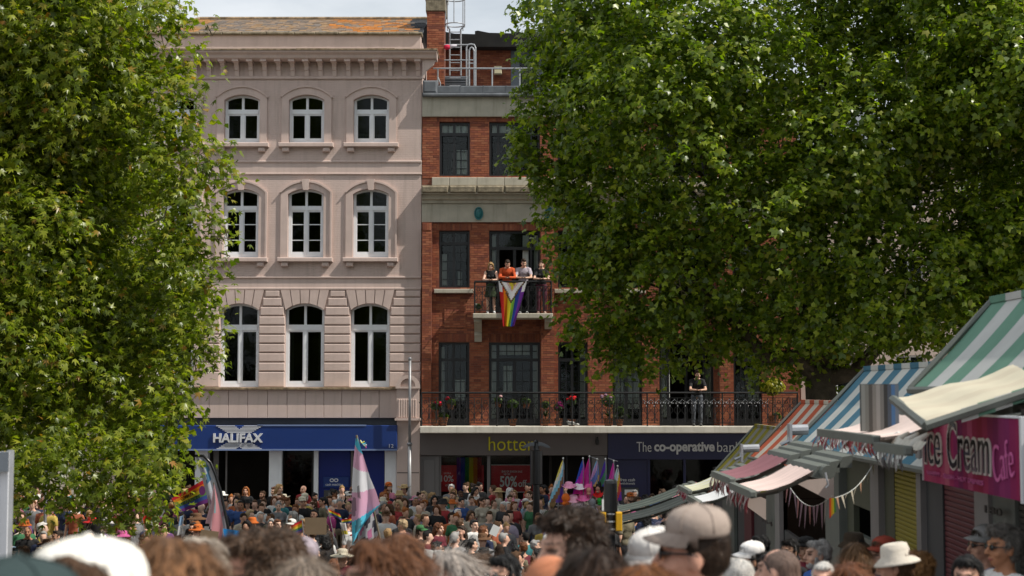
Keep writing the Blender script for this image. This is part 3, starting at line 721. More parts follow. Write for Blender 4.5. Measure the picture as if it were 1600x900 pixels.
# lead flashing of the parapet
m = MB(); m.bbox(BX0 + .02, BX1, 49.72, 50.1, hz(151, 49.8), hz(145.5, 49.8), .03); m.bbox(BX0 + .45, BX1, 49.95, 50.3, hz(145.4, 50), hz(134.5, 50), .02)
m.bbox(BX0 + .02, BX0 + .50, 49.8, 50.4, hz(145.3, 49.8), hz(125, 49.8), .06); m.box(BX0 + .02, BX1, 50.1, 60, ZB1 - .02, ZB1 + .05)
for k in range(8): m.box(BX0 + .5 + k * .75, BX0 + .53 + k * .75, 49.94, 50.1, hz(145, 50), hz(134, 50))
m.build('lead_flashing', M['lead'], bb)
# penthouse
def pz(v, Y=54): return P(800, v, Y).z
m = MB(); xa, xb, xc = hx(692, 100, 54), hx(798, 100, 54), 3.4; m.box(xa, xb, 54, 58, ZB1, pz(72)); m.build('penthouse_wall', M['bricktex'], bb)
PB = MB(); brickwork(xa, xb, pz(137), pz(73), 54, (), M2=PB, tone=.9); PB.build('penthouse_bricks', M['brick'], bb, color=True, kind='stuff')
for k in range(4):
    boxpart('cladding_panel', M['zinc'], bb, xb + .003 + k * .33, xb + .325 + k * .33, 54.02, 54.3, ZB1 + .06, pz(73), .01)
boxpart('cladding_window', M['black'], bb, xb + .35, xb + .9, 53.97, 54.015, pz(133), pz(94), .02)
m = MB()
for a, b, dz in ((hx(688, 60, 53.4), hx(742, 60, 53.4), 0), (hx(742, 60, 53.4), hx(803, 60, 53.4), .03), (hx(803, 60, 53.4), 5.0, .0)):
    z1 = P(800, 52, 53.4).z + dz
    m.prism([(a, P(800, 73, 53.4).z), (b, P(800, 73, 53.4).z), (b, z1 - .03), (a + .5, z1 - .01), (a + .1, z1 + .07), (a, z1 + .05)], 53.4, 58)
m.build('penthouse_roof', M['roofblack'], bb)
boxpart('rooftop_vent', M['zinc'], bb, hx(694, 128, 52), hx(734, 128, 52), 52, 52.6, ZB1, pz(119, 52), .02)
for k in range(3): boxpart('vent_slat', M['lead'], bb, hx(695, 128, 52), hx(733, 128, 52), 51.96, 51.999, pz(123 + 4 * k + 1.5, 52), pz(123 + 4 * k, 52))
# chimney
ch = empty('chimney_stack', (hx(680, 60, 51.4), 51.4, ZB1), 'tall red brick chimney stack with darker cap beside the slate roof', 'chimney')
xa, xb = hx(667, 60, 51.2), hx(694, 60, 51.2)
m = MB(); m.box(xa, xb, 51.2, 52.3, ZTOP - .6, P(0, 17, 51.2).z); m.build('shaft', M['bricktex'], ch)
PB = MB(); brickwork(xa, xb, ZTOP - .6, P(0, 18, 51.2).z, 51.2, (), M2=PB, tone=.95); PB.build('bricks', M['brick'], ch, color=True, kind='stuff')
m = MB(); m.bbox(xa - .04, xb + .04, 51.15, 52.35, P(0, 17.5, 51.2).z, P(0, -6, 51.2).z, .02); m.bbox(xa - .09, xb + .09, 51.1, 52.4, P(0, -6, 51.2).z, P(0, -14, 51.2).z, .03); m.build('cap', M['stonedirty'], ch)
# rooftop railing, ladder, flood light
rt = empty('rooftop_railing', (0, 50.9, ZB1), 'galvanised safety railing along the flat roof edge below the ladder', 'railing')
Yr = 50.6; q = lambda u, v: (hx(u, v, Yr), Yr, P(0, v, Yr).z)
m = MB(); m.tube([q(677, 107), (6, Yr, q(677, 107)[2])], .028); m.build('rail', M['galv'], rt)
for u in (684, 769, 812, 860, 910):
    m = MB(); m.tube([q(u, 107), (q(u, 107)[0], Yr, ZB1)], .026); m.build('post', M['galv'], rt)
m = MB(); m.tube([q(684, 120), q(688, 130), (q(688, 130)[0], Yr, ZB1)], .022); m.build('brace', M['galv'], rt)
ld = empty('roof_ladder', (hx(712, 60, 51.5), 51.5, ZB1), 'galvanised caged access ladder rising above the penthouse roof', 'ladder')
Yr = 51.7
for u in (702.5, 720):
    m = MB(); m.tube([q(u, 118), q(u, 46), q(u - (3 if u < 710 else -5), 41)], .03); m.build('stile', M['galv'], ld)
for k in range(8):
    m = MB(); v = 62 + k * 12 - 12; m.tube([q(702.5, v), q(720, v)], .018); m.build('rung', M['galv'], ld)
for u, ua in ((696.5, 0), (698.5, .5), (711, -.75), (723, .5), (726.5, 0)):
    m = MB(); p = q(u, 45); p2 = q(u, -20); m.tube([(p[0], Yr + ua - .2, p[2]), (p2[0], Yr + ua - .2, p2[2])], .018); m.build('cage_bar', M['galv'], ld)
for v in (41, 1, -20):
    z = P(0, v, Yr).z; x0, x1 = q(696.5, v)[0], q(726.5, v)[0]; xm = (x0 + x1) / 2; rr_ = (x1 - x0) / 2
    m = MB(); m.tube([(xm + rr_ * math.cos(t * PI / 10), Yr - .2 + .75 * rr_ * 1.3 * math.sin(t * PI / 10), z) for t in range(21)], .02, 6, caps=False); m.build('cage_hoop', M['galv'], ld)
hr = empty('ladder_handrail', (hx(735, 100, 51.2), 51.2, ZB1), 'curved galvanised hoop handrails beside the foot of the ladder', 'handrail')
Yr = 51.3
for (ua, ub) in ((729, 743), (733, 741)):
    m = MB(); v0 = 69 if ua == 729 else 74
    m.tube([q(ua, 134), q(ua, v0 + 5), q(ua + 2, v0 + 1), q((ua + ub) / 2, v0), q(ub - 2, v0 + 1), q(ub, v0 + 6), q(ub, 134)], .03); m.build('hoop', M['galv'], hr)
for v in (94, 99): m = MB(); m.tube([q(694 if v == 94 else 731, v), q(742, v)], .022); m.build('rail', M['galv'], hr)
m = MB(); m.tube([q(694, 70), q(731, 70)], .025); m.build('rail', M['galv'], hr)
bag = empty('windsock', (hx(700, 73, 51.25), 51.25, P(0, 73, 51.25).z), 'limp red and white cloth tied round the ladder rail', 'cloth')
m = MB(); Yr = 51.22
pts = [q(694, 73), q(698, 74), q(703, 73.5), q(708, 72), q(714, 71)]; m.tube(pts[:3], [.05, .10, .07], 8, (.55, .02, .06)); m.tube(pts[2:], [.07, .06, .03], 8, (.6, .55, .6)); m.build('fabric', M['print'], bag, smooth=True, color=True)
fl = empty('flood_light', (hx(778, 109, 53.8), 53.8, pz(115)), 'small cream floodlight box on the penthouse brick wall', 'light')
m = MB(); m.bbox(hx(772, 109, 53.6), hx(784, 109, 53.6), 53.6, 53.84, pz(115, 53.6), pz(103, 53.6), .02); m.build('housing', M['cream'], fl); m = MB(); m.box(hx(776, 109, 53.6), hx(780, 109, 53.6), 53.84, 53.98, pz(110, 53.6), pz(107, 53.6)); m.build('bracket', M['galv'], fl)
# black windows
def black_window(i, k, z0, z1, door=False, curtains_and_reflections=(), open_leaf=False):
    a, b = CX[i]; a += .004; b -= .004; y0 = 50.12; w = b - a; n = 3 if w > 1.3 else 2
    tz = z1 - (z1 - z0) * (.21 if door or k == 0 else .22)
    m = MB(); m.box(a, a + .07, y0, y0 + .1, z0 + .003, z1 - .003); m.box(b - .07, b, y0, y0 + .1, z0 + .003, z1 - .003)
    m.box(a + .07, b - .07, y0, y0 + .1, z1 - .08, z1 - .003); m.box(a + .07, b - .07, y0, y0 + .1, z0 + .003, z0 + (.22 if door else .09)); m.box(a + .07, b - .07, y0 - .01, y0 + .11, tz - .05, tz + .05)
    if n == 3: ms_ = [a + .07 + .22, b - .07 - .22]
    else: ms_ = [a + w * .48]
    for x in ms_: m.box(x - .04, x + .04, y0 - .006, y0 + .106, z0 + .09, z1 - .08)
    if n == 3: m.box((a + b) / 2 - .05, (a + b) / 2 + .05, y0 + .002, y0 + .098, z0 + .09, tz - .05)
    win = m.build('french_window' if door else 'window', M['blackframe'], bb)
    ed = [a + .07] + ms_ + [b - .07]
    gb = MB()
    for j, (xa, xb) in enumerate(zip(ed, ed[1:])):
        xa2, xb2 = xa + .03, xb - .03
        nb = 1 if xb - xa < .3 else (4 if n == 3 else 2)
        for t in range(1, nb): gb.box(lo(xa2, xb2, t / nb) - .012, lo(xa2, xb2, t / nb) + .012, y0 + .03, y0 + .07, z0 + .09, z1 - .08)
        nh = 6 if door else 5
        for t in range(1, nh): gb.box(xa2, xb2, y0 + .035, y0 + .065, lo(z0, tz, t / nh) - .011, lo(z0, tz, t / nh) + .011)
        if n == 3 and k < 2: gb.box(xa2, xb2, y0 + .035, y0 + .065, (tz + z1) / 2 - .012, (tz + z1) / 2 + .012)
        m = MB(); m.box(xa2, xb2, y0 + .047, y0 + .053, tz + .05, z1 - .08); m.build('pane', M['glass2'], win)
        if not (open_leaf and j == 1): m = MB(); m.box(xa2, xb2, y0 + .047, y0 + .053, z0 + .09, tz - .05); m.build('pane', M['glass2'], win)
    if not open_leaf: gb.build('glazing_bar', M['blackframe'], win)
    for (s, e, zz0, zz1) in curtains_and_reflections:
        m = MB(); nn = 10; x0c, x1c = lo(a, b, s), lo(a, b, e)
        for t in range(nn):
            xa, xb = lo(x0c, x1c, t / nn), lo(x0c, x1c, (t + 1) / nn); ya, yb = (0, .03) if t % 2 else (.03, 0)
            m.add([(xa, y0 + .075 + ya, lo(z0, z1, zz0)), (xb, y0 + .075 + yb, lo(z0, z1, zz0)), (xb, y0 + .075 + yb, lo(z0, z1, zz1)), (xa, y0 + .075 + ya, lo(z0, z1, zz1))], [(0, 1, 2, 3)])
        m.build('curtain', M['curtain'], win)  # net curtains; on the lowest floor they stand in for pale sky reflections
    return win
black_window(0, 2, *[lv[2][k] for k in ('z0', 'z1')], curtains_and_reflections=((.05, .95, .76, .96), (.56, .92, .03, .5), (.40, .44, .1, .5)))
black_window(1, 2, lv[2]['z0'], lv[2]['z1'], curtains_and_reflections=((.05, .45, .78, .96),))
for i in (2, 3, 4, 5): black_window(i, 2, lv[2]['z0'], lv[2]['z1'])
black_window(0, 1, lv[1]['z0'], lv[1]['z1'], curtains_and_reflections=((.08, .25, .05, .6), (.6, .75, .05, .3)))
black_window(1, 1, doorz, lv[1]['z1'], door=True, curtains_and_reflections=((.05, .13, .3, .95), (.66, .78, .4, .95), (.88, .97, .3, .95)), open_leaf=True)
for i in (2, 3, 5): black_window(i, 1, lv[1]['z0'], lv[1]['z1'])
black_window(4, 1, doorz, lv[1]['z1'], door=True)
black_window(0, 0, lv[0]['z0'], lv[0]['z1'], door=True, curtains_and_reflections=((.04, .18, .1, .95), (.5, .85, .3, .55)))
black_window(1, 0, lv[0]['z0'], lv[0]['z1'], door=True, curtains_and_reflections=((.02, .14, .02, .97), (.86, .98, .02, .97), (.28, .46, .4, .72), (.2, .8, .85, .97)))
black_window(2, 0, lv[0]['z0'], lv[0]['z1'], door=True, curtains_and_reflections=((.75, .95, .1, .9),))
black_window(3, 0, lv[0]['z0'], lv[0]['z1'], door=True, curtains_and_reflections=((.05, .4, .1, .95), (.5, .95, .2, .7)))
black_window(4, 0, lv[0]['z0'], lv[0]['z1'], door=True, curtains_and_reflections=((.02, .2, .1, .95), (.82, .97, .1, .7)), open_leaf=True)
black_window(5, 0, lv[0]['z0'], lv[0]['z1'], door=True, curtains_and_reflections=((.5, .95, .3, .7),))
# balconies
def balcony(xa, xb, zt, th, yf, rail_h, name, npost, brackets=()):
    sl_ = boxpart('balcony_slab', M['slab'] if name == 'long' else M['stone'], bb, xa, xb, yf, 49.998, zt - th, zt, .02)
    rl = MB(); yr = yf + .08
    rl.tube([(xa + .05, yr, zt + rail_h), (xb - .05, yr, zt + rail_h)], .03, 6); rl.box(xa + .05, xb - .05, yr - .012, yr + .012, zt + .09, zt + .115); rl.box(xa + .05, xb - .05, yr - .01, yr + .01, zt + rail_h - .17, zt + rail_h - .15)
    if xa > BX0 + .3: rl.tube([(xa + .05, yr, zt + rail_h), (xa + .05, 49.95, zt + rail_h)], .02, 6)
    rl.tube([(xb - .05, yr, zt + rail_h), (xb - .05, 49.95, zt + rail_h)], .02, 6)
    ro_ = rl.build('railing', M['black'], bb)
    pm = MB(); pm.tube([(0, 0, 0), (0, 0, rail_h)], .024, 6); pme = pm.mesh('rail_post', M['black'])
    bmm = MB(); bmm.tube([(0, 0, .1), (0, 0, rail_h - .16)], .015, 5); bme = bmm.mesh('baluster', M['black'])
    sc = MB()      # scroll work between the bars
    for s in (-1, 1):
        sc.tube([(s * (.02 + .09 * math.sin(t * PI / 6)), 0, .16 + t * .055) for t in range(7)], .013, 4)
        sc.tube([(s * (.11 - .09 * math.cos(t * PI / 5)), 0, .50 + t * .055) for t in range(6)], .013, 4)
    sc.tube([(.05 * math.cos(t * PI / 5), 0, .83 + .05 * math.sin(t * PI / 5) - .06) for t in range(11)], .012, 4, caps=False)
    sce = sc.mesh('scroll', M['black'])
    n = int((xb - xa) / .24)
    for k in range(n + 1):
        x = lo(xa + .05, xb - .05, k / n); pst = k % max(1, n // npost) == 0
        o = link('rail_post' if pst else 'baluster', pme if pst else bme, ro_); o.location = Vector((x, yr, zt)) - ORG[bb.name]
        if k < n: o = link('scroll', sce, ro_); o.location = Vector((x + .12, yr, zt)) - ORG[bb.name]
    for k in range(int((49.9 - yr) / .2)):
        for x in ([xa + .05] if xa > BX0 + .3 else []) + [xb - .05]:
            o = link('baluster', bme, ro_); o.location = Vector((x, yr + .2 * (k + 1), zt)) - ORG[bb.name]
    for ua, ub in brackets:
        mm = MB(); x0, x1 = hx(ua, 500, 49.6), hx(ub, 500, 49.6); zz = zt - th
        mm.prismx([(49.998, zz - .72), (49.93, zz - .72), (49.9, zz - .6), (49.84, zz - .5), (49.86, zz - .42), (49.72, zz - .3), (49.5, zz - .16), (yf + .15, zz - .1), (yf + .15, zz - .002), (49.998, zz - .002)][::-1], x0, x1); mm.build('bracket', M['stone'], bb)
    return zt, yr
YF2 = 49.05
z2, yr2 = balcony(hx(739, 490, YF2), hx(864, 490, YF2), P(0, 489.5, YF2).z, .16, YF2, 1.02, 'short', 2, ((741, 752.5), (851, 862.5)))
YF1 = 49.0
z1b, yr1 = balcony(hx(656, 665, YF1), 9.15, P(0, 666, YF1).z, .22, YF1, 1.06, 'long', 5)
# shops below
boxpart('shop_backing_wall', M['interior'], bb, BX0, 9.3, 51.8, 51.9, 0, hz(676))
YG = 49.75
g = lambda u, v=760, Y=YG: hx(u, v, Y)
gz = lambda v, Y=YG: hz(v, Y)
hs = empty('shop_sign', (1, YG, gz(712)), 'taupe shop sign with tall thin olive yellow hotter lettering', 'sign')
m = MB(); m.bbox(g(655), g(949.5), YG, 49.999, gz(711.5), gz(676.5), .01); m.build('board', M['taupe'], hs)
text_between('lettering', 'hotter', M['letteryellow'], hs, g(763.5), g(834), gz(704), gz(682.5), YG - .02, -.006, .02)
cs = empty('shop_sign', (6, YG, gz(716)), 'navy shop sign with pale grey The co-operative bank lettering', 'sign')
m = MB(); m.bbox(g(950), 9.3, YG, 49.999, gz(718), gz(677), .01); m.build('board', M['navy'], cs)
text_between('lettering', 'The', M['lettergrey'], cs, g(995), g(1018), gz(706), gz(690.5), YG - .02, -.006, .02)
text_between('lettering', 'co-operative', M['lettergrey'], cs, g(1022.5), g(1117), gz(710), gz(690.5), YG - .02, .03, .02)
text_between('lettering', 'bank', M['lettergrey'], cs, g(1121), g(1159), gz(706), gz(690.5), YG - .02, -.006, .02)
al = empty('security_light', (g(934), 49.5, gz(694)), 'small black lamp fixed under the balcony on the taupe sign', 'lamp')
m = MB(); m.lathe([(.03, 0), (.06, .02), (.06, .14), (.03, .2), (.03, .26)], (g(933), 49.62, gz(695)), 10); m.build('lamp_body', M['black'], al, smooth=True); m = MB(); m.box(g(932), g(934), 49.64, 49.75, gz(688), gz(686)); m.build('bracket', M['black'], al)
def sh(name, mat, ua, ub, va, vb, Y0, Y1, par=bb, b=.01): return boxpart(name, mat, par, g(ua, 760, Y0), g(ub, 760, Y0), Y0, Y1, .0 if vb >= 838 else hz(vb, Y0), hz(va, Y0), b)
sh('shop_pilaster', M['greydoor'], 656, 686, 712, 850, 49.9, 50.3); d0 = sh('pilaster_panel', M['greydoor'], 661, 679, 718, 850, 49.87, 49.899)
sh('shop_mullion', M['greydoor'], 761, 766, 712, 850, 49.95, 50.1); sh('shop_pilaster', M['greydoor'], 925, 949, 712, 850, 49.9, 50.3)
sh('shop_mullion', M['greydoor'], 835, 839, 712, 850, 49.95, 50.1); sh('shop_mullion', M['black'], 884, 887, 712, 850, 50.5, 50.55); sh('shop_mullion', M['greydoor'], 686, 689, 712, 850, 49.95, 50.1)
sh('stall_riser', M['greydoor'], 689, 835, 800, 850, 49.97, 50.1)
for a, b in ((689, 761), (766, 835)):
    m = MB(); m.box(g(a), g(b), 50.03, 50.036, hz(800), hz(712)); m.build('shop_window_pane', M['clearglass'], bb)
def poster(label, ua, ub, va, vb, Y, mat):
    e = empty('sale_poster', (g((ua + ub) / 2, 760, Y), Y, hz(vb, Y)), label, 'poster'); m = MB(); m.box(g(ua, 760, Y), g(ub, 760, Y), Y, Y + .012, hz(vb, Y), hz(va, Y)); m.build('sheet', mat, e); return e
p1 = poster('red sale poster with bright round 10% badge in the hotter window', 687, 756, 727, 768, 50.10, M['poster_red'])
m = MB(); cx_, cz_ = g(698.5), hz(748); m.prism([(cx_ + .245 * math.cos(t * PI / 14), cz_ + .245 * math.sin(t * PI / 14)) for t in range(28)], 50.088, 50.098); m.build('badge', M['poster_lt'], p1)
text_between('lettering', '10%', M['whiteprint'], p1, g(688.5), g(708), hz(753), hz(743), 50.08, .01, .004); text_between('lettering', 'EXTRA', M['whiteprint'], p1, g(693), g(704), hz(741), hz(738.5), 50.08, 0, .004)
text_between('lettering', 'off', M['whiteprint'], p1, g(695), g(702), hz(760), hz(756), 50.08, 0, .004)
p2 = poster('wide red sale poster reading up to 50% off beside the window mullion', 767.5, 833, 727, 768.5, 50.10, M['poster_red'])
text_between('lettering', '50%', M['whiteprint'], p2, g(781), g(808), hz(761), hz(744), 50.08, .02, .004); text_between('lettering', 'off', M['whiteprint'], p2, g(810), g(823), hz(761), hz(750), 50.08, .01, .004)
text_between('lettering', 'END OF SEASON SALE', M['whiteprint'], p2, g(784), g(816), hz(738.5), hz(735.5), 50.08, 0, .004)
text_between('lettering', 'up to', M['whiteprint'], p2, g(787), g(797), hz(743), hz(739.5), 50.08, 0, .004)
m = MB(); m.box(g(767), g(833.5), 50.085, 50.112, hz(769.6), hz(768.6)); m.box(g(767), g(833.5), 50.085, 50.112, hz(727), hz(726.3)); m.build('edge', M['whiteprint'], p2)
RB = [(.28, .01, .015), (.50, .13, .0), (.55, .42, .0), (.01, .17, .03), (.01, .03, .28), (.10, .01, .20)]
m = MB(); Yq = 50.06
for k in range(6):
    n = 4
    for j in range(n):
        t0, t1 = (k * n + j) / (6 * n), (k * n + j + 1) / (6 * n); ua, ub = lo(752, 713, t0), lo(752, 713, t1)
        for s in range(8):
            va, vb = lo(715, 790, s / 8), lo(715, 790, (s + 1) / 8); w = lambda u, v: .012 * math.sin(u * .9 + v * .06)
            m.add([(g(ub), Yq + w(ub, va), hz(vb)), (g(ua), Yq + w(ua, va), hz(vb)), (g(ua), Yq + w(ua, va), hz(va)), (g(ub), Yq + w(ub, va), hz(va))], [(0, 1, 2, 3)], RB[k])
tag(m.build('rainbow_flag', M['flag'], color=True, smooth=True), 'rainbow flag with upright stripes hung in the hotter shop window', 'flag')
# co-operative front
sh('shop_pilaster', M['navy'], 950, 962, 718, 850, 49.9, 50.3); n0 = sh('navy_panel', M['navy'], 962, 1012, 718, 850, 50.0, 50.3); sh('shop_window_frame', M['navy'], 1012, 1016, 718, 850, 49.95, 50.1)
sh('shop_mullion', M['navy'], 1068, 1072, 718, 850, 49.95, 50.1); sh('shop_mullion', M['navy'], 1140, 1150, 718, 850, 49.95, 50.1); sh('stall_riser', M['navy'], 1016, 1195, 800, 850, 50.0, 50.1)
sh('window_poster', M['olive'], 1016, 1066, 720, 760, 50.12, 50.13, b=0)
m = MB(); m.box(g(1016), g(1068), 50.04, 50.046, hz(800), hz(718)); m.box(g(1072), g(1140), 50.04, 50.046, hz(800), hz(718)); m.build('shop_window_pane', M['glass'], bb)
cm = empty('cash_machine', (g(985), 49.98, 0), 'navy cash machine front with free cash withdrawals lettering beside the taupe column', 'cash machine')
text_between('lettering', 'free cash', M['lettergrey'], cm, g(970), g(993), hz(752), hz(747), 49.985, 0, .004); text_between('lettering', 'withdrawals', M['lettergrey'], cm, g(970), g(993), hz(757), hz(753.5), 49.985, 0, .004)
sh('machine_face', M['recess'], 970, 998, 762, 790, 49.96, 49.999, cm); sh('screen', M['lettergrey'], 976, 994, 765, 773, 49.95, 49.959, cm, 0)

# ================================================================ neighbours seen through the trees
def plain_building(label, x0, x1, Y, ztop, mat, cols_, rows_, ww, wh, z00):
    e = empty('town_house', ((x0 + x1) / 2, Y, 0), label, 'building'); hs_ = []
    for r_ in range(rows_):
        for c_ in range(cols_):
            xc = x0 + (c_ + .5) * (x1 - x0) / cols_; hs_.append((xc - ww / 2, xc + ww / 2, z00 + r_ * 3.3, z00 + r_ * 3.3 + wh))
    m = MB(); wall_grid(m, x0, x1, 0, ztop, Y, Y + .3, hs_); m.box(x0, x0 + .3, Y + .31, Y + 9, 0, ztop); m.box(x1 - .3, x1, Y + .31, Y + 9, 0, ztop); m.box(x0, x1, Y + 9, Y + 9.3, 0, ztop); m.build('wall', mat, e)
    m = MB(); m.box(x0 + .3, x1 - .3, Y + 2, Y + 2.1, 0, ztop - .1); m.build('interior_partition', M['interior'], e)
    m = MB(); m.prismx([(Y - .3, ztop), (Y + 9.5, ztop), (Y + 4.6, ztop + 2.4)][::-1], x0 - .1, x1 + .1); m.build('roof', M['lead'], e)
    boxpart('string_course', mat, e, x0, x1, Y - .12, Y - .002, ztop - .4, ztop - .1, .02)
    for a, b, c, d in hs_:
        m = MB(); m.ring([(a, c), (b, c), (b, d), (a, d)], [(a + .07, c + .07), (b - .07, c + .07), (b - .07, d - .07), (a + .07, d - .07)], Y + .12, Y + .2); m.box((a + b) / 2 - .03, (a + b) / 2 + .03, Y + .13, Y + .19, c + .07, d - .07); m.box(a + .07, b - .07, Y + .125, Y + .195, (c + d) / 2 - .03, (c + d) / 2 + .03)
        w_ = m.build('window', M['white'], e); m = MB(); m.box(a + .07, b - .07, Y + .15, Y + .156, c + .07, d - .07); m.build('pane', M['glass'], w_)
        boxpart('sill', mat, e, a - .08, b + .08, Y - .08, Y - .002, c - .12, c, .01)
    return e
M['palepink'] = mottled('pale_pink_render', (.56, .45, .40), .85, .08, 1.2, grime=.3, grimecol=(.35, .28, .23))
M['creamwall'] = mottled('cream_render', (.50, .44, .36), .85, .08, 1.2, grime=.3, grimecol=(.3, .26, .2))
plain_building('pale pink rendered house glimpsed behind the plane tree trunk past the long balcony', 9.5, 24.0, 50.6, 12.5, M['palepink'], 6, 3, 1.0, 1.7, 4.2)
plain_building('cream rendered house mostly hidden behind the maple tree', -31, -13.4, 50.2, 12.0, M['creamwall'], 7, 3, 1.0, 1.7, 4.2)
# ================================================================ trees
def leaf_arrays(pts, nrm, size, lobes, rg, droop):
    n = len(pts)
    if lobes == 5:
        ang = np.radians([-78, -40, 0, 40, 78]); ln = [.62, .9, 1.08, .9, .62]; nt_ = .36
        na = np.radians([-100, -59, -20, 20, 59, 100]); nl = [.28, nt_, nt_ + .08, nt_ + .08, nt_, .28]
    elif lobes == 3:
        ang = np.radians([-62, 0, 62]); ln = [.85, 1.08, .85]
        na = np.radians([-105, -31, 31, 105]); nl = [.45, .58, .58, .45]
    else:
        ang = np.radians([0]); ln = [1.05]; na = np.radians([-62, 62]); nl = [.62, .62]
    k = len(ang); base = [(0, .0, 0)]
    for a, l in zip(na, nl): base.append((math.sin(a) * l, math.cos(a) * l, .0))
    for a, l in zip(ang, ln): base.append((math.sin(a) * l, math.cos(a) * l, -droop * l * (1 + .4 * abs(a))))
    base = np.array(base); nb = len(base)
    faces = np.array([(0, 1 + i, 2 + k + i, 2 + i) for i in range(k)])
    nrm = nrm / np.linalg.norm(nrm, axis=1, keepdims=True)
    d = rg.normal(size=(n, 3)); d[:, 2] -= .9; d -= nrm * (d * nrm).sum(1, keepdims=True); d /= np.linalg.norm(d, axis=1, keepdims=True)
    e = np.cross(d, nrm); s = size[:, None, None]
    V_ = pts[:, None, :] + s * (base[None, :, 0:1] * e[:, None, :] + base[None, :, 1:2] * d[:, None, :] + base[None, :, 2:3] * nrm[:, None, :] * rg.uniform(.4, 1.8, (n, 1, 1)))
    F = (faces[None] + (np.arange(n) * nb)[:, None, None]).reshape(-1, 4)
    return V_.reshape(-1, 3), F, np.repeat(rg.random(n), k)
def leaf_mesh(name, pts, nrm, size, mat, lobes=5, seed=1, droop=.18, full=None):
    rg = np.random.default_rng(seed); parts = [(np.ones(len(pts), bool) if full is None else full, lobes)]
    if full is not None: parts.append((~full, 1))
    VV, FF, RR, nv = [], [], [], 0
    for msk, lb in parts:
        v, f, r = leaf_arrays(pts[msk], nrm[msk], size[msk], lb, rg, droop); VV.append(v); FF.append(f + nv); RR.append(r); nv += len(v)
    V_, F, r = np.concatenate(VV), np.concatenate(FF), np.concatenate(RR)
    me = bpy.data.meshes.new(name)
    me.vertices.add(len(V_)); me.vertices.foreach_set('co', V_.astype(np.float32).ravel())
    me.loops.add(F.size); me.loops.foreach_set('vertex_index', F.astype(np.int32).ravel())
    me.polygons.add(len(F)); me.polygons.foreach_set('loop_start', np.arange(0, F.size, 4, dtype=np.int32))
    me.update(calc_edges=True)
    a = me.attributes.new('rnd', 'FLOAT', 'FACE'); a.data.foreach_set('value', r.astype(np.float32))
    me.materials.append(mat); return me
def crown_points(lobes_, dens, seed, flat=.75, FT=.82):
    """leaf positions in clumps: each clump a lumpy shell of sprays. lobes_: (centre, radius)"""
    rg = np.random.default_rng(seed); PT, NR, MU, FU = [], [], [], []
    for c, r in lobes_:
        a = abs(c[0]) / c[1] * FPX; b = (c[2] - CAMZ) / c[1] * FPX; back = c[1] > np.mean([l[0][1] for l in lobes_]) + .8
        k = (.2 if back else 1.0) if a < 800 + r * 60 and b < 612 + r * 60 else .13
        MUL = 1.9 if k < .15 else 1.0
        n = int(dens * r * r * k); ns = max(6, n // 14)
        dirs = rg.normal(size=(ns, 3)); dirs /= np.linalg.norm(dirs, axis=1, keepdims=True)
        rad = r * rg.uniform(.35, 1.08, ns) ** .6
        sp = c + dirs * rad[:, None] * np.array([1, 1, flat])
        own = rg.integers(0, ns, n)
        tw = dirs[own] + np.array([0, 0, -.35]); t = rg.uniform(0, .42, n)[:, None]
        off = rg.normal(size=(n, 3)) * .10
        PT.append(sp[own] + tw * t + off); MU.append(np.full(n, MUL)); FU.append((rad[own] > r * FT) & (dirs[own][:, 1] < .35) if k == 1.0 else np.zeros(n, bool)); NR.append(dirs[own] * .55 + np.array([0, -.12, .75]) + rg.normal(size=(n, 3)) * .5)
    return np.concatenate(PT), np.concatenate(NR), np.concatenate(MU), np.concatenate(FU)
def crown_lobes(c, rad, n, rl, seed, ex=3.0, inner=.35):
    rg = np.random.default_rng(seed); out = []; c = np.array(c); rad = np.array(rad)
    while len(out) < n:
        d = rg.normal(size=3); d /= np.linalg.norm(d); k = (np.abs(d) ** ex).sum() ** (-1 / ex)
        s = rg.uniform(.80, 1.04) if rg.random() > inner else rg.uniform(.25, .8)
        out.append((c + rad * d * k * s, rg.uniform(*rl)))
    return out
def limb(m, p0, p1, r0, r1, seed, wig=.3, n=7):
    rg = np.random.default_rng(seed); p0, p1 = Vector(p0), Vector(p1); pts = []
    for i in range(n):
        t = i / (n - 1); o = Vector(rg.normal(size=3) * wig * math.sin(PI * t) * .5); pts.append(p0.lerp(p1, t) + o + Vector((0, 0, -.5 * wig * math.sin(PI * t))))
    m.tube(pts, [r0 + (r1 - r0) * (i / (n - 1)) ** .7 for i in range(n)], 8); return pts
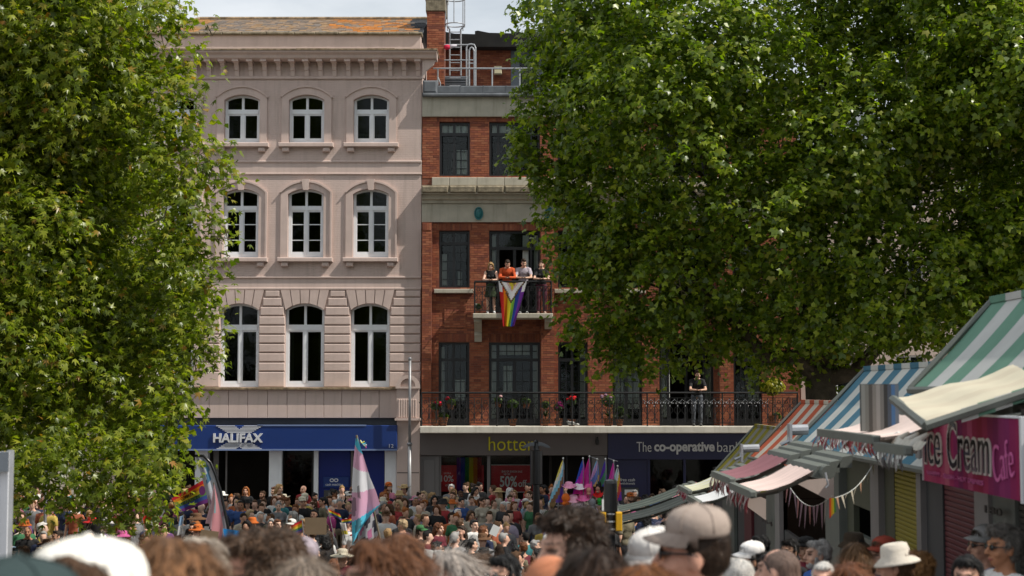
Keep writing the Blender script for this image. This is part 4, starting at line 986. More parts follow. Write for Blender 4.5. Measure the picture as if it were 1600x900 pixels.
def tree(label, base, lobes_, leafmat, dens, lsize, lob, seed, trunk, forks, trunk_r=.5, flat=.75, extra=None):
    e = empty('broadleaf_tree', base, label, 'tree')
    off = np.array(base)
    m = MB(); b = Vector(base); top = Vector(trunk)
    m.tube([b + Vector((0, 0, -.1)), b + Vector((0, 0, .5)), b.lerp(top, .5) + Vector((.08, 0, 0)), top], [trunk_r * 1.35, trunk_r * 1.05, trunk_r * .92, trunk_r * .8], 14)
    m.build('trunk', M['bark'], e, smooth=True)
    for k, f in enumerate(forks):
        m = MB(); pts = limb(m, top - Vector((0, 0, .3)), f, trunk_r * .55, trunk_r * .16, seed + k, .6)
        near = sorted(lobes_, key=lambda q: (Vector(q[0]) - Vector(f)).length)[:7]
        for q, (c, r) in enumerate(near): limb(m, pts[3 + q % 4], c, trunk_r * .13, .015, seed * 7 + q + k * 11, .35, 6)
        m.build('limb', M['bark'], e, smooth=True)
    p, nr, mu, fu = crown_points(lobes_, dens, seed, flat, .45 if lob == 5 else .82)
    sz = np.random.default_rng(seed + 5).uniform(.7, 1.25, len(p)) * lsize * mu
    print('leaves', len(p)); me = leaf_mesh('crown', p - off, nr, sz, leafmat, lob, seed, full=fu)
    o = link('crown', me, e)
    rg = np.random.default_rng(seed + 9); m = MB()      # visible thin twigs
    for c, r in lobes_[::2]:
        for _ in range(2):
            d = rg.normal(size=3); d /= np.linalg.norm(d); a = Vector(c) + Vector(d) * r * .2; q = Vector(c) + Vector(d) * r * 1.0 + Vector((0, 0, -.15))
            limb(m, a, q, .014, .005, int(rg.integers(1e6)), .25, 5)
    m.build('twig', M['twig'], e, kind='stuff')
    return e
# maple on the left of the square
lobA = crown_lobes((-14.25, 28.5, 11.6), (7.0, 5.6, 8.1), 330, (.85, 1.4), 11, 3.6, .25)
lobA = [l for l in lobA if l[0][1] < 30.5 or (hash(round(l[0][0] * 100)) % 2)]
lobA += [(np.array(P(u, v, Y)), r) for u, v, Y, r in ((300, 240, 26, .5), (352, 240, 26, .16), (330, 255, 26, .25), (265, 130, 26, .5), (240, 50, 26, .5), (305, 345, 26, .35), (350, 352, 26, .12), (290, 430, 26, .5), (345, 395, 26, .12), (290, 500, 26, .4), (268, 600, 26, .45), (240, 680, 25.5, .5), (262, 655, 26, .35), (288, 700, 25.5, .14),
         (215, 725, 25, .5), (225, 770, 25, .28), (140, 715, 25, .55), (50, 710, 25, .55), (245, 705, 25, .45), (20, 750, 25, .4), (60, 760, 25, .3), (130, 765, 25, .3), (190, 775, 25, .25), (90, 775, 25, .2), (160, 785, 25, .2), (233, 800, 25, .16), (238, 825, 25, .12), (100, 735, 25, .4), (170, 745, 25, .35),
         (260, 235, 26, .5), (265, 320, 26, .6), (270, 400, 26, .5), (265, 560, 26, .55), (245, 640, 26, .6), (235, 15, 26, .5), (255, 180, 26, .5), (275, 470, 26, .5), (325, 470, 26, .16), (305, 560, 26, .18), (312, 110, 26, .14), (322, 40, 26, .12), (310, 190, 26, .15))]
_r = np.random.default_rng(99); _n = 0
while _n < 120:
    _x, _y, _z = _r.uniform(-10.6, -5.6), _r.uniform(24.5, 31), _r.uniform(3.9, 13)
    if _x > -6.75 - .22 * max(0, _z - 8.5) - .10 * max(0, 6 - _z) + .05 * (28 - _y) or (_z < 5.2 and _y < 25.5): continue
    lobA.append((np.array([_x, _y, _z]), _r.uniform(.8, 1.15))); _n += 1
tree('large maple tree with pointed lobed leaves hanging over the crowd beside the pink building', (-10.6, 29.5, 0), lobA, M['leafA'], 1250, .116, 5, 21, (-10.9, 29.3, 4.5),
     [(-7.5, 27.5, 8), (-14.5, 27.5, 8.5), (-10.5, 31, 10), (-11, 26, 12), (-8.5, 29, 14)], .42, .85)
# plane tree in front of the brick building
lobB = crown_lobes((8.55, 38.3, 13.0), (6.7, 3.9, 7.2), 135, (1.15, 2.1), 31, 2.6, .25)
lobB += [(np.array(P(u, v, Y)), r) for u, v, Y, r in ((848, 200, 38.4, .75), (822, 225, 38.4, .4), (812, 245, 38.4, .3), (835, 262, 38.4, .5), (835, 170, 38.4, .4), (842, 120, 38.4, .4), (852, 75, 38.4, .4), (862, 50, 38.4, .35), (880, 20, 38.4, .5), (862, 300, 38.4, .35), (875, 285, 38.4, .6), (868, 150, 38.4, .7), (885, 95, 38.4, .7), (905, 45, 39.4, .8), (925, 10, 39.4, .8), (915, 345, 38.4, .55), (885, 318, 38.4, .25), (935, 410, 38.4, .7), (915, 470, 38.4, .55), (893, 380, 38.4, .3),
         (935, 525, 38.4, .6), (950, 565, 38.4, .4), (1010, 545, 38.4, .75), (1080, 512, 38.4, .6), (1150, 510, 38.4, .7), (1180, 525, 38.4, .5), (1235, 515, 37.9, .55), (900, 500, 38.4, .4), (950, 490, 38.4, .8), (1110, 500, 38.4, .9), (1040, 500, 38.4, .9), (985, 500, 38.4, .8), (920, 300, 38.4, .9), (920, 200, 38.4, 1.0), (885, 245, 38.4, .8), (930, 120, 38.9, 1.0), (950, 60, 38.9, 1.0), (955, 400, 38.4, 1.0))]
tree('broad plane tree in full leaf covering the brick building above the long balcony', (7.85, 38.8, 0), lobB, M['leafB'], 760, .128, 3, 41, (7.75, 38.8, 5.3),
     [(3.5, 38.5, 8.5), (12.0, 39, 8.2), (7, 40.5, 11), (10, 37.8, 12), (4.5, 39.5, 12.5), (8, 39.5, 18)], .46)
lobC = crown_lobes((15.6, 37.6, 12.3), (5.6, 4.6, 6.4), 90, (1.15, 2.0), 51, 2.8, .25)
lobC += [(np.array(P(u, v, Y)), r) for u, v, Y, r in ((1500, 500, 36, .7), (1400, 520, 37, .7), (1330, 530, 38, .6), (1580, 470, 35, .8), (1440, 490, 36, .8))]
tree('second plane tree behind the striped stall roofs merging with its neighbour', (12.2, 38.5, 0), lobC, M['leafB'], 760, .128, 3, 61, (12.5, 38.4, 5.5),
     [(13, 38.5, 9), (18, 39, 9), (16, 41, 12), (15, 37, 12)], .36)
# ================================================================ market stalls
WH = (.60, .58, .52)
def xw(Y): return 2.8 + .05 * Y
def yw(u): return FPX * 2.8 / ((u - 800) - 120)
def pz_(v, Y): return P(800, v, Y).z
def wallseg(name, mat, par, ua, ub, z0, z1, proud=0.0, thick=.06, kind=None):
    """upright piece in the row of stall fronts, from survey column ua (far) to ub (near)"""
    Ya, Yb = yw(ua), yw(ub); m = MB(); t = .05
    a0 = (xw(Ya) - proud, Ya); b0 = (xw(Yb) - proud, Yb)
    m.add([(a0[0], a0[1], z0), (b0[0], b0[1], z0), (b0[0], b0[1], z1), (a0[0], a0[1], z1), (a0[0] + thick, a0[1], z0), (b0[0] + thick, b0[1], z0), (b0[0] + thick, b0[1], z1), (a0[0] + thick, a0[1], z1)],
          [(0, 1, 2, 3), (7, 6, 5, 4), (1, 0, 4, 5), (2, 1, 5, 6), (3, 2, 6, 7), (0, 3, 7, 4)])
    return m.build(name, mat, par, kind=kind)
def shutter(mat, par, ua, ub, z0, z1):
    Ya, Yb = yw(ua), yw(ub); m = MB(); n = int((z1 - z0) / .04)
    for k in range(n):
        za, zb = z0 + (z1 - z0) * k / n, z0 + (z1 - z0) * (k + 1) / n
        pr = [(0, za), (-.005, za + .006), (-.006, zb - .012), (0, zb - .004)]
        for (p, q), (r_, s_) in zip(pr, pr[1:]):
            m.add([(xw(Ya) + p, Ya, q), (xw(Yb) + p, Yb, q), (xw(Yb) + r_, Yb, s_), (xw(Ya) + r_, Ya, s_)], [(0, 1, 2, 3)])
    m.add([(xw(Ya) + .02, Ya, z0), (xw(Yb) + .02, Yb, z0), (xw(Yb) + .02, Yb, z1), (xw(Ya) + .02, Ya, z1)], [(0, 1, 2, 3)])
    s = m.build('shutter', mat, par); return s
stripe = {0: (.15, .30, .22), 1: (.075, .20, .28), 2: (.52, .11, .05), 3: (.25, .215, .02)}
lighter = {0: (.56, .56, .54), 1: (.62, .62, .58), 2: (.60, .54, .46), 3: (.26, .25, .22)}
SP = {0: (6.2, 12.0, 3.775, 5.41, 3.12, 4.72), 1: (12.15, 18.1, 4.17, 4.965, 3.30, 4.08), 2: (18.25, 24.2, 4.57, 4.54, 3.73, 3.68), 3: (24.35, 30.4, 4.81, 4.03, 3.93, 3.06)}
names = {0: 'market stall with green and white striped roof and magenta sign', 1: 'market stall with blue and white striped roof and pink awnings', 2: 'market stall with orange and white striped roof and white awnings', 3: 'market stall with olive yellow striped roof and dark grey green awnings'}
stalls = {}
for i, (ya, yb, xp, zp, xe, ze) in SP.items():
    st = empty('market_stall', (xe, (ya + yb) / 2, ground(xe, (ya + yb) / 2)), names[i], 'market stall', 'striped market stalls in a descending row'); stalls[i] = st
    m = MB(); sw = .36; n = int(round((yb - ya) / sw)); nd = 10
    for k in range(n):
        y1, y0 = yb - (yb - ya) * k / n, yb - (yb - ya) * (k + 1) / n; col = stripe[i] if k % 2 == 0 else lighter[i]
        if k == 0: y1 += .03
        for t in range(nd):
            a, b = t / nd, (t + 1) / nd; sag = lambda q: -.05 * math.sin(PI * q) * .6
            xa, za = lo(xe, xp, a), lo(ze, zp, a) + sag(a); xb, zb = lo(xe, xp, b), lo(ze, zp, b) + sag(b)
            m.add([(xa, y0, za), (xa, y1, za), (xb, y1, zb), (xb, y0, zb)], [(0, 3, 2, 1)], col)
            m.add([(xa + .01, y0, za - .012), (xa + .01, y1, za - .012), (xb + .01, y1, zb - .012), (xb + .01, y0, zb - .012)], [(0, 1, 2, 3)], col)
        x2, z2_ = xp + 1.3, zp - .35      # back slope
        m.add([(xp, y0, zp), (xp, y1, zp), (x2, y1, z2_), (x2, y0, z2_)], [(0, 3, 2, 1)], col)
        m.box(xp - .03, xp + .05, y0, y1, zp - .02, zp + .035, tuple(c * .9 for c in col))
    m.build('roof_canvas', M['awning'], st, color=True)
    m = MB(); m.tube([(xe - .01, ya, ze - .01), (xe - .01, yb + .03, ze - .01)], .03, 6); m.tube([(xe - .01, yb + .035, ze), (xp, yb + .035, zp + .01)], .025, 6, (1, 1, 1)); m.build('roof_frame', M['stallgrey'], st)
    m = MB(); m.prism([(xe + .06, ze - .04), (xp + 1.25, ze - .04), (xp + 1.25, zp - .4), (xp, zp - .03)], yb - .04, yb - .02); m.prism([(xe + .06, ze - .04), (xp + 1.25, ze - .04), (xp + 1.25, zp - .4), (xp, zp - .03)], ya + .02, ya + .04)
    m.box(xp + 1.2, xp + 1.25, ya + .05, yb - .05, 0, zp - .42); m.box(xe + .4, xp + 1.2, ya + .0, ya + .02, ground(xe, ya) - .3, ze - .05); m.build('gable_panel', M['stallgrey'], st)
# motor housings between the roofs
for i, (ua, ub, v, Y) in enumerate(((1236, 1262, 672, 17.2), (1160, 1186, 701, 23.2))):
    m = MB(); a = P(ua, v, Y); b = P(ub, v - 1, Y); m.tube([(a.x, Y, a.z), (b.x, Y, b.z)], .06, 10); m.tube([(a.x, Y, a.z), (a.x - .03, Y - .02, a.z - .12), (a.x - .12, Y - .02, a.z - .16)], .022, 6)
    m.box(a.x - .03, a.x, Y - .08, Y + .08, a.z - .2, a.z + .07); m.build('motor_housing', M['galv'], stalls[i + 1], smooth=False)
def awning(st, ya, yb, xf, zf, xb, zb, col, seed, col2=None, vcols=((.30, .06, .07), (.45, .38, .36)), vdrop=.14, cassette=True, wob=.004):
    """retractable awning from the cassette (xb, zb) down to the front bar (xf, zf)"""
    rg = random.Random(seed); m = MB(); nx, ny = 10, 14
    H = {}
    for a in range(nx + 1):
        for b in range(ny + 1):
            t = a / nx; y = lo(ya + .04, yb - .04, b / ny)
            z = lo(zf, zb, t) - .035 * math.sin(PI * t) + wob * math.sin(b * 1.9 + seed) * (.4 + t) + rg.uniform(-.003, .003)
            H[a, b] = len(m.v); m.v.append((lo(xf, xb, t), y, z))
    for a in range(nx):
        for b in range(ny):
            m.f.append((H[a, b], H[a + 1, b], H[a + 1, b + 1], H[a, b + 1])); c = col if not col2 or b % 4 < 3 else col2
            m.c.append(tuple(v * (1 + .05 * math.sin(b * 3.1 + seed)) for v in c))
    aw = m.build('awning_canvas', M['awning'], st, smooth=True, color=True)
    m = MB(); m.bbox(xf - .05, xf + .01, ya + .01, yb - .01, zf - .045, zf + .012, .012); m.build('front_bar', M['stallgrey'], aw)
    if cassette:
        m = MB()
        for k, (dx, dz) in enumerate(((0, 0), (.10, .035), (.20, .075))): m.prismy([(xb + dx - .02, zb + dz - .05), (xb + dx + .10, zb + dz - .05), (xb + dx + .11, zb + dz + .05), (xb + dx + .03, zb + dz + .035)], ya + .02, yb - .02)
        m.build('cassette', M['stallgrey'], aw)
        for y in (ya + .25, yb - .25): m = MB(); m.tube([(xb, y, zb - .06), ((xf + xb) / 2, y + .12, (zf + zb) / 2 - .10), (xf, y, zf - .05)], .018, 6); m.build('folding_arm', M['stallgrey'], aw)
    if vdrop:
        m = MB(); y = ya + .03; k = 0
        while y < yb - .05:
            w = rg.uniform(.035, .055); c = vcols[k % 2]; k += 1; d = vdrop * rg.uniform(.75, 1.15); dx = rg.uniform(-.05, .05); dy = rg.uniform(-.03, .03)
            top = zf - .035; x = xf - .045
            m.add([(x, y, top), (x, y + w, top), (x + dx * .5 - .015, y + w * .8 + dy, top - d * .6), (x + dx, y + w * .5 + dy * 1.6, top - d), (x + dx * .5 - .015, y + w * .1 + dy, top - d * .6)], [(0, 1, 2, 3, 4)], c); y += w
        m.build('fringe', M['flag'], aw, color=True, kind='stuff')
    return aw
awning(stalls[1], 13.52, 14.75, 1.95, 3.935, 2.42, 4.11, (.30, .13, .15), 1)
awning(stalls[1], 12.3, 13.48, 1.94, 3.90, 2.41, 4.07, (.84, .64, .58), 2)
awning(stalls[2], 19.47, 20.6, 2.26, 3.45, 2.74, 3.63, (.64, .62, .42), 3, (.68, .68, .66), vcols=((.40, .04, .08), (.5, .42, .42)), vdrop=.10)
awning(stalls[2], 18.35, 19.43, 2.25, 3.39, 2.73, 3.57, (.74, .74, .74), 4, vcols=((.2, .2, .2), (.5, .46, .42)), vdrop=.10)
awning(stalls[3], 25.75, 27.1, 1.80, 2.70, 2.85, 3.02, (.07, .085, .075), 5, (.13, .15, .13), vdrop=.08, vcols=((.05, .05, .05), (.2, .2, .2)))
awning(stalls[3], 24.4, 25.65, 1.74, 2.65, 2.78, 2.97, (.045, .052, .05), 6, (.08, .09, .085), vdrop=.08, vcols=((.05, .05, .05), (.2, .2, .2)))
awning(stalls[0], 10.15, 12.0, 2.42, 4.40, 2.86, 4.53, (.82, .66, .60), 7, vcols=((.42, .09, .10), (.60, .55, .52)), vdrop=.10)
awning(stalls[0], 9.25, 10.05, 2.40, 4.36, 2.50, 4.40, (.72, .68, .60), 8, cassette=False, vcols=((.16, .15, .15), (.5, .48, .46)), vdrop=.11)
# big cream canvas over the nearest front
m = MB(); nx, ny = 12, 8; H = {}
for a in range(nx + 1):
    for b in range(ny + 1):
        t, s = a / nx, b / ny; p = Vector((2.42, 9.0, 4.52)).lerp(Vector((3.42, 9.0, 4.86)), t).lerp(Vector((2.50, 10.1, 4.66)).lerp(Vector((3.62, 10.1, 4.99)), t), s)
        H[a, b] = len(m.v); m.v.append((p.x, p.y, p.z + .012 * math.sin(a * 1.3 + b * .4) - .03 * math.sin(PI * t)))
for a in range(nx):
    for b in range(ny): m.f.append((H[a, b], H[a + 1, b], H[a + 1, b + 1], H[a, b + 1])); m.c.append((.66, .60, .46) if b % 3 else (.62, .55, .42))
cc = m.build('cream_canopy', M['awning'], stalls[0], smooth=True, color=True)
m = MB(); m.tube([(2.41, 8.98, 4.50), (3.45, 8.98, 4.84)], .03, 6); m.tube([(2.42, 9.0, 4.5), (2.50, 10.1, 4.65)], .03, 6); m.build('canopy_frame', M['stallgrey'], cc)
m = MB(); m.box(3.05, 4.2, 7.9, 8.85, 4.50, 4.53); m.prismy([(3.0, 4.50), (4.0, 4.50), (4.0, 4.86), (3.2, 4.66)], 8.4, 8.8); m.build('maroon_canopy', M['shutterred'], stalls[0])
m = MB(); m.box(2.95, 3.9, 8.86, 8.93, 4.52, 4.60); m.build('canopy_beam', M['black'], stalls[0])
m = MB()
for a in range(9):
    Yp = 9.0; x0 = 2.62 + a * .10; m.add([(x0, Yp, 4.60 + a * .034), (x0 + .1, Yp, 4.63 + a * .034), (x0 + .1, Yp - .02, 4.55 + a * .034), (x0, Yp - .02, 4.52 + a * .034)], [(0, 3, 2, 1)], stripe[0] if a % 2 else lighter[0])
m.build('valance', M['awning'], cc, color=True)
# spikes and sheets bundled under the bar
sc_ = empty('folded_cloth', (2.45, 11, 4.42), 'twisted white and brown cloths bundled along the front bar beneath the picture board', 'cloth')
for k in range(8):
    u = 1320 + k * 14; p = P(u, 690 + k * 1.2, 11.9 - k * .33); m = MB()
    m.tube([(p.x + .03, p.y, p.z - .02), (p.x + .05, p.y - .05, p.z + .04), (p.x + .09, p.y - .14, p.z + .085)], [.035, .028, .012], 7, random.choice([(.6, .57, .5), (.62, .6, .58), (.2, .12, .08), (.66, .63, .58)])); m.build('cloth_twist', M['print'], sc_, color=True, smooth=True)
# picture board
pb = empty('picture_board', (2.63, 11, 4.41), 'dull grey picture board with a blue edge propped above the fringe', 'board')
a, b = P(1345, 600, 11), P(1405, 674, 11)
m = MB(); m.box(a.x, b.x, 11, 11.04, b.z, a.z); m.build('backing', M['recess'], pb)
PC = [(.16, .165, .155), (.12, .12, .11), (.06, .055, .05), (.14, .13, .12), (.20, .19, .18), (.12, .115, .11), (.03, .03, .03), (.05, .06, .08), (.05, .11, .22), (.10, .12, .15)]
m = MB()
for k in range(10): m.add([(lo(a.x, b.x, k / 10), 10.995, b.z + .003), (lo(a.x, b.x, (k + 1) / 10), 10.995, b.z + .003), (lo(a.x, b.x, (k + 1) / 10), 10.995, a.z - .003), (lo(a.x, b.x, k / 10), 10.995, a.z - .003)], [(0, 1, 2, 3)], PC[k])
m.build('picture', M['print'], pb, color=True)
# stall fronts
gz0 = lambda u: ground(3.2, yw(u)) - .3
zt0, zt1, zt2, zt3 = 4.62, 4.02, 3.62, 3.0
s0, s1, s2, s3 = stalls[0], stalls[1], stalls[2], stalls[3]
shutter(M['shutterdark'], s0, 1587, 1760, gz0(1587), zt0); wallseg('number_panel', M['stallgrey'], s0, 1552, 1587, gz0(1560), zt0, .03); wallseg('post', M['stallpale'], s0, 1530, 1552, gz0(1540), zt0, .06)
shutter(M['shutterred'], s0, 1472, 1530, gz0(1500), zt0); wallseg('post', M['stallpale'], s1, 1440, 1447, gz0(1440), zt1 + .5, .07); wallseg('side_panel', M['recess'], s1, 1447, 1472, gz0(1440), zt1 + .5, .02)
shutter(M['shutteryellow'], s1, 1395, 1440, gz0(1420), zt1 + .3); wallseg('panel', M['olive'], s1, 1380, 1395, gz0(1380), zt1, .01); wallseg('post', M['stallpale'], s1, 1367, 1380, gz0(1370), zt1 + .2, .07)
wallseg('upper_panel', M['olive'], s1, 1320, 1367, pz_(792, 16), zt1, .0); wallseg('panel', M['olive'], s1, 1320, 1330, gz0(1325), pz_(792, 16), .0); wallseg('post', M['stallgrey'], s1, 1298, 1320, gz0(1310), zt1 + .05, .09, .2)
wallseg('counter', M['stallgrey'], s1, 1330, 1367, gz0(1330), pz_(842, 15.6), .0)
wallseg('post', M['stallpale'], s2, 1215, 1222, gz0(1220), zt2 + .1, .07); wallseg('number_panel', M['stallgrey'], s2, 1197, 1215, gz0(1205), zt2, .03); wallseg('panel', M['recess'], s2, 1185, 1197, gz0(1190), zt2, 0)
wallseg('counter', M['recess'], s2, 1222, 1298, gz0(1240), pz_(865, 19), .0)
wallseg('door', M['shutterred'], s3, 1160, 1171, gz0(1165), zt3 + .2, 0); wallseg('panel', M['stallgrey'], s3, 1128, 1146, gz0(1140), zt3, .02); wallseg('panel', M['recess'], s3, 1146, 1160, gz0(1150), zt3, -.05); wallseg('panel', M['recess'], s3, 1171, 1185, gz0(1180), zt3, -.05); wallseg('panel', M['recess'], s3, 1112, 1128, gz0(1120), zt3, -.05)
for st, ua, ub, zz in ((s1, 1298, 1395, zt1), (s2, 1185, 1298, zt2), (s0, 1440, 1700, zt0), (s3, 1112, 1185, zt3)):
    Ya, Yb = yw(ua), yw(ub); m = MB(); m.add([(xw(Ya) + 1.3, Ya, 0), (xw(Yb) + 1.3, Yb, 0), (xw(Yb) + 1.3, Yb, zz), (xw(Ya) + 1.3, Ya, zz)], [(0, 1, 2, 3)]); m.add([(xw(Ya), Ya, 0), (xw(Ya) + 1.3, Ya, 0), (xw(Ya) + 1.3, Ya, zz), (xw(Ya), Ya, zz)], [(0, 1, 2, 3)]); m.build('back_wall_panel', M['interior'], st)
def side_text(name, s, mat, par, Ya, Yb, z0, z1, x, bold=0, rot_extra=0):
    """lettering on a board that faces -x; reads from far (Ya) to near (Yb)"""
    o = text_mesh(name, s, mat, par, (0, 0, 0), 1, bold, .004, rot=(PI / 2, 0, -PI / 2))
    co = np.empty(len(o.data.vertices) * 3); o.data.vertices.foreach_get('co', co); co = co.reshape(-1, 3); lo_, hi = co.min(0), co.max(0)
    sx = (Ya - Yb) / (hi[0] - lo_[0]); sz = (z1 - z0) / (hi[1] - lo_[1]); o.scale = (sx, sz, 1)
    o.location = Vector((x, Ya + lo_[0] * sx, z0 - lo_[1] * sz)) - ORG[par.name]; return o
Yn = yw(1569); side_text('number_lettering', '180', M['black'], s0, yw(1558), yw(1581), pz_(804, Yn), pz_(792, Yn), xw(Yn) - .10, .02)
Yn = yw(1206); side_text('number_lettering', '164', M['black'], s2, yw(1201.5), yw(1213), pz_(818, Yn), pz_(811, Yn), xw(Yn) - .12, .02)
m = MB(); q3 = [P(u, v, 15) for u, v in ((1238, 752), (1303, 746), (1303, 786))]; m.add([tuple(p) for p in q3], [(0, 2, 1)]); m.add([tuple(p + Vector((0, .01, 0))) for p in q3], [(0, 1, 2)]); m.build('side_curtain', M['palepink'], s1)
m = MB(); q3 = [P(u, v, 19) for u, v in ((1170, 768), (1197, 780), (1197, 813), (1168, 792))]; m.add([tuple(p) for p in q3], [(0, 3, 2, 1)]); m.add([tuple(p + Vector((0, .01, 0))) for p in q3], [(0, 1, 2, 3)]); m.build('side_curtain', M['palepink'], s2)
m = MB(); p = P(1289, 738, 12.2); m.tube([(p.x + .03, 12.2, p.z), (p.x + .03, 12.32, p.z)], .055, 12); m.build('roller_end', M['stallgrey'], s1)
m = MB(); m.tube([(p.x, 12.18, p.z), (p.x + .01, 12.17, p.z - .06), (p.x + .02, 12.17, p.z - .10), (p.x, 12.17, p.z - .12)], .008, 6); m.build('crank_hook', M['galv'], s1)
m = MB(); p = P(1257, 700, 14.9); m.box(p.x - .05, p.x + .06, 14.8, 15.0, p.z - .06, p.z + .06); m.build('gearbox', M['galv'], s1)
# magenta sign
ic = empty('hanging_sign', (2.84, 9.6, 4.09), 'magenta and purple Ice Cream Cafe sign board hung in front of the dark red shutter', 'sign')
Ya, Yb, z0, z1 = 10.65, 8.6, 4.09, 4.55; X = 2.84; m = MB(); nS = 20
SC = [(.40, .03, .18), (.42, .05, .20), (.38, .04, .19), (.36, .02, .16), (.40, .05, .20), (.46, .10, .26), (.34, .02, .16), (.26, .01, .16), (.18, .01, .13), (.26, .012, .13), (.40, .06, .24), (.28, .01, .10), (.25, .008, .07), (.30, .02, .13), (.22, .012, .13), (.18, .01, .13), (.24, .02, .18), (.21, .015, .16), (.24, .01, .13), (.27, .01, .12)]
for k in range(nS):
    a, b = lo(Ya, Yb, k / nS), lo(Ya, Yb, (k + 1) / nS); m.box(X, X + .02, b, a, z0, z1, (SC[k][0] * .85, SC[k][1] * .9, SC[k][2] * .55))
m.build('board', M['print'], ic, color=True)
m = MB(); m.box(X - .012, X + .03, Yb - .03, Yb, z0 - .01, z1 + .01); m.box(X - .008, X + .03, Yb, Ya, z1, z1 + .012); m.box(X - .008, X + .03, Ya, Ya + .012, z0, z1); m.build('edge_frame', M['letter'], ic)
Yu = lambda u: FPX * X / (u - 800)
M['cream_letter'] = mottled('white_sign_lettering', (.55, .50, .48), .5, .03); M['pinkletter'] = mottled('pink_script', (.55, .12, .32), .5, .03)
side_text('lettering', 'Ice', M['cream_letter'], ic, Yu(1443), Yu(1470), 4.20, 4.53, X - .006, .03); side_text('lettering', 'Cream', M['cream_letter'], ic, Yu(1478), Yu(1546.5), 4.195, 4.525, X - .006, .03)
side_text('letter_core', 'Ice', M['glasslens'], ic, Yu(1445), Yu(1468), 4.215, 4.515, X - .012, -.015); side_text('letter_core', 'Cream', M['glasslens'], ic, Yu(1480), Yu(1544.5), 4.21, 4.51, X - .012, -.010)
o = side_text('lettering', 'Cafe', M['pinkletter'], ic, Yu(1551), Yu(1583), 4.22, 4.44, X - .008, -.015); o.rotation_euler = Euler((PI / 2, 0, -PI / 2)); o.rotation_euler.rotate_axis('Z', .16); o.location.z -= .06
side_text('lettering', 'WHIPPY - SLUSH - HOT DRINKS', M['pinkletter'], ic, Yu(1446), Yu(1533), 4.135, 4.165, X - .006, 0)
for y in (9.0, 10.3): m = MB(); m.tube([(X + .03, y, 4.55), (X + .45, y, 4.62)], .015, 6); m.build('hanger', M['stallgrey'], ic)
# bunting
def bunting(label, a, b, sag, n, size, cols, seed, long=False):
    rg = random.Random(seed); a, b = Vector(a), Vector(b); e = empty('bunting', a, label, 'bunting', 'strings of bunting on the stalls'); pts = [a.lerp(b, t / 16) + Vector((0, 0, -sag * math.sin(PI * t / 16))) for t in range(17)]
    m = MB(); m.tube(pts, .003, 4); m.build('string', M['curtain'], e)
    for k in range(n):
        t = (k + .5) / n; p = a.lerp(b, t) + Vector((0, 0, -sag * math.sin(PI * t))); d = (b - a).normalized() * size * .35; h = size * (rg.uniform(1.3, 1.9) if long else rg.uniform(.9, 1.2)); w = Vector((rg.uniform(-.03, .03), rg.uniform(-.05, .05), 0))
        m = MB(); q = [p - d, p + d, p + w + Vector((0, 0, -h))]; m.add([tuple(v) for v in q] + [tuple(v + Vector((.002, .004, 0))) for v in q], [(0, 2, 1), (3, 4, 5)], rg.choice(cols)); m.build('pennant', M['flag'], e, color=True)
bunting('string of small cream and dark pennants sagging between the grey stall posts', P(1367, 722, 14.2), P(1304, 778, 12.6), .07, 9, .10, [(.55, .5, .4), (.5, .3, .2), (.12, .12, .14), (.6, .55, .45)], 3)
bunting('string of long faded pennants hanging in the dark opening under the pink awning', P(1228, 752, 15.5), P(1300, 775, 13.5), .16, 12, .13, [(.35, .30, .28), (.4, .2, .2), (.3, .2, .25), (.3, .3, .3)], 4, True)
m = MB(); p = P(1301, 790, 12.5); e = empty('rainbow_flag', p, 'tiny rainbow flag pinned to the grey post at the end of the bunting', 'flag')
for k, c in enumerate(((.6, .05, .02), (.6, .25, .02), (.5, .42, .02), (.05, .2, .04))): m.add([(p.x - .03 + k * .012, 12.48, p.z + .06), (p.x - .018 + k * .012, 12.48, p.z + .065), (p.x - .02 + k * .013, 12.47, p.z - .09 + k * .015), (p.x - .034 + k * .013, 12.47, p.z - .10 + k * .015)], [(0, 3, 2, 1)], c)
m.build('cloth', M['flag'], e, color=True)

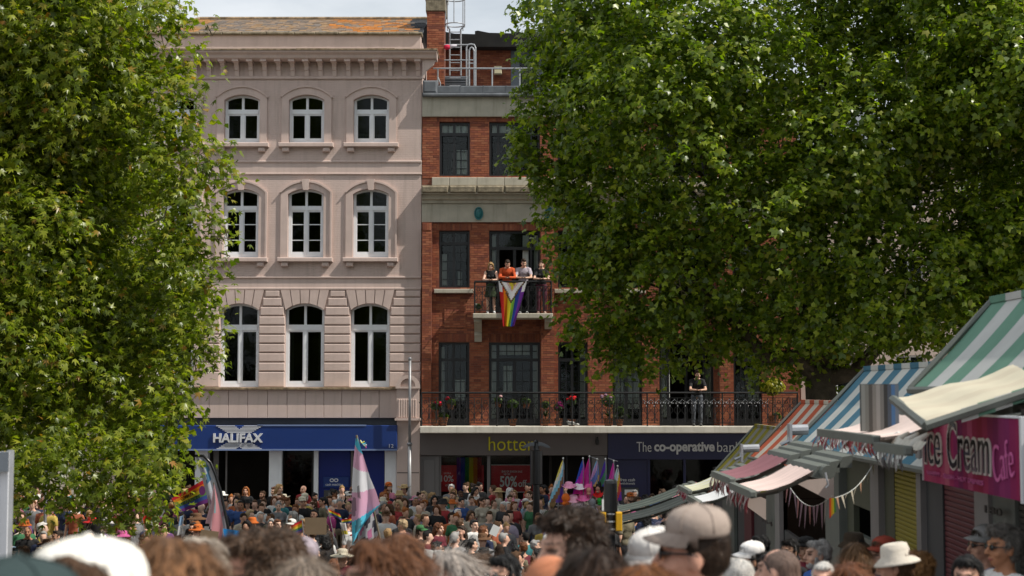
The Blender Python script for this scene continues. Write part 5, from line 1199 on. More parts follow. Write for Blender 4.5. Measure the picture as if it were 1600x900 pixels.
# ================================================================ plants on the balconies
def leaf_ball(name, c, r, n, size, mat, par, lobes=3, seed=1, up=.6, squash=1):
    rg = np.random.default_rng(seed); d = rg.normal(size=(n, 3)); d /= np.linalg.norm(d, axis=1, keepdims=True)
    p = np.array(c) + d * (r * rg.uniform(.3, 1.05, n) ** .5)[:, None] * np.array([1, 1, squash]); nr = d + np.array([0, 0, up]) + rg.normal(size=(n, 3)) * .3
    return link(name, leaf_mesh(name, p - np.array(ORG[par.name]), nr, rg.uniform(.6, 1.2, n) * size, mat, lobes, seed), par)
def potted(label, u, v, Yp, zt, r, flowers=None, pot=.13, seed=1, hang=False, blades=False, n=90):
    p = P(u, v, Yp); e = empty('potted_plant', (p.x, Yp, zt), label, 'potted plant', 'potted plants along the long balcony')
    zp = zt if not hang else p.z - r - .1
    m = MB(); m.lathe([(pot * .7, 0), (pot, pot * 1.5), (pot * 1.08, pot * 1.5), (pot * 1.08, pot * 1.75), (pot * .95, pot * 1.75)], (p.x, Yp, zp), 12); m.build('pot', M['terracotta'], e, smooth=False)
    if hang: m = MB(); m.box(p.x - .02, p.x + .02, Yp - .02, YF1 + .1, zp, zp + .03); m.build('pot_hook', M['black'], e)
    m = MB(); m.tube([(p.x, Yp, zp + pot), (p.x, Yp, p.z)], .02, 5); m.build('stem', M['twig'], e)
    if blades:
        m = MB(); rg = random.Random(seed)
        for k in range(26):
            a = rg.uniform(0, 2 * PI); L_ = rg.uniform(.5, .95); pts = []; el = rg.uniform(.5, 1.4); w = .022
            for t in range(7):
                s = t / 6; rr = L_ * s * math.cos(el); zz = L_ * (s * math.sin(el) - .75 * s * s * (1.35 - el * .6)); pts.append(Vector((p.x + rr * math.cos(a), Yp + rr * math.sin(a) * .6, zp + .3 + zz)))
            side = Vector((-math.sin(a), math.cos(a), 0)) * w
            for t in range(6): f0, f1 = 1 - t / 6, 1 - (t + 1) / 6; m.add([tuple(pts[t] - side * f0), tuple(pts[t] + side * f0), tuple(pts[t + 1] + side * f1), tuple(pts[t + 1] - side * f1)], [(0, 1, 2, 3)])
        m.build('blade_leaves', M['leafD'], e, kind='stuff')
    leaf_ball('foliage', (p.x, Yp, p.z), r, n, .075, M['leafD'], e, 3, seed, squash=.8)['kind'] = 'stuff'
    if flowers:
        rg = random.Random(seed + 50)
        for k in range(flowers[1]):
            a = rg.uniform(0, 2 * PI); q = Vector((p.x + r * .8 * math.cos(a), Yp - r * .7 * abs(math.sin(a)), p.z + r * rg.uniform(.0, .9))); m = MB(); m.ell(q, (.06, .06, .05), 8, 6, flowers[0]); m.build('flower', M['print'], e, color=True, smooth=True)
zt = z1b
potted('geranium with bright red and pink heads at the pink building end of the long balcony', 681, 633, 49.3, zt, .18, ((.60, .01, .04), 5), seed=2)
potted('trailing pot plant hung on the railing before the narrow french window', 704, 628, 49.25, zt, .15, ((.45, .01, .03), 2), .11, 3, True)
potted('terracotta trough of mixed green plants on the balcony floor', 692, 650, 49.4, zt, .16, None, .16, 4)
potted('small leafy pot hooked beside the wide french window', 778, 625, 49.25, zt, .13, ((.5, .3, .3), 1), .10, 5, True)
potted('climbing green plant in front of the french window centre', 801, 630, 49.35, zt, .17, None, .13, 6, n=150)
potted('bushy green pot hooked on the railing just past the climbing plant', 822, 626, 49.25, zt, .15, None, .11, 7, True)
potted('pale spiky pot plant beside the pink geraniums', 852, 632, 49.3, zt, .14, None, .12, 8, blades=True)
potted('pink geraniums spilling over a terracotta pot', 873, 636, 49.25, zt, .17, ((.62, .05, .28), 7), .14, 9)
potted('red geranium standing tallest between two brick piers', 893, 626, 49.3, zt, .15, ((.62, .01, .015), 6), .12, 10)
potted('long leaved cordyline with mauve flower spikes on the balcony', 950, 625, 49.4, zt, .25, ((.25, .14, .2), 4), .15, 11, blades=True, n=160)
potted('second spiky plant with arching pale blades beside the cordyline', 968, 640, 49.3, zt, .12, None, .12, 12, blades=True)
potted('low green plant at the end bay of the long balcony', 1213, 650, 49.4, zt, .15, None, .12, 14)
potted('small fern pot on the short balcony beside the railing corner', 747, 478, 49.4, z2, .10, ((.5, .5, .4), 1), .08, 15)
p = P(1207, 604, 49.3); e = empty('standard_shrub', (p.x, 49.3, zt), 'round yellow green shrub on a tall stem at the end of the long balcony', 'shrub')
m = MB(); m.lathe([(.14, 0), (.18, .3), (.19, .34)], (p.x, 49.3, zt), 12); m.build('pot', M['terracotta'], e); m = MB(); m.tube([(p.x, 49.3, zt + .2), (p.x + .02, 49.3, p.z)], .02, 6); m.build('stem', M['bark'], e)
leaf_ball('foliage', (p.x, 49.3, p.z), .40, 520, .085, M['leafC'], e, 3, 77, squash=.68)['kind'] = 'stuff'
# fairy lights along the long balcony
e = empty('fairy_lights', (5, YF1, zt + .9), 'drooping white string lights looped along the long balcony railing', 'string lights')
m = MB()
for k in range(16):
    x0 = hx(1005, 640, YF1) + k * .25; 
    m.tube([(x0 + .25 * t / 5, YF1 + .03, zt + .86 - .10 * math.sin(PI * t / 5)) for t in range(6)], .004, 4)
    for t in range(1, 5): m.ell((x0 + .25 * t / 5, YF1 + .03, zt + .84 - .10 * math.sin(PI * t / 5) - .05 * (t % 3)), (.012, .012, .02), 5, 4)
m.build('light_string', M['letter'], e, kind='stuff')
bd = empty('white_pigeon', P(895, 661, 49.15), 'white pigeon perched on the edge of the long balcony', 'bird')
b0 = P(893, 661, 49.12); m = MB(); m.ell((b0.x, 49.15, z1b + .09), (.13, .06, .06), 12, 8); m.ell((b0.x - .12, 49.15, z1b + .15), (.035, .03, .035), 8, 6); m.tube([(b0.x + .08, 49.15, z1b + .09), (b0.x + .25, 49.15, z1b + .05)], [.04, .015], 8); m.tube([(b0.x - .08, 49.15, z1b + .11), (b0.x - .115, 49.15, z1b + .145)], .03, 8); m.tube([(b0.x, 49.15, z1b + .06), (b0.x, 49.15, z1b)], .012, 5); m.build('body', M['paper'], bd, smooth=True)
# ================================================================ people
def rmat(axis, deg): return Matrix.Rotation(R(deg), 4, axis)
def remeshed(name, mb, voxel, mat, smooth_it=4, noise_amp=0, noise_scale=20, seed=0, feature=False, dec=1.0):
    me = mb.mesh('tmp'); o = bpy.data.objects.new('tmp', me); C.objects.link(o)
    md = o.modifiers.new('r', 'REMESH'); md.mode = 'VOXEL'; md.voxel_size = voxel
    sm = o.modifiers.new('s', 'SMOOTH'); sm.factor = .5; sm.iterations = smooth_it
    if dec < 1: d = o.modifiers.new('d', 'DECIMATE'); d.ratio = dec
    dg = bpy.context.evaluated_depsgraph_get(); out = bpy.data.meshes.new_from_object(o.evaluated_get(dg)); out.name = name
    bpy.data.objects.remove(o); bpy.data.meshes.remove(me)
    n = len(out.vertices); co = np.empty(n * 3, dtype=np.float32); out.vertices.foreach_get('co', co); co = co.reshape(-1, 3)
    if noise_amp:
        no = np.empty(n * 3, dtype=np.float32); out.vertex_normals.foreach_get('vector', no); no = no.reshape(-1, 3)
        rg = np.random.default_rng(seed); v = np.zeros(n)
        for q_ in range(26):
            f_ = .45 + 1.9 * (q_ / 26); k = rg.normal(size=3) * noise_scale * f_; v += np.sin(co @ k + rg.uniform(0, 6) + 1.5 * np.sin(co @ (rg.normal(size=3) * noise_scale * .4))) * .75 / f_
        co = co + no * (v / 3 * noise_amp)[:, None]; out.vertices.foreach_set('co', co.astype(np.float32).ravel())
    out.polygons.foreach_set('use_smooth', np.ones(len(out.polygons), dtype=bool)); out.materials.clear(); out.materials.append(mat)
    out.update(); return out, co
def capsule(m, a, b, ra, rb, n=12, flat=None):
    a, b = Vector(a), Vector(b); d = (b - a); L_ = d.length; d = d / L_ if L_ > 1e-6 else Vector((0, 0, 1)); pts = []; rr = []
    for t in (-.95, -.7, -.35): pts.append(a + d * ra * t); rr.append(ra * math.sqrt(1 - t * t))
    pts += [a, b]; rr += [ra, rb]
    for t in (.35, .7, .95): pts.append(b + d * rb * t); rr.append(rb * math.sqrt(1 - t * t))
    m.tube(pts, rr, n)
HC = Vector((0, -.005, 1.625))      # middle of the head of a figure 1.74 m tall
POSES = {   # elbow, wrist for each side (x is the figure's own, +x and -x), in metres; front is -y
    'stand': ((.25, .03, 1.13), (.25, -.06, .89)),
    'clasp': ((.26, -.02, 1.14), (.06, -.25, 1.08)),
    'phone': ((.23, -.20, 1.26), (.075, -.34, 1.50)),
    'raise': ((.30, -.10, 1.60), (.27, -.16, 1.86)),
    'wave': ((.25, .03, 1.13), (.25, -.06, .89)),
    'lean': ((.26, -.22, 1.12), (.07, -.46, 1.10)),
}
def figure(pose, female=False, voxel=.011, head_turn=0, head_nod=0, sleeves='short', bend=0, bottoms='trousers', build=1.0):
    """meshes of a clothed figure: body, top, bottom, shoes. Feet at z = 0, facing -y"""
    B, T, W, S = MB(), MB(), MB(), MB()
    sh = .165 if female else .19; hipw = .095
    hip = Vector((0, 0, .95)); UB = Matrix.Translation(hip) @ rmat('X', bend) @ Matrix.Translation(-hip)
    u = lambda p: UB @ Vector(p)
    neck = Vector((0, .01, 1.48)); HM = UB @ Matrix.Translation(neck) @ rmat('Z', head_turn) @ rmat('X', head_nod - bend * .45) @ Matrix.Translation(-neck)
    h = lambda p: HM @ Vector(p); h3 = HM.to_3x3()
    def E(m, c, r, nu=20, nv=14): m.ell(h(c), r, nu, nv, None, h3)
    # head
    E(B, (0, .015, 1.648), (.074, .094, .088)); E(B, (0, -.018, 1.60), (.066, .072, .085)); E(B, (0, -.035, 1.562), (.052, .052, .058)); E(B, (0, -.062, 1.535), (.024, .022, .02))
    E(B, (0, -.082, 1.655), (.05, .014, .018)); capsule(B, h((0, -.092, 1.635)), h((0, -.114, 1.598)), .009, .014, 8); E(B, (0, -.095, 1.592), (.019, .014, .009), 10, 8)
    E(B, (0, -.088, 1.563), (.024, .011, .007), 10, 6); E(B, (0, -.084, 1.553), (.021, .011, .008), 10, 6)
    for s in (-1, 1):
        E(B, (s * .076, .012, 1.612), (.010, .022, .034), 10, 8); E(B, (s * .045, -.062, 1.59), (.022, .02, .02), 10, 8)
    capsule(B, h((0, .012, 1.56)), u((0, .02, 1.43)), .054, .064)
    # trunk
    tw = .9 if female else 1.0
    for c, r in (((0, .015, 1.33), (sh * .93, .105, .15)), ((0, .005, 1.18), (.145 * tw, .10, .16)), ((0, 0, 1.02), (.15, .105, .14))):
        B.ell(u(c), (r[0] * build, r[1] * build, r[2]), 20, 12, None, UB.to_3x3())
        T.ell(u(c), (r[0] * build + .016, r[1] * build + .018, r[2] + .006), 20, 12, None, UB.to_3x3())
    if female:
        for s in (-1, 1): T.ell(u((s * .065, -.085, 1.27)), (.065, .06, .06), 12, 8)
    capsule(B, u((-sh * .7, .015, 1.425)), u((sh * .7, .015, 1.425)), .052, .052); capsule(T, u((-sh * .72, .015, 1.415)), u((sh * .72, .015, 1.415)), .066, .066)
    capsule(B, u((-.06, .012, 1.455)), u((.06, .012, 1.455)), .05, .05)
    # arms
    for s in (-1, 1):
        ps = pose[0 if s > 0 else 1] if isinstance(pose, tuple) else pose
        el, wr = POSES[ps]; so_ = u((s * sh, .015, 1.405)); el = u((s * el[0], el[1], el[2])); wr = u((s * wr[0], wr[1], wr[2]))
        if ps == 'lean': el = Vector((s * .24, UB.translation.y * 0 - .33, 1.13)) if bend else el; wr = Vector((s * .05, -.47, 1.11)) if bend else wr
        capsule(B, so_, el, .050, .038); capsule(B, el, wr, .037, .025)
        if sleeves == 'short': capsule(T, so_, so_.lerp(el, .62), .064, .056)
        elif sleeves == 'long': capsule(T, so_, el, .062, .05); capsule(T, el, el.lerp(wr, .9), .049, .038)
        elif sleeves == 'none': capsule(T, so_ + Vector((-s * .03, 0, .01)), so_ + Vector((-s * .01, 0, 0)), .05, .045)
        # hand: palm, four fingers, thumb
        d = (wr - el).normalized(); inn = Vector((-s, 0, 0)); inn = (inn - d * inn.dot(d)).normalized(); nrm_ = d.cross(inn) * s
        pc = wr + d * .045; 
        for q in (-.5, .5): capsule(B, wr + inn * q * .02, pc + inn * q * .05 + d * .02, .018, .015, 8)
        curl = .5 if ps in ('stand', 'wave') else (1.6 if ps in ('raise', 'phone') else 1.0)
        for f in range(4):
            base = pc + inn * (.034 - .0225 * f) + d * .03; L_ = (.036, .042, .039, .031)[f]; a1 = curl * .35; a2 = curl * .9
            k1 = base + (d * math.cos(a1) - nrm_ * math.sin(a1)) * L_; k2 = k1 + (d * math.cos(a2) - nrm_ * math.sin(a2)) * L_ * .8
            capsule(B, base, k1, .0105, .0095, 7); capsule(B, k1, k2, .0095, .0085, 7)
        tb = wr + inn * .025 + d * .02; t1 = tb + (inn * .75 + d * .6 - nrm_ * .2).normalized() * .04; capsule(B, tb, t1, .013, .011, 7); capsule(B, t1, t1 + (inn * .25 + d * .9 - nrm_ * .5).normalized() * .03, .011, .009, 7)
    # legs
    for s in (-1, 1):
        hp = Vector((s * hipw, 0, .90)); kn = Vector((s * .105, -.02, .49)); an = Vector((s * .11, .02, .09))
        capsule(B, hp, kn, .085, .055); capsule(B, kn, an, .055, .036); B.ell(kn + Vector((0, .03, -.13)), (.05, .05, .11), 10, 8)
        capsule(B, an + Vector((0, .02, -.045)), an + Vector((0, -.12, -.06)), .04, .032)
        capsule(S, an + Vector((0, .02, -.045)), an + Vector((0, -.14, -.055)), .052, .044); capsule(S, an + Vector((0, .01, .01)), an, .045, .045)
        if bottoms == 'trousers': capsule(W, hp, kn, .100, .076); capsule(W, kn, an + Vector((0, 0, .01)), .074, .062)
        elif bottoms == 'shorts': capsule(W, hp, hp.lerp(kn, .85), .102, .098)
    if bottoms == 'skirt': W.lathe([(.13, 1.06), (.165, .96), (.19, .75), (.20, .55), (.19, .55), (.12, .98)], (0, 0, 0), 20)
    W.ell((0, .01, .96), (.168, .125, .12), 18, 12); B.ell((0, .01, .93), (.15, .11, .12), 18, 12)
    out = {}
    body, co = remeshed('body', B, voxel, M['skin'], 3, dec=.42 if voxel > .01 else .6)
    # brows, eyes, lips
    Hi = np.array(HM.inverted()); p = np.c_[co, np.ones(len(co))] @ Hi.T; x, y, z = np.abs(p[:, 0]), p[:, 1], p[:, 2]
    col = np.zeros((len(co), 4), dtype=np.float32); front = y < -.045
    def put(mask, c, a): col[mask] = (*c, a)
    put(front & (((x - .030) / .017) ** 2 + ((z - 1.633) / .009) ** 2 < 1), (.02, .015, .012), .85)
    put(front & (((x - .032) / .024) ** 2 + ((z - 1.6545 - .004) / .006) ** 2 < 1), (.06, .035, .02), .8)
    put((y < -.07) & ((x / .026) ** 2 + ((z - 1.559) / .010) ** 2 < 1), (.32, .09, .075), .8)
    put((y < -.09) & (((x - .009) / .005) ** 2 + ((z - 1.587) / .004) ** 2 < 1), (.08, .03, .02), .7)
    a = body.color_attributes.new('feature', 'FLOAT_COLOR', 'POINT'); a.data.foreach_set('color', col.ravel())
    out['body'] = body
    out['top'] = remeshed('top', T, voxel * 1.1, M['cloth'], 4, .0045, 22, 3)[0]
    out['bottom'] = remeshed('bottom', W, voxel * 1.4, M['cloth'], 3, .003, 18, 4)[0]
    out['shoes'] = remeshed('shoes', S, voxel * 1.3, M['cloth'], 2)[0]
    out['HM'] = HM
    return out
def hair_mesh(style, voxel=.011, seed=0):
    m = MB(); E = lambda c, r: m.ell(c, r, 22, 14)
    if style in ('short', 'crop', 'curly', 'quiff'):
        k = .0 if style != 'curly' else .012; k = -.006 if style == 'crop' else k
        E((0, .042 + k * .9, 1.668 + k * .5), (.083 + k, .088 + k * .6, .086 + k)); E((0, .05, 1.63), (.079 + k, .078 + k, .085 + k * 1.5)); E((0, -.030, 1.722 + k * .6), (.062 + k * .6, .052 + k * .3, .026 + k * .5))
        for s in (-1, 1): E((s * .072, .015, 1.645), (.014 + k * .6, .03, .035))
        if style == 'quiff': E((0, -.055, 1.738), (.055, .045, .034)); E((0, .0, 1.745), (.055, .06, .03))
    elif style in ('long', 'bob', 'wavy'):
        (E((0, .042, 1.668), (.086, .090, .088)) if style == 'wavy' else E((0, .030, 1.667), (.088, .098, .089))); E((0, -.028, 1.722), (.06, .055, .027)); L_ = {'long': 1.34, 'bob': 1.50, 'wavy': 1.38}[style]
        for s in (-1, 1):
            yb_ = .045 if style == 'wavy' else .005
            capsule(m, (s * .072, yb_, 1.66), (s * .085, yb_, L_ + .08), .030, .034); capsule(m, (s * .05, .06, 1.65), (s * .06, .09, L_), .05, .05)
            if style != 'wavy': capsule(m, (s * .02, -.045, 1.742), (s * .074, -.052, 1.66), .02, .018)
        capsule(m, (0, .07, 1.65), (0, .10, L_), .06, .055)
    elif style == 'bun':
        E((0, .026, 1.665), (.083, .098, .087)); E((0, .05, 1.62), (.076, .07, .08)); E((0, -.03, 1.712), (.058, .05, .03)); E((0, .10, 1.73), (.042, .042, .042))
    elif style == 'ponytail':
        E((0, .026, 1.665), (.083, .098, .087)); E((0, .05, 1.62), (.076, .07, .08)); E((0, -.03, 1.712), (.058, .05, .03)); capsule(m, (0, .12, 1.68), (0, .16, 1.48), .032, .022)
    elif style == 'afro': E((0, .03, 1.69), (.135, .135, .125)); E((0, .05, 1.62), (.12, .11, .10))
    elif style == 'beard':
        E((0, -.052, 1.545), (.050, .045, .042)); E((0, -.07, 1.53), (.035, .03, .03))
        for s in (-1, 1): E((s * .06, -.02, 1.575), (.014, .03, .04))
    elif style == 'stubble_crop': E((0, .022, 1.652), (.0765, .096, .085)); E((0, .05, 1.61), (.071, .068, .08))
    amp = {'curly': .008, 'afro': .014, 'wavy': .007, 'crop': .0015, 'stubble_crop': .0006}.get(style, .0045)
    return remeshed('hair', m, voxel, M['hair'], 3, amp, 95 if style in ('curly', 'afro') else 60, seed + 5)[0]
def hat_mesh(kind):
    m = MB()
    dome = lambda c, r, z0=-.2: m.lathe([(r[0] * 1.0 * math.cos(a), r[2] * math.sin(a)) for a in [i * PI / 2 / 8 for i in range(9)]], c, 22)
    if kind == 'cap':
        for i in range(9): pass
        prof = [(.094, -.012), (.097, 0), (.099, .018), (.096, .036), (.087, .055), (.068, .070), (.04, .080), (.012, .084), (.008, .087)]
        m.lathe(prof, (0, .022, 1.694), 26)
        for q_ in range(6):
            an = q_ * PI / 3 + PI / 6; m.tube([(r_ * 1.012 * math.cos(an), .022 + r_ * 1.012 * math.sin(an), 1.694 + z_ + .001) for r_, z_ in prof[1:8]], .0016, 5)
        m.ell((0, .022, 1.782), (.008, .008, .004), 8, 5)
        n = 14
        for t in range(n):       # peak
            a0, a1 = PI + PI * t / n, PI + PI * (t + 1) / n
            def e(a, r, dy, dz): return (math.cos(a) * r, .022 + math.sin(a) * r * dy, 1.694 + dz)
            dr = lambda a: -.028 * abs(math.cos(a)) ** 1.5
            q = [e(a0, .096, 1, 0), e(a1, .096, 1, 0), e(a1, .094, 1.80, -.014 + dr(a1)), e(a0, .094, 1.80, -.014 + dr(a0))]
            q2 = [(p[0], p[1], p[2] + .005) for p in q]
            m.add(q + q2, [(0, 3, 2, 1), (4, 5, 6, 7), (3, 7, 6, 2)])
        me = m.mesh('cap', M['cloth'], smooth=True); return me
    prof = {'sun': [(.19, -.03), (.185, -.012), (.14, .0), (.10, .006), (.096, .04), (.088, .08), (.06, .098), (.01, .102)],
            'bucket': [(.155, -.045), (.15, -.03), (.10, .01), (.095, .05), (.086, .085), (.06, .095), (.01, .097)],
            'wide': [(.23, -.035), (.225, -.02), (.12, .012), (.102, .018), (.099, .05), (.09, .09), (.06, .105), (.01, .108)]}
    if kind in ('sun', 'bucket', 'wide'):
        m.lathe(prof[kind], (0, .018, 1.685), 26); return m.mesh('hat', M['cloth'], smooth=True)
    if kind == 'cowboy':
        n = 28; rings = [(.20, 0), (.15, -.012), (.10, .0), (.096, .05), (.085, .095), (.06, .105), (.01, .085)]; vs = []
        for r, z in rings:
            for j in range(n):
                a = 2 * PI * j / n; up = .05 * abs(math.cos(a)) ** 2 if r > .14 else 0; vs.append((r * math.cos(a), .018 + r * 1.12 * math.sin(a), 1.685 + z + up * (r - .1) * 10))
        m.add(vs, [(i * n + j, i * n + (j + 1) % n, (i + 1) * n + (j + 1) % n, (i + 1) * n + j) for i in range(len(rings) - 1) for j in range(n)] + [tuple(range(6 * n, 7 * n))])
        return m.mesh('hat', M['cloth'], smooth=True)
def glasses_mesh():
    m = MB()
    for s in (-1, 1): m.ell((s * .032, -.094, 1.632), (.025, .006, .019), 12, 8); m.tube([(s * .055, -.088, 1.636), (s * .078, -.02, 1.636), (s * .08, .02, 1.63)], .0035, 5)
    m.tube([(-.012, -.098, 1.636), (.012, -.098, 1.636)], .003, 5); return m.mesh('sunglasses', M['glasslens'], smooth=True)
def strands(style, n, seed, length, width=.0016):
    src = HAIRS[style]; rg = np.random.default_rng(seed); nf = len(src.polygons); c = np.empty(nf * 3, dtype=np.float32); nn = np.empty(nf * 3, dtype=np.float32); src.polygons.foreach_get('center', c); src.polygons.foreach_get('normal', nn); c = c.reshape(-1, 3); nn = nn.reshape(-1, 3)
    i = rg.integers(0, nf, n); p = c[i] + rg.normal(size=(n, 3)) * .003; nr = nn[i]; down = np.array([0, .25, -1.0]) + rg.normal(size=(n, 3)) * (.7 if style in ('curly', 'quiff') else .16); d = down - nr * (down * nr).sum(1, keepdims=True); d /= np.linalg.norm(d, axis=1, keepdims=True) + 1e-9
    side = np.cross(d, nr); L_ = length * rg.uniform(.5, 1.2, n)[:, None]; seg = 3; P_ = []; wv = rg.normal(size=(n, 3)) * .12; lift = rg.uniform(.0, .16 if style in ('curly', 'quiff') else .04, n)[:, None]
    for t in range(seg + 1):
        s = t / seg; q = p + d * L_ * s + nr * L_ * (lift * s + .02) + wv * L_ * s * s; w = side * width * (1 - .6 * s); P_ += [q - w, q + w]
    V_ = np.stack(P_, 1).reshape(-1, 3); k = 2 * (seg + 1); F = np.array([(2 * t, 2 * t + 1, 2 * t + 3, 2 * t + 2) for t in range(seg)]); F = (F[None] + (np.arange(n) * k)[:, None, None]).reshape(-1, 4)
    me = bpy.data.meshes.new('hair_strand'); me.vertices.add(len(V_)); me.vertices.foreach_set('co', V_.astype(np.float32).ravel()); me.loops.add(F.size); me.loops.foreach_set('vertex_index', F.astype(np.int32).ravel()); me.polygons.add(len(F)); me.polygons.foreach_set('loop_start', np.arange(0, F.size, 4, dtype=np.int32)); me.update(calc_edges=True)
    a = me.attributes.new('rnd', 'FLOAT', 'FACE'); a.data.foreach_set('value', np.repeat(rg.random(n), seg).astype(np.float32)); me.materials.append(M['strand']); return me
def strand_mat():
    m, t, b = principled('hair_strand', (.1,) * 3, .5, 0, .22); oi = N(t, 'ShaderNodeObjectInfo'); a = N(t, 'ShaderNodeAttribute'); a.attribute_name = 'rnd'
    f = ramp(t, a.outputs['Fac'], [(0, (.65,) * 3), (.6, (1.05,) * 3), (1, (1.7, 1.6, 1.5))]); t.links.new(mixc(t, 1.0, oi.outputs['Color'], f, 'MULTIPLY'), b.inputs['Base Color']); return m
M['strand'] = strand_mat()
HAIRS = {k: hair_mesh(k) for k in ('short', 'crop', 'curly', 'quiff', 'long', 'bob', 'wavy', 'bun', 'ponytail', 'afro', 'beard', 'stubble_crop')}
HATS = {k: hat_mesh(k) for k in ('cap', 'sun', 'bucket', 'wide', 'cowboy')}
GLS = glasses_mesh()
def _phone():
    m = MB(); m.bbox(-.037, .037, -.004, .004, -.075, .075, .002); return m.mesh('phone', M['darkphone'])
PHONE = _phone()
STR = {'short': strands('short', 5000, 1, .035), 'curly': strands('curly', 6500, 2, .035, .002), 'wavy': strands('wavy', 6000, 3, .09), 'long': strands('long', 7000, 4, .12), 'bob': strands('bob', 6000, 5, .10), 'quiff': strands('quiff', 5000, 6, .04), 'crop': strands('crop', 4000, 7, .016), 'beard': strands('beard', 1500, 8, .014)}
FIG = {}
def fig(**k):
    key = tuple(sorted((a, str(b)) for a, b in k.items()))
    if key not in FIG: FIG[key] = figure(**k)
    return FIG[key]
HCOL = {'dark brown': (.030, .017, .010), 'black': (.010, .009, .009), 'brown': (.075, .038, .018), 'auburn': (.13, .045, .016), 'blonde': (.34, .21, .09), 'fair': (.42, .30, .17), 'grey': (.30, .29, .28), 'white': (.60, .58, .55), 'ginger': (.28, .09, .02), 'pink dyed': (.55, .10, .25), 'green dyed': (.12, .35, .08)}
SKC = [(.64, .38, .28), (.68, .43, .32), (.57, .32, .22), (.72, .47, .36), (.40, .20, .12), (.20, .09, .05), (.13, .06, .035)]
TCOL = {'white': (.72, .71, .69), 'black': (.018, .018, .02), 'navy': (.02, .03, .08), 'grey': (.22, .22, .23), 'blue': (.03, .10, .35), 'red': (.45, .02, .025), 'pink': (.62, .18, .30), 'green': (.04, .20, .08), 'orange': (.62, .14, .02), 'cream': (.58, .50, .38), 'teal': (.03, .22, .24), 'purple': (.16, .04, .24), 'maroon': (.16, .015, .03), 'yellow': (.60, .42, .04), 'pale blue': (.30, .45, .62), 'khaki': (.20, .17, .10), 'rust': (.45, .10, .03), 'lilac': (.40, .33, .45), 'charcoal': (.05, .05, .055), 'magenta': (.50, .02, .22)}
def person(loc, label, F, skin, hair=None, hcol='brown', top='white', bottom=(.03, .035, .06), shoes=(.5, .5, .5), hat=None, hatcol=(.7, .7, .7), glasses=False, beard=None, rz=0, s=1.0, group=None, phone=False, hat_tilt=0, hair_scale=None, glasses_up=False, hat_rz=0):
    r = empty('person', loc, label, 'person', group, rz); r.scale = (s, s, s)
    def ch(name, me, col, hm=False, extra=None):
        o = bpy.data.objects.new(name, me); C.objects.link(o); o.parent = r; o.color = (*col, 1)
        if hm: o.matrix_local = F['HM'] @ (extra if extra is not None else Matrix())
        return o
    ch('body', F['body'], skin)
    t = top if isinstance(top, tuple) else TCOL[top]
    ch('top', F['top'], t); ch('trousers', F['bottom'], bottom); ch('shoes', F['shoes'], shoes)
    if hair:
        ex = None
        if hair_scale: ex = Matrix.Translation(HC) @ Matrix.Diagonal((*hair_scale, 1)) @ Matrix.Translation(-HC)
        ch('hair', HAIRS[hair], hcol if isinstance(hcol, tuple) else HCOL[hcol], True, ex)
        if group == GA and hair in STR: ch('hair_strand', STR[hair], hcol if isinstance(hcol, tuple) else HCOL[hcol], True, ex)['kind'] = 'stuff'
    if beard: ch('beard', HAIRS['beard'], beard if isinstance(beard, tuple) else HCOL[beard], True)
    if hat:
        ex = Matrix.Translation(HC) @ rmat('Z', hat_rz) @ rmat('X', hat_tilt) @ Matrix.Translation(-HC); ch(hat if hat == 'cap' else 'hat', HATS[hat], hatcol, True, ex)
    if glasses: ch('sunglasses', GLS, (0, 0, 0), True)
    if glasses_up: ch('sunglasses', GLS, (0, 0, 0), True, Matrix.Translation(HC) @ rmat('X', -48) @ Matrix.Translation(-HC))
    if phone:
        o = ch('phone', PHONE, (0, 0, 0)); o.location = (0, -.375, 1.58); o.rotation_euler = (R(-12), 0, 0)
    return r

GA = 'people standing close by on the terrace'
# ---------------------------------------------------------------- people on the balconies
def on_balcony(u, Yp, z, v_top, label, F, **k):
    top_z = max(P(0, v_top, Yp).z, z + 1.2); p = P(u, 430, Yp)
    return person((p.x, Yp, z), label, F, **k)
fl_ = fig(pose='lean', female=True, bend=14, head_nod=20, sleeves='none', bottoms='skirt')
ml_ = fig(pose='lean', bend=20, head_nod=26, sleeves='long'); ml2 = fig(pose='lean', bend=16, head_nod=16, head_turn=14, sleeves='short'); fl2 = fig(pose='lean', female=True, bend=10, head_nod=8, head_turn=-18, sleeves='short')
YPp = YF2 + .56
person((P(767, 450, YPp).x, YPp, z2), 'blonde woman in black halter top and green skirt leaning on the short balcony rail', fl_, SKC[3], 'long', 'blonde', 'black', (.03, .045, .02), (.7, .7, .7), s=.97)
person((P(793, 450, YPp).x, YPp, z2), 'man in an open rust orange shirt bending over the rail above the flag', ml_, SKC[0], 'quiff', 'dark brown', (.55, .09, .025), (.02, .02, .02), s=1.03)
person((P(818, 450, YPp).x, YPp, z2), 'man in a pale lilac grey printed t-shirt leaning on the short balcony rail', ml2, SKC[1], 'quiff', 'dark brown', (.42, .37, .42), (.012, .012, .014), s=1.03)
person((P(846, 450, YPp).x, YPp, z2), 'woman in black top and maroon trousers at the end of the short balcony', fl2, SKC[3], 'bun', 'brown', 'black', (.085, .02, .035), (.5, .35, .3), s=1.0)
fb = fig(pose='lean', bend=14, head_nod=12, head_turn=24, sleeves='short')
person((P(1089, 640, YF1 + .56).x, YF1 + .56, z1b), 'man in a black t-shirt and grey jeans leaning on the long balcony rail', fb, SKC[1], 'quiff', 'dark brown', 'black', (.10, .11, .13), (.1, .1, .1), s=1.03)
FW0 = fig(pose='clasp', female=True)
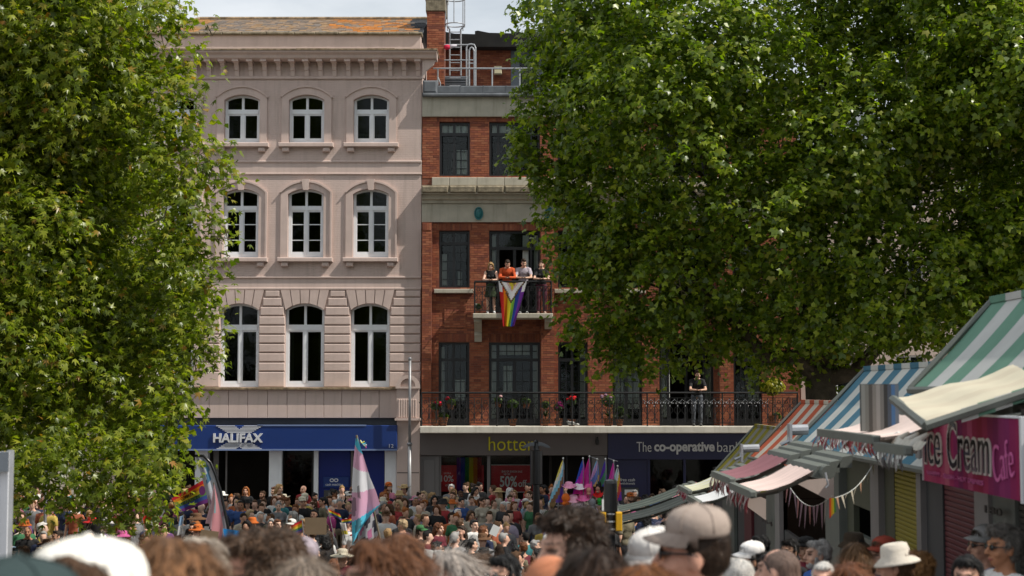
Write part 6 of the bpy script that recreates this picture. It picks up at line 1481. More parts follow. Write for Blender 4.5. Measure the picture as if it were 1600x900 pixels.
# the flag hung from the short balcony
m = MB(); nx, ny = 24, 26; x0, x1 = P(779, 450, YF2).x, P(823, 450, YF2).x; zt_ = z2 + 1.03; x0b, x1b = P(786, 510, YF2).x, P(803, 510, YF2).x; zb_ = P(0, 510, YF2).z
H = {}
for a in range(nx + 1):
    for b in range(ny + 1):
        s, t = a / nx, b / ny; w = t ** 1.1; x = lo(lo(x0, x0b, w), lo(x1, x1b, w), s); sag = .06 * math.sin(PI * s) * (1 - t)
        H[a, b] = len(m.v); m.v.append((x, YF2 - .01 - .035 * abs(math.sin(s * 9 + t * 2)) * (.3 + t) - .02 * t, lo(zt_, zb_, t) - sag))
PR = [(.45, .015, .015), (.60, .16, .0), (.62, .50, .02), (.20, .45, .05), (.02, .05, .30), (.16, .03, .30)]
for a in range(nx):
    for b in range(ny):
        s, t = (a + .5) / nx, (b + .5) / ny; d = (1 - abs(s - .5) * 2) * .62 - t       # chevrons widen from the top edge
        q = t * 1.0 - .52 * (1 - abs(2 * s - 1)) + .02
        if q < -.34 + .0: c = (.60, .50, .03) if (a * 7 + b * 5) % 6 > 1 else (.30, .20, .05)
        elif q < -.27: c = (.62, .42, .42)
        elif q < -.10: c = (.72, .72, .74)
        elif q < -.05: c = (.22, .12, .05)
        elif q < -.01: c = (.03, .03, .03)
        else: c = PR[min(5, int(s * 6))]
        if t < .52 and q >= -.01 and abs(2 * s - 1) > .75 and t < .25: c = (.72, .72, .74)
        m.f.append((H[a, b], H[a, b + 1], H[a + 1, b + 1], H[a + 1, b])); m.c.append(c)
tag(m.build('progress_flag', M['flag'], color=True, smooth=True), 'rainbow flag with white and yellow chevrons draped over the short balcony rail', 'flag')

person((-8.98, 51.35, hz(646)), 'person in a pale pink top sitting back inside the arched window', FW0, SKC[1], 'bob', 'brown', (.55, .28, .24), s=.95)
person((-8.45, 51.2, hz(642)), 'person in a white top beside another one inside the arched window', FW0, SKC[3], 'short', 'brown', 'white', s=.95)
# ---------------------------------------------------------------- people close to the camera
FV = .0085
GA = 'people standing close by on the terrace'
def near(u, vtop, Y, label, F, skin, face, hair=None, tall=1.745, hatted=False, **k):
    """face: compass of the face, 0 towards the camera, 90 towards -x side of the place (seen facing left), 180 away"""
    top = P(u, vtop, Y); g_ = ground(top.x, Y); s = (top.z - g_) / (tall + (.03 if hatted or hair in ('curly', 'quiff') else .01))
    # the head sits above the feet
    return person((top.x, Y, g_), label, F, skin, hair, rz=R(-face), s=s, group=GA, **k)
Fm = fig(pose='stand', voxel=FV); Fw = fig(pose='stand', female=True, voxel=FV, sleeves='short'); Fc = fig(pose='clasp', voxel=FV); Fp = fig(pose='phone', voxel=FV)
Fmn = fig(pose='clasp', voxel=FV, head_nod=4)
near(1080, 790, 4.9, 'man in profile wearing a taupe baseball cap and sunglasses', Fm, (.60, .33, .24), 97, 'crop', hatted=True, hcol='dark brown', top='grey', hat='cap', hatcol=(.33, .265, .225), glasses=True, hat_tilt=2)
near(888, 793, 5.6, 'man with dark curly hair looking down beside the bald head', Fmn, (.60, .36, .27), 62, 'curly', hcol='dark brown', top='black', hair_scale=(1.05, 1.05, 1.02))
near(1021, 826, 5.7, 'person in a white cap turned three quarters behind the man in the taupe cap', Fmn, (.30, .16, .11), 30, 'short', hatted=True, hcol='dark brown', top='white', hat='cap', hatcol=(.72, .68, .64), beard='dark brown', hat_tilt=12, hat_rz=-40)
near(404, 824, 4.9, 'man with tousled brown hair and round sunglasses in profile', Fmn, (.50, .26, .18), 78, 'curly', hcol=(.075, .045, .028), top='charcoal', glasses=True, hair_scale=(1.02, 1.04, 1.0))
near(465, 838, 6.6, 'person in a lilac grey cap seen from behind', Fm, (.5, .3, .22), 165, 'crop', hatted=True, hcol='brown', top='white', hat='cap', hatcol=(.38, .32, .36), hat_tilt=-4)
near(596, 838, 4.4, 'person with swept back auburn hair and glasses in profile', Fw, (.62, .36, .27), 72, 'wavy', hcol=(.12, .050, .022), top='charcoal', glasses=True)
near(272, 842, 3.0, 'person with a broad mop of light brown hair blocking the view of the crowd', Fw, (.5, .3, .2), 180, 'wavy', hcol=(.17, .085, .040), top='khaki', hair_scale=(1.12, 1.1, 1.02))
near(312, 838, 4.3, 'person with short white hair half hidden by the light brown mop', Fm, (.6, .4, .3), 180, 'short', hcol=(.42, .36, .30), top='cream')
near(128, 846, 2.7, 'person under a smooth white domed hat blurred by closeness', Fm, (.5, .3, .2), 180, 'short', hatted=True, hcol='brown', top='black', hat='cap', hatcol=(.80, .77, .70), hat_rz=180)
near(18, 872, 2.55, 'person in a dark green cap beside the smooth white domed hat', Fm, (.5, .3, .2), 140, 'short', hatted=True, hcol='black', top='black', hat='cap', hatcol=(.03, .05, .05))
near(478, 872, 4.2, 'person with ash grey hair below the lilac grey cap', Fw, (.6, .4, .3), 175, 'bob', hcol=(.24, .19, .15), top='charcoal', hair_scale=(1.0, 1, 1))
near(703, 862, 5.4, 'woman with long grey hair and dark glasses facing this way', Fw, (.62, .38, .30), 8, 'long', hcol=(.33, .29, .26), top='navy', glasses=True)
near(748, 866, 8.0, 'smiling woman with brown hair next to the long grey hair', Fw, (.60, .36, .27), 50, 'long', hcol='brown', top='black')
near(784, 866, 7.5, 'young man with short black hair leaning his face on his arm', Fc, (.58, .34, .25), 40, 'short', hcol='black', top='grey', glasses=True)
near(856, 862, 4.4, 'man with a shiny bald head catching the sun', Fm, (.52, .20, .10), 150, None, top='black', tall=1.735)
near(930, 856, 3.9, 'person with long dark hair and a bronze streak', Fw, (.4, .25, .18), 170, 'long', hcol=(.035, .020, .013), top='black')
near(1010, 884, 3.7, 'person with smooth copper brown hair at the foot of the taupe cap man', Fw, (.5, .3, .2), 180, 'bob', hcol=(.20, .08, .03), top='maroon')
near(997, 856, 8.2, 'older man with thin grey hair beside the white cap', Fm, (.62, .38, .30), 60, 'crop', hcol='grey', top='white')
near(1172, 846, 10.2, 'person in a crisp white baseball cap between the taupe cap and the bald man', Fm, (.35, .19, .12), 85, 'short', hatted=True, hcol='black', top='black', hat='cap', hatcol=(.76, .73, .70), hat_tilt=4)
near(1214, 852, 6.6, 'shaven headed man with sunglasses pushed up on his head', Fm, (.56, .33, .25), 125, 'stubble_crop', hcol=(.14, .09, .07), top='black', glasses_up=True)
near(1146, 868, 6.8, 'person with thinning white hair behind the neck of the taupe cap man', Fc, (.62, .40, .32), 140, 'crop', hcol='white', top='pale blue')
near(1286, 876, 8.3, 'man with short white hair bowed below the stall posts', Fmn, (.62, .36, .28), 20, 'crop', hcol='white', top='grey')
near(1276, 843, 11.5, 'man in a grey headband and blue top by the stall opening', Fm, (.50, .30, .22), 80, 'short', hcol='grey', top='blue', beard='grey')
near(1398, 850, 8.6, 'person in a cream bucket hat with a dark band before the yellow shutter', Fm, (.50, .28, .2), 110, 'short', hatted=True, hcol='brown', top='black', hat='bucket', hatcol=(.60, .54, .46), hat_tilt=10)
near(1378, 838, 10.6, 'person in a brick red cap behind the cream bucket hat', Fm, (.5, .3, .22), 70, 'short', hatted=True, hcol='brown', top='navy', hat='cap', hatcol=(.28, .05, .03))
near(1428, 860, 9.8, 'person with frizzy ginger hair close beside the yellow shutter', Fw, (.5, .3, .22), 120, 'curly', hcol=(.25, .13, .05), top='navy')
near(1337, 848, 9.3, 'woman with long straight light brown hair facing away to the stalls', Fw, (.5, .3, .2), 185, 'long', hcol=(.14, .075, .035), top='khaki')
near(1332, 832, 12.8, 'person in a dark flat hat at the grey post', Fm, (.35, .2, .14), 150, 'short', hatted=True, hcol='black', top='black', hat='bucket', hatcol=(.06, .045, .03))
near(1326, 882, 6.3, 'woman with auburn hair and sunglasses resting on top', Fw, (.6, .36, .27), 20, 'wavy', hcol='auburn', top='black', glasses_up=True)
near(1510, 868, 7.4, 'young person with black hair and sunglasses in front of the dark red shutter', Fm, (.55, .32, .24), 25, 'short', hcol='black', top='black', glasses=True)
near(1566, 818, 8.9, 'tanned man with a silver quiff and blue sunglasses watching beside stall 180', Fm, (.42, .20, .11), 78, 'quiff', hcol=(.12, .11, .10), top='white', glasses=True)
near(1536, 820, 10.2, 'person in a pale visor behind the silver quiff man', Fm, (.5, .28, .2), 85, 'short', hatted=True, hcol='dark brown', top='lilac', hat='cap', hatcol=(.3, .3, .3), glasses=True)
near(1186, 836, 15.5, 'dark haired person in the shade under the pink awning', Fm, (.4, .24, .17), 80, 'short', hcol='black', top='black')
near(1232, 842, 13.5, 'person in dark glasses and black top by the stall counter', Fm, (.4, .24, .17), 40, 'short', hcol='black', top='black', glasses=True)
near(1258, 838, 15.0, 'person in a black cap deep in the shaded stall front', Fm, (.4, .24, .17), 60, 'short', hatted=True, hcol='black', top='maroon', hat='cap', hatcol=(.02, .02, .02))

# ---------------------------------------------------------------- the crowd in the square
CF = []     # (name of pose, meshes, words)
VX = .0115
def cf(words, **k): CF.append((words, fig(voxel=VX, **k), k.get('female', False)))
cf('', pose='stand'); cf('', pose='stand', female=True); cf('with hands together', pose='clasp'); cf('with hands together', pose='clasp', female=True, sleeves='none')
cf('holding up a phone', pose='phone'); cf('holding up a phone', pose='phone', female=True); cf('with one arm raised', pose=('raise', 'stand')); cf('with one arm raised', pose=('stand', 'raise'), female=True, sleeves='none')
cf('in long sleeves', pose='clasp', sleeves='long'); cf('bowing their head', pose='clasp', head_nod=22)
rg = random.Random(2024)
def zone(x, y):
    side = [( -9.5, 'near the maple tree'), (-6.6, 'before the bank doorway'), (-4.2, 'before the blue cash machine'), (-2.4, 'by the silver pole'), (.4, 'before the hotter window'), (2.2, 'around the dark lamp post'), (4.2, 'by the souvenir cart'), (99, 'near the dark awnings')]
    d = 'in the back row' if y > 44.2 else ('deep in the crowd' if y > 39 else ('in mid crowd' if y > 33.5 else 'toward the terrace'))
    for lim, w in side:
        if x < lim: return w, d
spots = []
tries = 0
occ = [(-10.6, 29.5, .8), (7.85, 38.8, .9), (12.2, 38.5, .8)]
cart = (4.55, 36.5, 1.0)
while len(spots) < 860 and tries < 90000:
    tries += 1
    y = 25.2 + (46.9 - 25.2) * rg.random() ** .92; hwid = y / 3 + .6
    x = rg.uniform(-hwid, min(2.6 + max(0, (y - 24)) * .16, 7.0))
    if any((x - a) ** 2 + (y - b) ** 2 < c * c for a, b, c in occ + [cart]): continue
    if x > 1.2 and y < 31.6: continue
    mind = .44 if y < 44.5 else .40
    if any((x - a) ** 2 + (y - b) ** 2 < mind * mind for a, b, *_ in spots): continue
    spots.append((x, y, ground(x, y) if y < 45.5 else .12, rg.uniform(.90, 1.06)))
# how much of each shows: nearer heads first
cols_ = np.full(1700, 1e9)
vis = []
for k, (x, y, z, s) in sorted(enumerate(spots), key=lambda q: q[1][1]):
    sc = FPX / y; u = 800 + x * sc; vt = 612 + (CAMZ - z - 1.74 * s) * sc; a, b = int(max(0, u - .16 * sc)), int(min(1699, u + .16 * sc))
    seg = cols_[a:b + 1]; sh_ = float(np.clip(np.minimum(seg, 900) - vt, 0, None).sum()) if b >= a else 0; vis.append((sh_, k))
    c0, c1 = int(max(0, u - .08 * sc)), int(min(1699, u + .08 * sc)); cols_[c0:c1 + 1] = np.minimum(cols_[c0:c1 + 1], vt); a2, b2 = int(max(0, u - .22 * sc)), int(min(1699, u + .22 * sc)); cols_[a2:b2 + 1] = np.minimum(cols_[a2:b2 + 1], vt + .3 * sc)
vis.sort(reverse=True); LEAD = [k for s_, k in vis[:258]]; rest = [k for s_, k in vis[258:] if s_ > 3]
for q_ in TCOL:
    l_ = sum(TCOL[q_]) / 3; TCOL[q_] = tuple((v * .72 + l_ * .15) * .98 for v in TCOL[q_])
used = set()
HK = ['dark brown', 'black', 'brown', 'brown', 'auburn', 'blonde', 'fair', 'brown', 'dark brown', 'grey', 'white', 'ginger', 'dark brown', 'black', 'brown', 'auburn', 'dark brown']
TK = list(TCOL) + ['white', 'white', 'black', 'charcoal', 'black', 'navy', 'grey', 'cream', 'black', 'white', 'charcoal', 'navy', 'khaki', 'grey', 'black']
HATW = {'cap': 'cap', 'sun': 'sun hat', 'bucket': 'bucket hat', 'wide': 'wide brimmed hat', 'cowboy': 'cowboy hat'}
HATC = {'white': (.72, .70, .66), 'straw': (.45, .32, .16), 'black': (.02, .02, .02), 'pink': (.50, .10, .26), 'red': (.5, .02, .02), 'orange': (.50, .12, .02), 'green': (.05, .16, .06), 'brown': (.12, .06, .03), 'striped': (.55, .2, .3), 'blue': (.03, .1, .35), 'cream': (.6, .54, .42)}
BOT = [(.02, .025, .05), (.015, .015, .018), (.05, .07, .12), (.12, .12, .12), (.25, .2, .14)]
GRP = {}
def attrs(k):
    x, y, z, s = spots[k]; near_row = y < 33.5 + rg.uniform(-3, 3)
    for _ in range(200):
        fi = rg.choices(range(len(CF)), [5, 5, 4, 4, 4, 4, 1.6, 1.6, 2, 2])[0]
        if y < 34 and fi in (4, 5) and rg.random() < .4: fi = 0
        fem = CF[fi][2]; st_ = rg.choice(['long', 'long', 'bob', 'wavy', 'bun', 'ponytail', 'long']) if fem else rg.choice(['short', 'short', 'crop', 'curly', 'quiff', 'short'])
        hc = rg.choice(HK) if y > 33 else rg.choice(['dark brown', 'black', 'brown', 'dark brown', 'black', 'auburn', 'grey', 'blonde']); tcx = rg.choice(TK + ['white', 'cream', 'white', 'pale blue', 'pink', 'black', 'red'] * (2 if y > 40 else 0)) if y > 33 else rg.choice(['black', 'navy', 'charcoal', 'grey', 'white', 'black', 'maroon', 'pale blue', 'khaki', 'black'])
        hat = rg.choice(list(HATS)) if rg.random() < .12 else None; hcl = rg.choice(list(HATC) + ['white', 'straw', 'black', 'cream', 'straw', 'white']); gl = rg.random() < .3; bd_ = (not fem) and rg.random() < .25
        bald = (not fem) and not hat and rg.random() < .06
        zx, zd = zone(x, y)
        who = 'woman' if fem else 'man'
        look = f'{hcl} {HATW[hat]}' if hat else ('bald head' if bald else f'{st_ if st_ not in ("bun", "ponytail") else ""} {hc} {"bun" if st_ == "bun" else "ponytail" if st_ == "ponytail" else "hair"}'.strip())
        if gl: look += ' and dark glasses'
        lab = f'{who} in {tcx} top with {look} {CF[fi][0]} {zx} {zd}'; lab = ' '.join(lab.replace('in grey top', 'in grey top').split())
        if lab not in used and len(lab.split()) <= 16 and len(lab.replace('-', ' ').split()) <= 16: break
    used.add(lab)
    face = rg.gauss(0, 35) if not near_row else 180 + rg.gauss(0, 45)
    if rg.random() < .12: face += rg.choice((-90, 90))
    return dict(fi=fi, fem=fem, st=st_, hc=hc, tc=tcx, hat=hat, hcl=hcl, gl=gl, bd=bd_, bald=bald, lab=lab, face=face, skin=rg.choices(SKC, [5, 5, 5, 3, 1.8, 1, .7])[0], bot=rg.choice(BOT))
for k in LEAD:
    x, y, z, s = spots[k]; A = attrs(k)
    person((x, y, z), A['lab'], CF[A['fi']][1], A['skin'], None if A['bald'] else A['st'], A['hc'], A['tc'], A['bot'], rg.choice([(.5, .5, .5), (.02, .02, .02), (.2, .15, .1)]), A['hat'], HATC[A['hcl']], A['gl'], A['hc'] if A['bd'] else None, R(A['face']), s, 'people crowding the square', CF[A['fi']][0] == 'holding up a phone')
# the others, half hidden behind them: one mass
def low(me, ratio):
    o = bpy.data.objects.new('tmp', me); C.objects.link(o); d = o.modifiers.new('d', 'DECIMATE'); d.ratio = ratio; dg = bpy.context.evaluated_depsgraph_get(); q = bpy.data.meshes.new_from_object(o.evaluated_get(dg)); bpy.data.objects.remove(o)
    q.calc_loop_triangles(); co = np.empty(len(q.vertices) * 3); q.vertices.foreach_get('co', co); t = np.empty(len(q.loop_triangles) * 3, dtype=np.int32); q.loop_triangles.foreach_get('vertices', t); bpy.data.meshes.remove(q); return co.reshape(-1, 3), t.reshape(-1, 3)
LB = {}; 
def lowget(key, me, ratio):
    if key not in LB: LB[key] = low(me, ratio)
    return LB[key]
VV, FF, CCo = [], [], []; nv = 0
for k in rest:
    x, y, z, s = spots[k]; A = attrs(k); F_ = CF[A['fi']][1]; pieces = [(('b', A['fi']), F_['body'], .035, A['skin'], None), (('t', A['fi']), F_['top'], .02, TCOL[A['tc']], None), (('w', A['fi']), F_['bottom'], .01, A['bot'], None)]
    if not A['bald']: pieces.append((('h', A['st']), HAIRS[A['st']], .05, HCOL[A['hc']], F_['HM']))
    if A['hat']: pieces.append((('c', A['hat']), HATS[A['hat']], .6, HATC[A['hcl']], F_['HM']))
    a = R(A['face']); rot = np.array([[math.cos(a), -math.sin(a), 0], [math.sin(a), math.cos(a), 0], [0, 0, 1]])
    for key, me, ratio, col, hm in pieces:
        co, t = lowget(key, me, ratio)
        if hm is not None: hmn = np.array(hm); co = co @ hmn[:3, :3].T + hmn[:3, 3]
        VV.append(co @ rot.T * s + np.array([x, y, z])); FF.append(t + nv); CCo.append(np.repeat([[*col, 1.0]], len(t) * 3, 0)); nv += len(co)
V_ = np.concatenate(VV); F_ = np.concatenate(FF); me = bpy.data.meshes.new('crowd')
me.vertices.add(len(V_)); me.vertices.foreach_set('co', V_.astype(np.float32).ravel()); me.loops.add(F_.size); me.loops.foreach_set('vertex_index', F_.astype(np.int32).ravel()); me.polygons.add(len(F_)); me.polygons.foreach_set('loop_start', np.arange(0, F_.size, 3, dtype=np.int32))
me.update(calc_edges=True); me.polygons.foreach_set('use_smooth', np.ones(len(F_), dtype=bool)); ca = me.color_attributes.new('Col', 'FLOAT_COLOR', 'CORNER'); ca.data.foreach_set('color', np.concatenate(CCo).astype(np.float32).ravel())
M['crowdmat'] = attr_mat('crowd_clothes', rough=.8, n_amt=.15, n_scale=12); me.materials.append(M['crowdmat'])
o = link('crowd', me); tag(o, 'mass of people half hidden behind those in front of them in the square', 'crowd', kind='stuff')
print('crowd', len(LEAD), len(rest), len(F_), 'leaves')
# ================================================================ flags, banners, cart, posts
def grid_flag(name, label, fn, nx, ny, colfn, cat='flag', group=None):
    m = MB(); H = {}
    for a in range(nx + 1):
        for b in range(ny + 1): H[a, b] = len(m.v); m.v.append(tuple(fn(a / nx, b / ny)))
    for a in range(nx):
        for b in range(ny): m.f.append((H[a, b], H[a, b + 1], H[a + 1, b + 1], H[a + 1, b])); m.c.append(colfn((a + .5) / nx, (b + .5) / ny))
    e = empty(name, m.v[0], label, cat, group); m.build('cloth', M['flag'], e, smooth=True, color=True); return e
def pole_part(e, a, b, r=.012, mat='twig', name='pole'):
    m = MB(); m.tube([a, b], r, 6); return m.build(name, M[mat], e)
BLUE, PNK, WHT = (.12, .62, .82), (.78, .44, .60), (.82, .81, .84)
Yt = 28.0
edgeL = [(556, 684), (552, 720), (549.5, 760), (549, 800), (550, 835), (551, 852)]
edgeR = [(559, 684), (569, 716), (578, 745), (588, 768), (595, 788), (574, 806)]
def pl(E_, t):
    t = min(.9999, max(0, t)) * (len(E_) - 1); i = int(t); return lo(E_[i][0], E_[i + 1][0], t - i), lo(E_[i][1], E_[i + 1][1], t - i)
def trans_fn(s, t):
    a, b = pl(edgeL, t), pl(edgeR, t); u, v = lo(a[0], b[0], s), lo(a[1], b[1], s); p = P(u, v, Yt); return p + Vector((0, .10 * math.sin(s * 7 + t * 4) * t - .05 * s, 0))
def trans_col(s, t):
    q = t - .10 * s + .05
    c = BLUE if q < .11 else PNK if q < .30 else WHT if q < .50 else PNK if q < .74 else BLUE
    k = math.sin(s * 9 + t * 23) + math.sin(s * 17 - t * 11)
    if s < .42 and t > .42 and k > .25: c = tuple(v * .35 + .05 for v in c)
    return c
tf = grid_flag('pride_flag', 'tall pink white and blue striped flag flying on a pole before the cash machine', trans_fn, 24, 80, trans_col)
pole_part(tf, P(557, 680, Yt - .02), P(598, 860, Yt + .1), .022)
m = MB(); p = P(563, 688, Yt - .05)
for k in range(5): m.tube([p, p + Vector((.03 + .02 * k, -.03, -.05 - .02 * k)), p + Vector((.08 + .02 * (k % 3), -.02, -.02 - .03 * k))], .012, 5, [(.6, .55, .1), (.1, .5, .6), (.6, .6, .6), (.1, .4, .1), (.5, .1, .3)][k])
m.build('ribbon', M['print'], tf, color=True)
def second_fn(s, t):
    a = pl([(560, 800), (553, 830), (552, 850), (560, 864), (566, 872)], t); b = pl([(589, 785), (592, 805), (590, 825), (590, 838), (572, 856)], t); p = P(lo(a[0], b[0], s), lo(a[1], b[1], s), Yt + .25); return p + Vector((0, .06 * math.sin(s * 9), 0))
def second_col(s, t):
    k = math.sin(s * 14 + t * 3) + math.sin(s * 7 - t * 12)
    if s < .2 and t > .5: return BLUE
    return (.06, .06, .08) if k > .3 else ((.45, .15, .28) if k < -1.0 else (.42, .42, .45))
grid_flag('printed_flag', 'grey and pink printed flag hanging below the tall striped flag', second_fn, 12, 14, second_col)
# rainbow banner with lettering
Yb = 33.0; c4 = [P(268, 779, Yb), P(321, 748, Yb), P(325, 785, Yb), P(281, 801, Yb)]      # tl, tr, br, bl
def ban_fn(s, t): return c4[0].lerp(c4[1], s).lerp(c4[3].lerp(c4[2], s), t) + Vector((0, .05 * math.sin(s * 6), 0))
RBW = [(.50, .015, .025), (.62, .20, .01), (.60, .45, .03), (.10, .22, .06), (.04, .08, .28), (.13, .03, .17)]
bn = grid_flag('rainbow_banner', 'rainbow banner reading LIBERATION held up on poles beside the feather banner', ban_fn, 20, 12, lambda s, t: RBW[min(5, int(t * 6))], 'banner')
pole_part(bn, P(268, 779, Yb) + Vector((0, .02, .02)), P(286, 830, Yb), .015); pole_part(bn, P(322, 746, Yb), P(330, 830, Yb), .015)
xax = (c4[1] - c4[0]).normalized(); zax = (c4[0] - c4[3]).normalized(); yax = zax.cross(xax).normalized()
def on_plane(name, s_, u0, u1, v0, v1, par):
    o = text_mesh(name, s_, M['glasslens'], par, (0, 0, 0), 1, .01, .004); co = np.empty(len(o.data.vertices) * 3); o.data.vertices.foreach_get('co', co); co = co.reshape(-1, 3); l_, h_ = co.min(0), co.max(0)
    a = ban_fn(u0, v1); W_ = (ban_fn(u1, v1) - a); Hh = (ban_fn(u0, v0) - a); xx_ = W_ / (h_[0] - l_[0]); yy_ = Hh / (h_[1] - l_[1]); nn = xx_.cross(yy_).normalized()
    o.parent = None; org = a - xx_ * l_[0] - yy_ * l_[1] - Vector((0, .075, 0)); Mx = Matrix.Identity(4)
    for r_ in range(3): Mx[r_][0], Mx[r_][1], Mx[r_][2], Mx[r_][3] = xx_[r_], yy_[r_], nn[r_], org[r_]
    me_ = o.data; me_.transform(Mx); me_.transform(Matrix.Translation(-ORG[par.name])); o.parent = par; o.matrix_local = Matrix(); return o
on_plane('lettering', 'COMMUNITY', .22, .74, .22, .42, bn); on_plane('lettering', 'LIBERATION', .12, .80, .47, .68, bn)
m = MB(); cc_ = ban_fn(.90, .42); m.prism([(cc_.x + .07 * math.cos(t * PI / 8), cc_.z + .10 * math.sin(t * PI / 8)) for t in range(16)], cc_.y - .08, cc_.y - .075, (.14, .03, .14)); m.build('emblem', M['print'], bn, color=True)
# feather banner
Yf = 30.0; fc = [(305, 712), (318, 712), (329, 723), (337, 742), (345, 768), (351, 798), (356, 822), (358, 850)]; fl_in = [(305, 712), (309, 725), (314, 742), (320, 765), (327, 790), (333, 815), (338, 838), (342, 850)]
def fe_fn(s, t): a, b = pl(fl_in, t), pl(fc, t); p = P(lo(a[0], b[0], s), lo(a[1], b[1], s), Yf); return p + Vector((0, .03 * math.sin(s * 8 + t * 5), 0))
def fe_col(s, t):
    k = math.sin(t * 70) + math.sin(s * 13 + t * 21)
    if .14 < t < .42 and .25 < s < .75 and k > .0: return (.10, .22, .36)
    if t > .55 and k > 1.3: return (.40, .25, .32)
    return (.55, .58, .64) if t < .5 else (.46, .44, .50)
fb_ = grid_flag('feather_banner', 'curved grey white feather banner with blue print and a black edge', fe_fn, 8, 24, fe_col, 'banner')
m = MB(); m.tube([P(*q_, Yf - .01) for q_ in fc], .028, 8); m.build('curved_pole', M['gblack'], fb_, smooth=True)
Yk = 26.0
def pk_fn(s, t): a, b = pl([(334, 757), (330, 785), (322, 810), (316, 835), (314, 850)], t), pl([(335, 757), (341, 785), (346, 810), (350, 835), (352, 855)], t); p = P(lo(a[0], b[0], s), lo(a[1], b[1], s), Yk); return p + Vector((0, .06 * math.sin(s * 7 + t * 3) * t, 0))
def pk_col(s, t):
    if s > .48 and s < .62 and t < .4: return (.25, .42, .45)
    d = math.hypot((s - .15) * 1.1, (t - .78) * 1.5)
    if s < .45 and .26 < d < .31: return (.02, .02, .02)
    if s < .42 and d < .26: return (.66, .64, .64)
    return (.62, .27, .30) if s > .45 else (.60, .38, .44)
pk = grid_flag('pink_flag', 'furled pink flag with a white panel and black line beside the feather banner', pk_fn, 14, 24, pk_col); pole_part(pk, P(334, 754, Yk + .05), P(333, 870, Yk + .05), .012)
# small flags in the crowd
def small_flag(label, u, v, w, h, Y, cols, tilt, polev, skew=8, vertical=False):
    pu, pv = polev
    def fn(s, t): p = P(u + w * s + tilt * t, v + h * t + skew * s, Y); return p + Vector((0, .03 * math.sin(s * 6), 0))
    n = len(cols); e = grid_flag('hand_flag', label, fn, 8, 6 if n != 5 else 5, (lambda s, t: cols[min(n - 1, int(t * n))]) if not vertical else (lambda s, t: cols[min(n - 1, int(s * n))]), group='small flags held up in the crowd'); pole_part(e, P(u, v - 1, Y), P(pu, pv, Y), .008, 'pole'); return e
small_flag('small rainbow flag with its stick rising above the dark haired crowd', 512, 795, 19, 10, 31, RBW, 4, (522, 840), 8); small_flag('small rainbow flag held low near the lilac grey cap', 472, 813, -17, 18, 27, RBW, 0, (476, 850), 8)
small_flag('tiny rainbow flag half furled beside the tall striped flag', 533, 812, 16, 8, 31, RBW, 0, (536, 840), -3); small_flag('white and yellow pennant on a thin stick', 531, 817, 9, 18, 30, [(.66, .62, .6), (.66, .62, .6), (.6, .5, .06)], 4, (542, 850), 0)
small_flag('red pennant lifted under the maple branches', 222, 808, 20, 12, 29, [(.55, .03, .02), (.6, .1, .02)], 0, (226, 840), -9); small_flag('pale blue and white flag in front of the brown haired people', 287, 805, -6, 30, 27, [(.3, .45, .65), (.66, .66, .68)], -5, (283, 850), 2)
small_flag('bright blue plastic cape draped over a shoulder', 348, 826, 26, 22, 26, [(.02, .22, .55), (.03, .28, .62)], -2, (349, 852), 3)
# white panel at the edge
e = empty('gazebo_panel', (P(-14, 800, 9.5).x, 9.5, ground(-3.2, 9.5)), 'white canvas gazebo side panel standing at the edge of the terrace', 'gazebo panel')
m = MB(); a, b = P(-60, 706, 9.5), P(15, 706, 9.5)
for k in range(10): x0_, x1_ = lo(a.x, b.x, k / 10), lo(a.x, b.x, (k + 1) / 10); w0_, w1_ = .02 * math.sin(k * 1.7), .02 * math.sin((k + 1) * 1.7); m.add([(x0_, 9.5 + w0_, 1.5), (x1_, 9.5 + w1_, 1.5), (x1_, 9.5 + w1_, a.z), (x0_, 9.5 + w0_, a.z), (x0_, 9.53 + w0_, 1.5), (x1_, 9.53 + w1_, 1.5), (x1_, 9.53 + w1_, a.z), (x0_, 9.53 + w0_, a.z)], [(0, 1, 2, 3), (5, 4, 7, 6), (3, 2, 6, 7), (1, 5, 6, 2)])
m.build('canvas', M['gazebo'], e, smooth=False); m = MB(); m.tube([(b.x, 9.52, 1.4), (b.x, 9.52, b.z + .01)], .022, 8); m.build('pole', M['galv'], e)
m = MB(); m.box(a.x, b.x, 9.47, 9.49, a.z - .12, a.z - .0); m.build('header', M['zinc'], e)
# street sign under the maple
sp_ = P(72, 735, 35); e = empty('street_sign', (sp_.x, 35, 0), 'small blue and white information sign on a grey post under the maple', 'sign'); pole_part(e, (sp_.x, 35, 0), (sp_.x, 35, sp_.z), .04, 'pole', 'post')
m = MB(); a, b = P(64, 725, 34.9), P(81, 747, 34.9); m.box(a.x, b.x, 34.88, 34.91, b.z, a.z, (.55, .56, .6)); m.box(a.x + .02, b.x - .02, 34.87, 34.879, lo(a.z, b.z, .45), a.z - .02, (.03, .12, .4)); m.build('plate', M['print'], e, color=True)
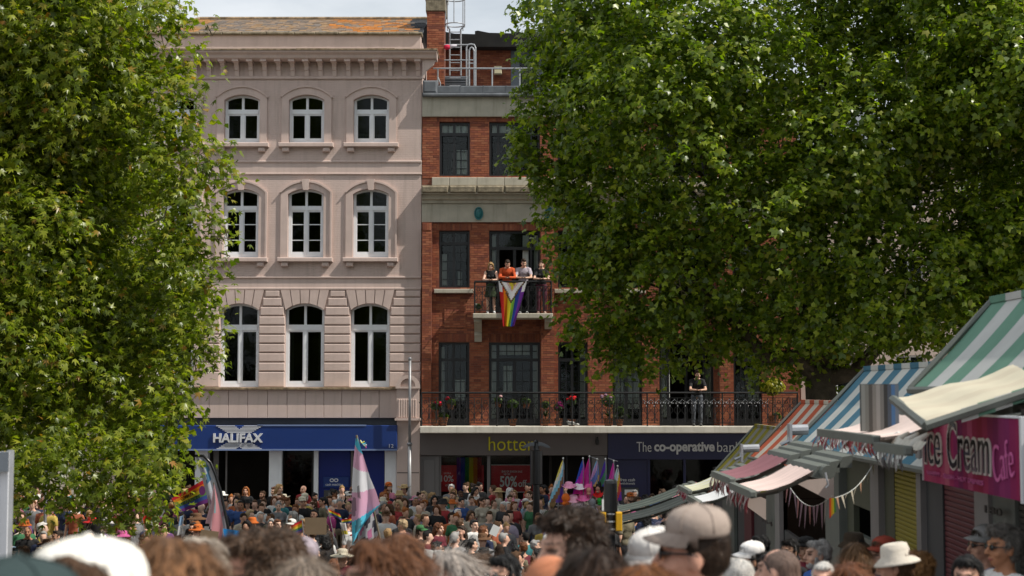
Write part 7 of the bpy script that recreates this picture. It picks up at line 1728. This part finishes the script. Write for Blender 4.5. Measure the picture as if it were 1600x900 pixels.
# lamp post with two wings
Yl = 40.0; p = P(838, 692, Yl); e = empty('lamp_post', (p.x, Yl, 0), 'dark lamp post with two drooping wings standing in front of the hotter window', 'lamp post')
m = MB(); m.lathe([(.13, 0), (.13, .9), (.09, 1.0), (.085, 2.3), (.16, 2.32), (.16, P(0, 704, Yl).z), (.08, P(0, 703, Yl).z), (.06, p.z)], (p.x, Yl, 0), 14); m.build('column', M['gblack'], e, smooth=False)
for s in (-1, 1):
    m = MB(); pts = [(p.x + s * .05, p.z + .02), (p.x + s * .16, p.z + .01), (p.x + s * .30, p.z - .06), (p.x + s * .37, p.z - .12), (p.x + s * .30, p.z - .13), (p.x + s * .12, p.z - .07), (p.x + s * .05, p.z - .08)]
    m.prism(pts if s < 0 else pts[::-1], Yl - .06, Yl + .06); m.build('lamp_wing', M['lead'], e)
m = MB(); m.lathe([(.05, 0), (.06, .08), (.02, .14)], (p.x, Yl, p.z - .05), 10); m.build('finial', M['gblack'], e)
# beacon post
Yc = 17.5; p = P(954, 750, Yc); e = empty('signal_post', (p.x, Yc, ground(p.x, Yc)), 'thick black post with yellow side boxes beside the souvenir cart', 'post')
gz_ = ground(p.x, Yc); zz = lambda v: P(0, v, Yc).z - gz_; w = 10.5 * Yc / FPX
m = MB(); m.lathe([(w * .62, -.2), (w * .62, zz(833)), (w * .75, zz(832)), (w * .75, zz(800)), (w, zz(799)), (w, zz(755)), (w * .9, zz(751)), (w * .3, zz(748.5))], (p.x, Yc, gz_), 18); m.build('column', M['gblack'], e)
for s in (-1, 1):
    m = MB(); m.bbox(*sorted((p.x + s * .055, p.x + s * .125)), Yc - .07, Yc + .07, gz_ + zz(829), gz_ + zz(800), .01); m.build('yellow_box', M['yellow'], e)
for v in (804, 816, 828): m = MB(); m.lathe([(w * .78, 0), (w * .8, .012), (w * .78, .02)], (p.x, Yc, gz_ + zz(v)), 16); m.build('steel_band', M['galv'], e)
m = MB(); a, b = P(940.5, 781, Yc - .12), P(943.5, 798, Yc - .12); m.box(a.x, b.x, Yc - .13, Yc - .1, b.z, a.z); m.build('label_plate', M['paper'], e)
# souvenir cart
Yq = 36.5; cx0, cx1 = P(872, 770, Yq).x, P(945, 770, Yq).x; e = empty('souvenir_cart', ((cx0 + cx1) / 2, Yq, 0), 'street seller cart with wire racks for hats and flags above the crowd', 'cart')
zr = lambda v: P(0, v, Yq).z
m = MB(); m.bbox(cx0, cx1, Yq - .3, Yq + .4, .35, 1.15, .02); m.build('box', M['recess'], e)
for x in (cx0 + .1, cx1 - .1):
    for y in (Yq - .2, Yq + .3):
        m = MB(); m.tube([(x, y - .02, .18), (x, y + .02, .18)], .18, 14); m.build('wheel', M['black'], e)
for x in (cx0, (cx0 + cx1) / 2, cx1): pole_part(e, (x, Yq, 1.1), (x, Yq, zr(752)), .014, 'galv', 'upright')
for v in (772, 790): pole_part(e, (cx0 - .05, Yq, zr(v)), (cx1 + .05, Yq, zr(v)), .016, 'shutterred' if v == 772 else 'galv', 'rack_rail')
pole_part(e, (P(921, 0, Yq).x, Yq, zr(714)), (P(933, 0, Yq).x, Yq, zr(718)), .01, 'galv', 'top_rail'); pole_part(e, (P(947, 0, Yq).x, Yq, zr(716)), (P(962, 0, Yq).x, Yq, zr(721)), .01, 'galv', 'top_rail')
def hung_hat(label, u, v, kind, col, tilt=0, s=1.0):
    p = P(u, v, Yq - .18); me = HATS[kind].copy(); me.transform(Matrix.Translation(-Vector((0, .018, 1.685)))); o = bpy.data.objects.new('souvenir_hat', me); C.objects.link(o); o.location = p; o.rotation_euler = (R(tilt), 0, 0); s *= 1.25; o.scale = (s, s, s); o.color = (*[min(.9, c_ * 1.25) for c_ in col], 1); tag(o, label, 'hat', 'hats hung on the souvenir cart')
hung_hat('pale pink cowboy hat at the upper corner of the cart rack', 889, 760, 'cowboy', (.75, .30, .45), 10, .8); hung_hat('white crowned cowboy hat in the middle of the cart rack', 905, 762, 'cowboy', (.74, .62, .66), 10, .8)
hung_hat('wide magenta rimmed hat facing out from the cart', 919, 762, 'wide', (.62, .08, .28), 80, .75); hung_hat('round black hat next to the magenta one', 933, 761, 'wide', (.02, .012, .012), 80, .6)
hung_hat('light pink cowboy hat on the lower cart rail', 896, 781, 'cowboy', (.75, .40, .50), 14, .85); hung_hat('hot pink cowboy hat on the lower cart rail beside the light pink one', 911, 779, 'cowboy', (.72, .16, .38), 14, .8)
hung_hat('white and pink sun hat lowest on the cart', 904, 790, 'sun', (.75, .62, .66), 30, .8); hung_hat('red sun hat tucked under the black hat', 934, 770, 'sun', (.62, .02, .02), 50, .55)
def cart_face(u, v, col, label, r=.10):
    p = P(u, v, Yq - .3); m = MB(); m.ell(p, (r, .06, r * 1.1), 12, 8); m.ell(p + Vector((0, -.01, -r * 1.3)), (r * .9, .05, r * .6), 10, 6); o = m.build('soft_toy', None, smooth=True); o.data.materials.append(M['print2'])
    tag(o, label, 'toy', 'soft toys hung on the souvenir cart'); o.color = (*col, 1)
M['print2'] = M['cloth']
cart_face(920, 766, (.60, .30, .22), 'pink faced soft toy inside the magenta rim', .06); cart_face(934, 764, (.45, .22, .15), 'brown faced soft toy under the black hat', .05); cart_face(937, 782, (.03, .35, .05), 'green soft toy below the red hat', .06); cart_face(925, 785, (.25, .25, .27), 'grey patterned soft toy low on the cart', .09)
cart_face(884, 778, (.70, .15, .02), 'flame orange soft toy at the edge of the cart', .10)
def furled(label, u, v0, v1, w, cols, Y=36.3, lean=0):
    w *= 1.35; cols = [tuple(min(.85, c_ * 1.45 + .01) for c_ in q_) for q_ in cols]
    def fn(s, t): p = P(u + lean * t + w * (s - .5) * (t ** .7) * 1.0 + (-w * .3 * t), lo(v0, v1, t), Y); return p + Vector((0, .07 * math.sin(s * 8) * t, 0))
    n = len(cols); e_ = grid_flag('furled_flag', label, fn, 9, 12, lambda s, t: cols[min(n - 1, int((s * .45 + t * .55) * n))], group='furled flags standing on the souvenir cart'); pole_part(e_, P(u, v0 - 1, Y), P(u + 1, v1 + 22, Y), .012, 'pole', 'staff')
    m = MB(); m.ell(P(u, v0 - 1, Y), (.022, .022, .022), 8, 6); m.build('knob', M['paper'], e_)
furled('yellow white and blue furled flag standing first on the cart', 880, 717, 785, 17, [(.58, .42, .04), (.60, .50, .10), (.68, .66, .68), (.20, .45, .6), (.20, .10, .05), (.10, .05, .3), (.28, .03, .3)], 36.3, -4)
furled('blue to magenta furled flag behind the pink hats', 911, 717, 772, 15, [(.02, .06, .4), (.02, .06, .35), (.35, .02, .35), (.5, .02, .25), (.6, .03, .25)]); furled('crimson pink furled flag on the tallest staff', 921, 714, 768, 13, [(.45, .02, .20), (.40, .02, .22), (.5, .03, .25)], lean=-2)
furled('pale blue and pink furled flag in the middle of the cart', 933, 718, 760, 13, [(.2, .4, .6), (.45, .25, .45), (.1, .15, .4), (.5, .3, .1)]); furled('indigo furled flag with a green edge', 946, 718, 760, 11, [(.04, .04, .3), (.1, .03, .3), (.05, .2, .1), (.05, .04, .3)])
furled('thin hot pink furled flag behind the black post', 959, 721, 752, 8, [(.62, .04, .35), (.66, .08, .4)]); furled('white flag with rainbow edge furled at the far side of the post', 965, 729, 782, 15, [(.7, .68, .72), (.35, .6, .7), (.68, .66, .7), (.6, .35, .03), (.5, .05, .05), (.15, .03, .3)], lean=3)
furled('lilac and orange flag drooping low beside the yellow boxes', 931, 790, 822, 9, [(.45, .3, .6), (.5, .4, .6), (.6, .3, .2)], lean=8)
# banners and cards held in the crowd
def card(label, u, v, w, h, Y, mat, rot=0):
    p = P(u, v, Y); e_ = empty('placard', p, label, 'placard'); s_ = Y / FPX; m = MB(); m.box(-w * s_ / 2, w * s_ / 2, -.005, .005, -h * s_ / 2, h * s_ / 2); me_ = m.mesh('sheet', M[mat]); o = bpy.data.objects.new('sheet', me_); C.objects.link(o); o.parent = e_; o.rotation_euler.y = R(rot)
card('brown cardboard placard held up behind the light brown mop of hair', 327, 837, 28, 16, 25.5, 'cardboard', 8); card('white sheet of paper held up near the orange cap', 669, 868, 14, 18, 24, 'paper', 10); card('white leaflet raised in the dark middle of the crowd', 773, 829, 12, 16, 29, 'paper', 25); card('dark grey placard carried before the bank doorway', 493, 822, 34, 26, 28, 'cardboard', 0)
